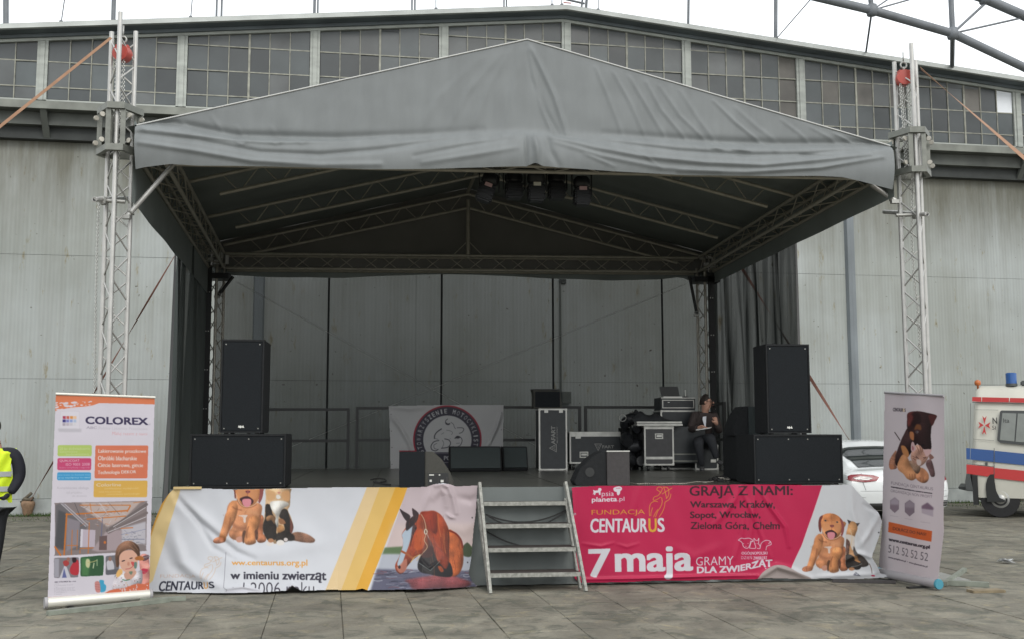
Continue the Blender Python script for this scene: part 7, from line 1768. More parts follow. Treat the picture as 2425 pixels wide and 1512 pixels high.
f2 = fold_field([(K_([(1330, 130), (1300, 220), (1240, 300), (1150, 400)]), 7, .022), (K_([(1340, 130), (1400, 260), (1470, 430), (1560, 640)]), 5, .02), (K_([(1450, 130), (1430, 260), (1420, 420), (1400, 600)]), 7, .026), (K_([(1480, 150), (1560, 280), (1660, 420), (1690, 560)]), 5, .03),
    (K_([(1360, 340), (1350, 480), (1300, 640)]), 6, .018), (K_([(200, 540), (330, 560), (420, 535)]), 4, .012), (K_([(450, 545), (520, 565), (600, 540)]), 4, .01), (K_([(160, 800), (600, 790), (1100, 775), (1460, 770)]), 4, .035), (K_([(860, 560), (1000, 640), (1200, 560)]), 12, .014),
    (K_([(2142, 112), (2150, 300), (2200, 480), (2240, 600)]), 8, .03), (K_([(2225, 210), (2300, 400), (2290, 620)]), 10, -.02), (K_([(2200, 560), (2270, 470), (2340, 340)]), 7, .03), (K_([(2240, 260), (2320, 300), (2350, 320)]), 5, -.025), (K_([(2100, 660), (2200, 610), (2290, 640), (2330, 740)]), 6, .04),
    (K_([(1480, 780), (1600, 705), (1720, 740), (1850, 790)]), 7, .06), (K_([(1900, 780), (2100, 770), (2300, 760)]), 6, .03), (K_([(600, 150), (560, 300), (640, 420)]), 9, .012), (K_([(100, 160), (130, 400), (150, 700)]), 7, .02)])
dp = lambda X_, Y_: .6 * f2(X_, Y_) + .005 * np.sin(X_ * .023 + Y_ * .012) + .0012 * np.sin(X_ * .1 - Y_ * .05 + 2 * np.sin(X_ * .011))
bn = in_frame(ST, 'banner', 'pink banner reading 7 maja, its white end sagging to the ground beside the steps', 'banner', ST.onv(1740, 1270)[0], -.1, 0)
print_mesh('printed_cloth', A, out_p, ST, surf_p, dp, M_PRINT, bn)

# ---------------------------------------------------------------- banner with the round emblem at the back
zb_ = Z(1000, 1150, 4.042); B_ = lambda pts: [zb_(x, y) for x, y in pts]
A = Art(910, 945, 1205, 1130, (196, 196, 196), 3.0)
bx, by = 1362, 655
def circ(r, c0=bx, c1=by, n=72): return B_([(c0 + r * cos(t), c1 + r * 1.0 * sin(t)) for t in np.linspace(0, 2 * pi, n)[:-1]])
A.poly(B_([(778, 788), (1940, 780), (1940, 812), (790, 806)]), (170, 36, 56)); A.poly(circ(414), (160, 36, 56)); A.poly(circ(396), (56, 54, 68)); A.poly(circ(292), (196, 196, 196))
A.poly(B_([(800, 808), (1940, 808), (1940, 960), (800, 960)]), (56, 54, 68)); A.line(B_([(1100, 822), (1440, 822)]), .8, (190, 190, 190)); A.line(B_([(1310, 930), (1440, 930)]), 1.0, (190, 190, 190))
A.text('PO', B_([(1322, 902), (1405, 902), (1405, 852), (1322, 852)]), (196, 196, 196), .03)
txt = 'STOWARZYSZENIE MOTOCYKLISTÓW'; a0, a1 = math.radians(205), math.radians(-27)
for i, chr_ in enumerate(txt):
    if chr_ == ' ': continue
    an = a0 + (a1 - a0) * i / (len(txt) - 1); hw = (.020 if chr_ in 'I' else .044)
    def cp_(r, an_): return zb_(bx + r * cos(an_), by - r * sin(an_))
    r0, r1 = 318, 372; A.text(chr_, [cp_(r0, an + hw), cp_(r0, an - hw), cp_(r1, an - hw), cp_(r1, an + hw)], (198, 198, 198), .02)
ink = (54, 52, 62)
for pts, w in (([(1365, 405), (1340, 430), (1345, 465), (1375, 475), (1392, 460)], 3.2), ([(1405, 445), (1435, 470), (1445, 500), (1460, 525)], 2), ([(1480, 512), (1540, 512), (1560, 530), (1540, 565), (1505, 578)], 3), ([(1290, 525), (1240, 560), (1210, 600), (1205, 640)], 5), ([(1205, 640), (1250, 650)], 1.5), ([(1350, 540), (1400, 550), (1425, 570), (1410, 595)], 1.4), ([(1320, 570), (1290, 590)], 1.4),
               ([(1260, 665), (1200, 680), (1165, 730), (1175, 775), (1220, 790), (1250, 770)], 4), ([(1235, 700), (1200, 720), (1205, 760), (1230, 768)], 2), ([(1450, 640), (1480, 612), (1520, 625), (1540, 665), (1520, 720), (1490, 738)], 3), ([(1300, 660), (1318, 700), (1300, 750)], 1.6), ([(1330, 645), (1380, 660), (1400, 700), (1370, 745), (1290, 758)], 4), ([(1400, 740), (1440, 735)], 2), ([(1470, 700), (1510, 695)], 1.6), ([(1400, 640), (1390, 650)], 1.2)): A.line(B_(pts), w * .45, ink, smooth=True)
A.sm(B_([(1340, 440), (1345, 470), (1385, 475), (1395, 455), (1365, 460)]), ink); A.sm(B_([(1450, 640), (1480, 612), (1515, 625), (1500, 640), (1470, 640)]), ink)
for x, y in ((680, 350), (685, 552), (692, 750), (692, 955), (2018, 332), (2015, 535), (2012, 735)): A.ell(*zb_(x, y), .9, .9, (50, 50, 50))
VBK = 5.9 - .15
out_b = B_([(655, 250), (900, 246), (1300, 238), (1700, 240), (2040, 240), (2036, 500), (2036, 760), (2030, 1045), (1400, 1050), (900, 1052), (675, 1046), (670, 640)])
f3 = fold_field([(B_([(680, 370), (800, 520), (900, 700), (940, 820)]), 5, .03), (B_([(2010, 340), (1960, 500), (1860, 720)]), 4, .04), (B_([(700, 1040), (760, 1020), (800, 1040)]), 3, .03), (B_([(700, 260), (900, 280), (1100, 260)]), 6, .02)])
bn = in_frame(ST, 'banner', 'white banner with a round motorcyclist emblem hanging on the rear guard rail', 'banner', ST.onv(1056, 1040, VBK)[0], VBK, HD)
print_mesh('printed_cloth', A, out_b, ST, lambda X_, Y_: VBK + 0 * X_, f3, M_PRINT, bn, step=.8)

# ---------------------------------------------------------------- left roll-up
def ground_frame(pl, pr, zg=0.0):
    x0, y0 = GD.onz(*pl, zg); x1, y1 = GD.onz(*pr, zg); return Frame((x0 + x1) / 2, (y0 + y1) / 2, math.atan2(y1 - y0, x1 - x0))
RA = ground_frame((110, 1442), (357, 1421)); zt_ = Z(130, 1160, 4.4457); zl_ = Z(130, 1480, 4.3212); R1 = lambda pts: [zt_(x, y) for x, y in pts]; R2 = lambda pts: [zl_(x, y) for x, y in pts]
A = Art(100, 920, 375, 1440, (222, 216, 226))
org = (226, 128, 86)
A.poly(R1([(140, 80), (1500, 118), (1500, 208), (740, 190), (640, 225), (520, 240), (420, 245), (300, 262), (200, 290), (120, 300)]), org)
for k in range(46):
    x = rg.uniform(150, 640); y = rg.uniform(180, 285) - max(0, (x - 400)) * .08; s_ = rg.uniform(5, 16) * (1.5 if x < 420 else .8)
    A.sm(R1([(x - s_ * 1.6, y), (x, y - s_ * .6), (x + s_ * 1.5, y - s_ * .2), (x + s_ * .4, y + s_ * .7)]), (224, 214, 222))
A.sm(R1([(240, 300), (340, 296), (460, 300), (478, 330), (478, 520), (470, 548), (360, 552), (230, 548), (212, 520), (222, 320)]), (214, 208, 218)); A.sm(R1([(245, 305), (340, 301), (455, 305), (472, 335), (472, 515), (462, 542), (360, 546), (235, 542), (218, 515), (228, 325)]), (226, 221, 230))
A.poly(R1([(188, 528), (505, 530), (498, 576), (205, 574)]), (200, 196, 204), soft=1.5)
rows = [[(176, 62, 92), (206, 104, 88), (224, 150, 80), (236, 196, 160)], [(66, 60, 128), (134, 138, 200), (150, 168, 216), (180, 196, 222)], [(180, 170, 182), (196, 186, 196), (206, 200, 208), (220, 218, 224)]]
for r_ in range(3):
    for c_ in range(4): x = 256 + c_ * 47 - r_ * 2; y = 362 + r_ * 46; A.poly(R1([(x, y), (x + 40, y + 1), (x + 40, y + 39), (x, y + 38)]), rows[r_][c_])
A.text('COLOREX', R1([(560, 466), (1385, 480), (1380, 388), (562, 370)]), (58, 50, 84), .045); A.text('.pl', R1([(1392, 486), (1420, 488), (1420, 458), (1392, 456)]), (160, 156, 170), .0)
A.text('ABC', R1([(566, 532), (708, 534), (710, 502), (570, 498)]), (170, 164, 176), .04); A.text('Polskie Lakiernie Proszkowe', R1([(730, 540), (1382, 550), (1382, 514), (732, 502)]), (202, 196, 206), .0); A.text('Maluj razem z nami', R1([(905, 628), (1375, 630), (1378, 582), (915, 570)]), (226, 170, 174), -.005)
def rr(x0, y0, x1, y1, col, z=zt_, skew=0):
    r = min(20, (y1 - y0) / 3); P = []
    for cx0, cy0, a0_ in ((x1 - r, y0 + r, -90), (x1 - r, y1 - r, 0), (x0 + r, y1 - r, 90), (x0 + r, y0 + r, 180)):
        for k in range(5): t = math.radians(a0_ + k * 22.5); P.append(z(cx0 + r * cos(t) + (cy0 - y0) * skew, cy0 + r * sin(t)))
    A.poly(P, col)
rr(190, 748, 642, 896, (184, 206, 112), skew=-.03); rr(186, 922, 636, 1080, (204, 76, 120), skew=-.03); rr(182, 1110, 630, 1216, (72, 162, 214), skew=-.02); rr(688, 752, 1392, 1190, (222, 124, 92), skew=-.03); rr(668, 1218, 1382, 1440, (226, 180, 88), skew=-.03)
wt_ = (236, 226, 224)
A.text('Lakierowanie proszkowe', R1([(726, 866), (1362, 866), (1362, 806), (730, 800)]), wt_, .012); A.text('Obróbki blacharskie', R1([(722, 950), (1240, 950), (1240, 898), (724, 890)]), wt_, .012); A.text('Cięcie laserowe, gięcie', R1([(720, 1056), (1322, 1056), (1322, 992), (722, 986)]), wt_, .012); A.text('Technologia DEKOR', R1([(718, 1150), (1228, 1134), (1228, 1082), (720, 1086)]), wt_, .012)
pg_ = (214, 226, 170)
A.text('20 lat doświadczenia', R1([(214, 814), (612, 808), (612, 772), (216, 774)]), (208, 222, 160), .01); A.text('automotive', R1([(214, 850), (450, 848), (450, 822), (214, 824)]), (206, 220, 156), 0); A.text('budownictwo', R1([(300, 884), (600, 880), (600, 852), (300, 856)]), (208, 222, 160), .01)
A.text('QUALICOAT', R1([(214, 976), (476, 974), (476, 938), (214, 940)]), wt_, .012); A.text('ISO 9001 2008', R1([(296, 1022), (612, 1020), (612, 984), (296, 988)]), (236, 200, 214), .01); A.text('liczne certyfikaty i nagrody', R1([(214, 1062), (612, 1060), (612, 1032), (214, 1036)]), (224, 160, 186), 0)
A.text('pierwsze na świecie linie', R1([(200, 1158), (618, 1156), (618, 1130), (200, 1134)]), (168, 208, 232), 0); A.text('przy współpracy na rzecz', R1([(200, 1196), (620, 1192), (620, 1166), (200, 1172)]), (206, 226, 238), .01)
A.text('Colorline', R1([(700, 1298), (1028, 1294), (1028, 1254), (704, 1254)]), wt_, .012); A.text('zwiększona wydajność', R1([(806, 1344), (1262, 1338), (1262, 1306), (808, 1310)]), (238, 210, 150), 0); A.text('nowa linia poziomego', R1([(730, 1384), (1036, 1380), (1036, 1354), (732, 1358)]), (238, 210, 150), 0); A.text('nowoczesna technologia', R1([(836, 1420), (1276, 1412), (1276, 1380), (838, 1388)]), (238, 208, 140), .01)
A.text('Kompleksowa obsługa', R1([(180, 1342), (596, 1342), (600, 1298), (186, 1300)]), (186, 180, 190), -.005); A.text('od projektu', R1([(304, 1402), (508, 1400), (508, 1362), (304, 1362)]), (190, 184, 192), -.005); A.text('do dostawy', R1([(380, 1444), (572, 1442), (576, 1408), (384, 1410)]), (190, 184, 192), -.005)
# factory hall picture
def rq(x0, y0, x1, y1, y0r, y1r, col, r=34):
    A.sm(R2([(x0 + r, y0), ((x0 + x1) / 2, (y0 + y0r) / 2), (x1 - r, y0r), (x1, y0r + r), (x1, (y0r + y1r) / 2), (x1 - 8, y1r - r), (x1 - r, y1r), ((x0 + x1) / 2, (y1 + y1r) / 2), (x0 + r, y1), (x0, y1 - r), (x0 + 2, (y0 + y1) / 2), (x0, y0 + r)]), col)
rq(148, 90, 1332, 772, 66, 712, (140, 128, 128))
A.poly(R2([(155, 120), (230, 90), (560, 400), (470, 700), (150, 700)]), (112, 108, 112), soft=1.5); A.poly(R2([(300, 280), (470, 330), (450, 640), (290, 720)]), (146, 138, 146), soft=1.5); A.poly(R2([(190, 180), (290, 220), (270, 700), (150, 660)]), (84, 84, 88), soft=2)
A.poly(R2([(480, 90), (1260, 72), (1000, 330), (820, 400), (700, 300), (560, 200)]), (196, 178, 172), soft=2)
A.poly(R2([(1000, 420), (1320, 330), (1320, 620), (1000, 620)]), (196, 192, 200), soft=2); A.poly(R2([(820, 440), (1010, 440), (1010, 700), (700, 720), (620, 700)]), (176, 160, 164), soft=2)
A.poly(R2([(480, 430), (670, 440), (660, 660), (470, 660)]), (196, 184, 196)); A.poly(R2([(480, 430), (510, 430), (500, 660), (470, 660)]), (222, 216, 226)); A.poly(R2([(720, 520), (820, 510), (815, 700), (715, 700)]), (112, 92, 92))
oc = (206, 120, 52)
for pts, w in (([(300, 230), (265, 760)], 3.6), ([(290, 240), (480, 230), (1080, 190)], 3.2), ([(470, 120), (1120, 120)], 2), ([(560, 300), (1060, 260)], 2.2), ([(590, 340), (575, 740)], 1.8), ([(470, 680), (640, 670)], 2), ([(300, 640), (440, 640)], 1.6), ([(440, 440), (430, 690)], 1.4), ([(370, 440), (360, 760)], 1.6), ([(150, 660), (220, 765)], 4), ([(1120, 130), (1080, 200)], 3), ([(1000, 420), (1150, 410)], 2.2), ([(470, 700), (470, 740)], 1.6), ([(1160, 90), (1300, 70)], 1.2), ([(600, 100), (620, 220)], 1.5)): A.line(R2(pts), w, oc)
for pts, w, c in (([(250, 100), (560, 380)], 4.5, (150, 144, 150)), ([(225, 100), (545, 395)], 1.2, (222, 216, 222)), ([(275, 105), (575, 380)], 1.2, (214, 208, 214)), ([(1330, 110), (900, 400), (820, 450)], 7, (118, 108, 108)), ([(1330, 220), (840, 470)], 7, (128, 116, 116)), ([(1315, 150), (900, 400)], 1.4, (220, 214, 216)), ([(1325, 270), (830, 470)], 1.4, (222, 216, 220)), ([(400, 90), (470, 260)], 1.2, (90, 84, 90)), ([(720, 90), (830, 240)], 1.6, (210, 206, 212)), ([(760, 280), (745, 520)], 2, (110, 110, 140)), ([(480, 130), (620, 200), (760, 300)], 1.2, (210, 206, 214)), ([(1000, 500), (1320, 430)], 1, (130, 134, 160)), ([(1010, 560), (1300, 560)], 1.4, (120, 124, 146)), ([(840, 90), (980, 240)], 1, (120, 104, 100))): A.line(R2(pts), w, c)
for k in range(60): x, y = rg.uniform(480, 1020), rg.uniform(100, 420); A.line(R2([(x, y), (x + rg.uniform(-60, 60), y + rg.uniform(-40, 40))]), .8, rg.choice([(220, 214, 218), (110, 92, 88), (200, 110, 60), (150, 140, 150)]), alpha=.8)
for k in range(40): x, y = rg.uniform(1040, 1300), rg.uniform(430, 640); A.line(R2([(x, y), (x + rg.uniform(-40, 40), y + rg.uniform(-14, 14))]), .9, rg.choice([(222, 220, 228), (120, 120, 140), (90, 96, 104), (200, 150, 90)]), alpha=.7)
A.ell(*zl_(790, 600), 3, 3.4, (206, 118, 60))
rq(136, 800, 456, 1060, 792, 1050, (132, 128, 134), 24); A.poly(R2([(140, 810), (200, 810), (200, 1050), (140, 1050)]), (168, 166, 176), soft=1); A.poly(R2([(205, 1060), (270, 900), (300, 920), (350, 1055)]), (206, 204, 214), soft=.5); A.poly(R2([(240, 1058), (265, 930), (300, 1056)]), (104, 110, 160), soft=.5)
A.sm(R2([(400, 840), (450, 840), (450, 1010), (360, 1010), (340, 940)]), (190, 54, 66), soft=.7); A.sm(R2([(250, 850), (310, 830), (330, 880), (280, 910)]), (176, 66, 66), soft=.7); A.sm(R2([(370, 800), (420, 800), (420, 850), (380, 860)]), (50, 36, 42), soft=.7); A.ell(*zl_(320, 820), 4, 5, (160, 110, 96), soft=.4)
rq(476, 790, 776, 1040, 766, 1028, (54, 92, 62), 24); A.poly(R2([(490, 800), (600, 800), (580, 1030), (490, 1030)]), (80, 128, 80), soft=3); A.sm(R2([(550, 820), (590, 820), (600, 880), (580, 930), (545, 900)]), (206, 206, 160), soft=1); A.line(R2([(570, 860), (640, 850), (690, 830)]), 1.6, (196, 190, 130)); A.line(R2([(650, 870), (640, 930)]), 2.4, (196, 206, 170)); A.line(R2([(690, 820), (690, 900)]), 2, (170, 190, 150))
rq(800, 775, 975, 1020, 762, 1010, (120, 118, 124), 22); A.sm(R2([(815, 850), (880, 830), (910, 900), (900, 960), (830, 960)]), (204, 202, 210), soft=.8); A.poly(R2([(805, 960), (970, 940), (970, 1010), (805, 1015)]), (104, 104, 112), soft=1); A.ell(*zl_(858, 812), 4, 5.5, (150, 116, 104), soft=.4)
# child with paint
A.sm(R2([(1240, 780), (1340, 760), (1370, 900), (1370, 1150), (1260, 1140), (1250, 1000)]), (206, 140, 130), soft=.8, fur=.05); A.sm(R2([(1270, 940), (1350, 950), (1320, 1000), (1270, 1000)]), (196, 60, 84), soft=.6); A.line(R2([(1270, 880), (1360, 900)]), 1.2, (230, 180, 164)); A.line(R2([(1250, 960), (1370, 1010)]), 1.5, (176, 110, 110)); A.sm(R2([(1270, 790), (1350, 760), (1360, 810), (1290, 840)]), (120, 90, 100), soft=.6, fur=.2)
A.sm(R2([(930, 1010), (1060, 990), (1200, 980), (1270, 960), (1270, 1120), (1180, 1160), (940, 1230), (880, 1180), (900, 1100)]), (206, 200, 206), soft=.8, fur=.06)
for k in range(26): A.ell(*zl_(rg.uniform(900, 1250), rg.uniform(1000, 1180)), 1.5, 1.1, rg.choice([(150, 90, 84), (176, 150, 150), (90, 120, 120), (226, 170, 110)]), rot=rg.uniform(0, 3))
A.sm(R2([(1050, 990), (1180, 960), (1190, 1010), (1120, 1080), (1050, 1060)]), (216, 168, 148), soft=.6); A.line(R2([(1020, 1080), (1060, 1090), (1110, 1080)]), 2, (60, 130, 96), smooth=True)
A.sm(R2([(990, 740), (1090, 700), (1190, 720), (1215, 830), (1200, 930), (1130, 990), (1060, 985), (1000, 930), (975, 840)]), (228, 178, 156), soft=.6)
A.sm(R2([(935, 900), (925, 760), (960, 650), (1050, 585), (1150, 590), (1230, 660), (1245, 770), (1220, 800), (1200, 750), (1130, 690), (1060, 700), (1000, 740), (975, 800), (975, 900), (950, 920)]), (142, 104, 84), soft=.7, fur=.08)
for pts in ([(980, 680), (1040, 620), (1100, 600)], [(960, 760), (980, 700)], [(1100, 640), (1180, 700)], [(1150, 610), (1220, 700)]): A.line(R2(pts), 1.6, (176, 138, 112), alpha=.6, soft=.4)
A.ell(*zl_(1030, 838), 4.6, 1.5, (70, 54, 56), rot=-.3); A.ell(*zl_(1130, 805), 4.2, 1.4, (70, 54, 56), rot=-.3); A.line(R2([(1060, 945), (1110, 938), (1150, 912)]), 1.4, (180, 70, 80), smooth=True); A.sm(R2([(1130, 850), (1175, 860), (1165, 910), (1140, 890)]), (214, 90, 90), soft=.6); A.sm(R2([(1170, 860), (1205, 860), (1200, 930), (1170, 930)]), (110, 140, 130), soft=.8); A.sm(R2([(1085, 855), (1110, 860), (1105, 900), (1080, 890)]), (206, 146, 124), soft=.6); A.sm(R2([(1100, 980), (1150, 975), (1130, 1020)]), (120, 140, 120), soft=.6)
A.sm(R2([(1180, 800), (1230, 775), (1290, 790), (1290, 830), (1200, 830)]), (180, 112, 60), soft=.5); A.line(R2([(1290, 800), (1370, 780)]), 1.8, (150, 140, 140))
A.sm(R2([(935, 1020), (960, 960), (1000, 940), (1020, 990), (960, 1050)]), (240, 190, 120), soft=.6)
A.sm(R2([(720, 1090), (775, 1090), (780, 1130), (806, 1160), (800, 1220), (770, 1240), (730, 1235), (722, 1150)]), (72, 168, 206), soft=.4); A.sm(R2([(665, 1110), (715, 1105), (730, 1160), (730, 1240), (680, 1240), (662, 1180)]), (206, 140, 136), soft=.6)
for y in (1140, 1170, 1200): A.line(R2([(668, y), (725, y + 8)]), .8, (160, 96, 100))
A.poly(R2([(40, 1312), (780, 1262), (850, 1220), (930, 1200), (1040, 1190), (1140, 1150), (1220, 1130), (1300, 1140), (1380, 1110), (1380, 1275), (700, 1310), (40, 1372)]), (218, 116, 84))
for k in range(28): x, y = rg.uniform(900, 1350), rg.uniform(1140, 1240); A.ell(*zl_(x, y), rg.uniform(1.5, 3.5), 1.2, (226, 204, 206), rot=rg.uniform(0, 2))
A.text('colorex', R2([(655, 1310), (800, 1300), (800, 1280), (655, 1290)]), (90, 50, 44), .02)
A.text('ABC COLOREX Sp. z o.o.', R2([(142, 1126), (420, 1112), (420, 1092), (142, 1106)]), (84, 80, 92), .03)
for k, (y, w_) in enumerate(((1140, 60), (1160, 240), (1180, 50), (1196, 260), (1214, 250), (1232, 270), (1252, 160), (1274, 100))): A.text('ul. Przemysłowa 12 tel. 018'[:6 + w_ // 12], R2([(138, y + 6), (138 + w_, y - w_ * .05 + 6), (138 + w_, y - w_ * .05 - 6), (138, y - 6)]), (150, 146, 158), 0)
ru = thing('roll_up_banner', 'tall white and orange Colorex roll-up banner in front of the left tower', 'roll-up banner', RA.w(0, 0, 0), RA.yaw)
out_r = [zt_(165, 75), zt_(1478, 118), zl_(1362, 1268), zl_(52, 1375)]
print_mesh('printed_sheet', A, out_r, RA, lambda X_, Y_: 0 * X_, lambda X_, Y_: .006 * np.sin((X_ - 130) / 237 * pi), M_PRINTR, ru, step=.8)
def rolled(fr, A0, A1, B0, B1, ru, m_c, cap):
    """top rail between A0,A1, cassette between B0,B1"""
    p, q = fr.onv(*A0, 0), fr.onv(*A1, 0); a_, b_ = fr.w(p[0], -.004, p[1]), fr.w(q[0], -.004, q[1])
    rod('top_rail', a_, b_, .012, m_c, ru, 10)
    p, q = fr.onv(*B0, 0), fr.onv(*B1, 0)
    r = .046; a_, b_ = fr.w(p[0], .0, r + .014), fr.w(q[0], .0, r + .014)
    rod('cassette', a_, b_, r, m_c, ru, 16)
    for c, d in ((a_, (a_ - b_).normalized()), (b_, (b_ - a_).normalized())): MB().lathe([(r + .004, -.005), (r + .006, .0), (r + .002, .02)], 16, c, d).build('end_cap', cap, ru, auto=40)
    mid = (a_ + b_) / 2
    for t in (.22, .78):
        c = a_.lerp(b_, t); n = fr.M.to_3x3() @ Vector((0, 1, 0)); MB(Matrix.Translation((c.x, c.y, 0)) @ Matrix.Rotation(fr.yaw, 4, 'Z')).box(-.025, .025, -.2, .2, 0.001, .016).build('foot', M_BLACKM, ru)
    rod('pole', mid + fr.M.to_3x3() @ Vector((0, .06, 0)), fr.w((p[0] + q[0]) / 2, .02, 1.9), .011, M_ALUD, ru, 8)
M_CASS = mat('roll_up_aluminium', (0.62, 0.61, 0.55), 0.4, 0.3); M_CASSG = mat('roll_up_grey', (0.30, 0.29, 0.30), 0.5); M_CYAN = mat('cyan_end_cap', (0.05, 0.23, 0.30), 0.5)
rolled(RA, zt_(160, 68), zt_(1482, 116), zl_(40, 1420), zl_(1370, 1300), ru, M_CASS, M_CASSG)

# ---------------------------------------------------------------- right roll-up
RBf = ground_frame((2086, 1368), (2226, 1397)); zr1_ = Z(2600, 1160, 4.877); zr2_ = Z(2600, 1430, 4.447); U1 = lambda pts: [zr1_(x, y) for x, y in pts]; U2 = lambda pts: [zr2_(x, y) for x, y in pts]
A = Art(2070, 920, 2245, 1410, (228, 217, 221))
A.poly([(2140, 925), (2165, 925), (2160, 1150), (2145, 1150)], (226, 218, 224), alpha=.5, soft=6)
A.text('CENTAUR', U1([(334, 328), (476, 336), (478, 284), (336, 276)]), (70, 62, 70), .02); A.text('U', U1([(480, 334), (500, 335), (500, 288), (480, 287)]), (224, 190, 120), .02); A.text('S', U1([(502, 336), (520, 337), (520, 288), (503, 287)]), (84, 70, 76), .02)
br, bk2, tn = (84, 48, 44), (40, 28, 30), (206, 142, 92)
A.line(U1([(362, 635), (400, 690), (440, 750)]), 2.0, (70, 56, 54), smooth=True)
A.sm(U1([(545, 580), (600, 560), (700, 620), (720, 760), (640, 900), (560, 1000), (420, 1120), (360, 1060), (400, 900), (460, 740), (500, 660)]), (62, 44, 44), soft=.8, fur=.12)
A.sm(U1([(560, 350), (700, 325), (840, 350), (965, 390), (940, 460), (900, 545), (890, 700), (895, 880), (800, 880), (700, 790), (600, 700), (545, 560), (545, 440)]), (62, 42, 42), soft=.7, fur=.12)
A.sm(U1([(550, 360), (640, 340), (660, 420), (620, 540), (560, 545), (545, 450)]), (104, 54, 52), soft=.8, fur=.08); A.sm(U1([(860, 380), (965, 390), (940, 470), (905, 540), (870, 460)]), (88, 48, 46), soft=.8)
A.sm(U1([(600, 360), (640, 420), (600, 520), (680, 560), (760, 470), (720, 350)]), bk2, alpha=.7, soft=2); A.sm(U1([(690, 520), (750, 530), (760, 600), (700, 590), (660, 600)]), (130, 84, 56), soft=1.5); A.sm(U1([(590, 630), (650, 640), (655, 750), (600, 720)]), (196, 130, 88), soft=1.2)
A.ell(*zr1_(702, 630), 3.2, 2.8, (150, 140, 144), soft=.3); A.ell(*zr1_(700, 630), 1.6, 1.8, (30, 24, 26)); A.ell(*zr1_(790, 820), 3.5, 2.4, (30, 24, 28), soft=.4)
A.sm(U1([(460, 830), (520, 840), (580, 930), (570, 1000), (500, 960), (470, 900)]), tn, soft=1)
A.sm(U1([(480, 960), (560, 1000), (620, 1120), (700, 1230), (720, 1280), (650, 1335), (560, 1310), (500, 1240), (420, 1180), (410, 1090)]), (218, 156, 112), soft=.8, fur=.05)
A.sm(U1([(740, 1160), (800, 1160), (865, 1240), (865, 1330), (810, 1375), (730, 1340), (695, 1280)]), (214, 148, 108), soft=.7, fur=.05)
A.sm(U1([(290, 1050), (340, 950), (390, 900), (370, 1060), (400, 1150), (340, 1175), (290, 1150)]), (176, 124, 100), soft=.7, fur=.15); A.sm(U1([(290, 1100), (350, 1110), (350, 1170), (300, 1170)]), (206, 138, 104), soft=.5)
A.sm(U1([(850, 1040), (900, 1040), (940, 1180), (945, 1270), (900, 1280), (870, 1200), (830, 1100)]), (110, 84, 84), soft=.8, fur=.1); A.sm(U1([(870, 940), (920, 980), (930, 1010), (880, 1030)]), (150, 110, 100), soft=.6)
A.sm(U1([(590, 1060), (640, 1050), (760, 1140), (720, 1240), (640, 1160)]), (150, 122, 104), soft=.8, fur=.12)
A.sm(U1([(615, 960), (660, 840), (740, 820), (800, 890), (880, 900), (860, 1000), (810, 1090), (740, 1130), (660, 1080), (620, 1020)]), (206, 160, 140), soft=.6, fur=.08)
A.sm(U1([(640, 770), (665, 800), (690, 880), (640, 920), (612, 880), (618, 800)]), (224, 190, 190), soft=.5); A.sm(U1([(800, 888), (900, 885), (880, 950), (840, 990), (810, 940)]), (228, 190, 188), soft=.5); A.sm(U1([(635, 830), (660, 860), (650, 900), (632, 880)]), (196, 126, 130), soft=.5)
for pts in ([(700, 840), (730, 900), (740, 950)], [(740, 830), (760, 890), (765, 940)], [(780, 860), (780, 920)], [(640, 980), (680, 1000), (720, 1010)], [(650, 1010), (690, 1040)], [(830, 1000), (800, 1030)]): A.line(U1(pts), 1.1, (120, 76, 62), smooth=True)
A.line(U1([(695, 985), (730, 1020)]), 1.6, (90, 60, 60)); A.line(U1([(795, 1005), (825, 1000)]), 1.6, (90, 60, 60)); A.ell(*zr1_(758, 1088), 1.8, 1.3, (130, 70, 76)); A.sm(U1([(700, 1040), (740, 1030), (770, 1060), (760, 1110), (720, 1110)]), (226, 206, 200), soft=.6)
for x in (600, 640, 680): A.line(U1([(x, 1240), (x + 8, 1310)]), .9, (150, 92, 70))
for x in (760, 800): A.line(U1([(x, 1290), (x + 2, 1350)]), .9, (150, 92, 70))
gt = (112, 104, 112)
A.text('FUNDACJA CENTAURUS', U2([(292, 82), (842, 162), (844, 110), (292, 30)]), gt, -.012); A.text('NAJWIĘKSZE SCHRONISKO DLA KONI W EUROPIE', U2([(290, 112), (832, 198), (832, 184), (290, 96)]), (60, 54, 62), .03); A.text('ORGANIZACJA NON PROFIT', U2([(284, 182), (834, 266), (836, 218), (286, 134)]), gt, -.012)
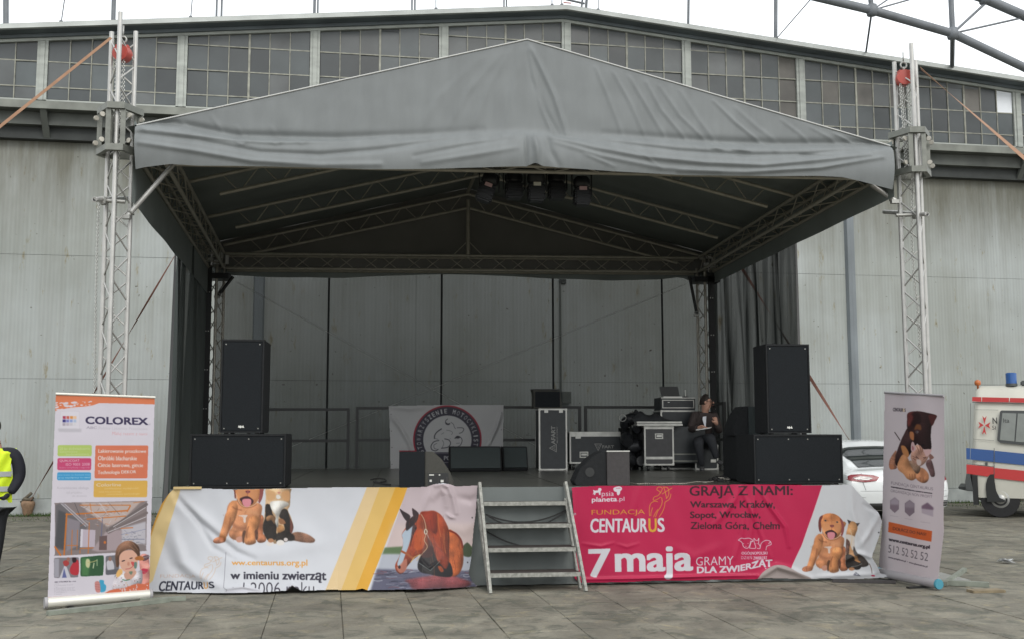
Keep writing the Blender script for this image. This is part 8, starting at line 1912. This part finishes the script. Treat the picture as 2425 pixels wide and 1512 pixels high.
def hexg(cx0, cy0, s, cols, hh):
    P = [(cx0, cy0 - hh), (cx0 + s, cy0 - hh * .55), (cx0 + s, cy0 + hh * .5), (cx0, cy0 + hh), (cx0 - s, cy0 + hh * .45), (cx0 - s, cy0 - hh * .6)]
    A.poly(U2(P), cols[0]); A.poly(U2([P[0], P[1], ((P[1][0] + P[2][0]) / 2, (P[1][1] + P[2][1]) / 2), ((P[4][0] + P[5][0]) / 2, (P[4][1] + P[5][1]) / 2), P[5]]), cols[1], alpha=.7, soft=2.5)
hexg(340, 345, 62, ((150, 132, 144), (206, 196, 206)), 105); hexg(556, 385, 70, ((140, 124, 136), (176, 164, 174)), 110)
A.poly(U2([(782, 310), (850, 378), (846, 500), (716, 450), (714, 360)]), (196, 184, 194), soft=1); A.poly(U2([(782, 310), (850, 378), (848, 410), (716, 390), (714, 356)]), (132, 110, 128), soft=1.5)
for x, y in ((278, 482), (484, 520), (700, 566)): A.line(U2([(x, y), (x + 110, y + 18)]), .7, (180, 170, 178))
A.poly(U2([(258, 566), (833, 690), (822, 832), (250, 702)]), (222, 106, 54)); A.text('DOŁĄCZ DO NAS!', U2([(312, 688), (760, 762), (764, 712), (316, 630)]), (112, 60, 44), .012)
A.text('www.centaurus.org.pl', U2([(258, 832), (798, 938), (802, 880), (262, 776)]), (66, 60, 68), .026); A.text('512 52 52 52', U2([(248, 972), (776, 1090), (784, 984), (254, 868)]), (92, 86, 94), -.008); A.text('www.psiaplaneta.pl  •  www.planetakota.pl', U2([(248, 1052), (768, 1180), (772, 1152), (250, 1022)]), (84, 76, 86), .01)
ru = thing('roll_up_banner', 'narrow grey-white roll-up banner with a puppy hugging a kitten, right of the stage', 'roll-up banner', RBf.w(0, 0, 0), RBf.yaw)
out_r2 = [zr1_(220, 62), zr1_(1078, 110), (2234, 1010), (2236, 1110), (2232, 1190), zr2_(975, 700), zr2_(935, 1060), zr2_(890, 1372), zr2_(500, 1280), zr2_(118, 1170), (2089, 1250), (2092, 1120)]
print_mesh('printed_sheet', A, out_r2, RBf, lambda X_, Y_: 0 * X_, lambda X_, Y_: .03 * np.sin((X_ - 2090) / 140 * pi) * np.clip((Y_ - 930) / 300, 0, 1) * np.clip((1400 - Y_) / 200, 0, 1) + .006 * np.sin(X_ * .07), M_PRINTR, ru, step=.8)
rolled(RBf, zr1_(220, 56), zr1_(1080, 104), zr2_(120, 1230), zr2_(905, 1400), ru, M_CASSG, M_CYAN)
print('prints done')
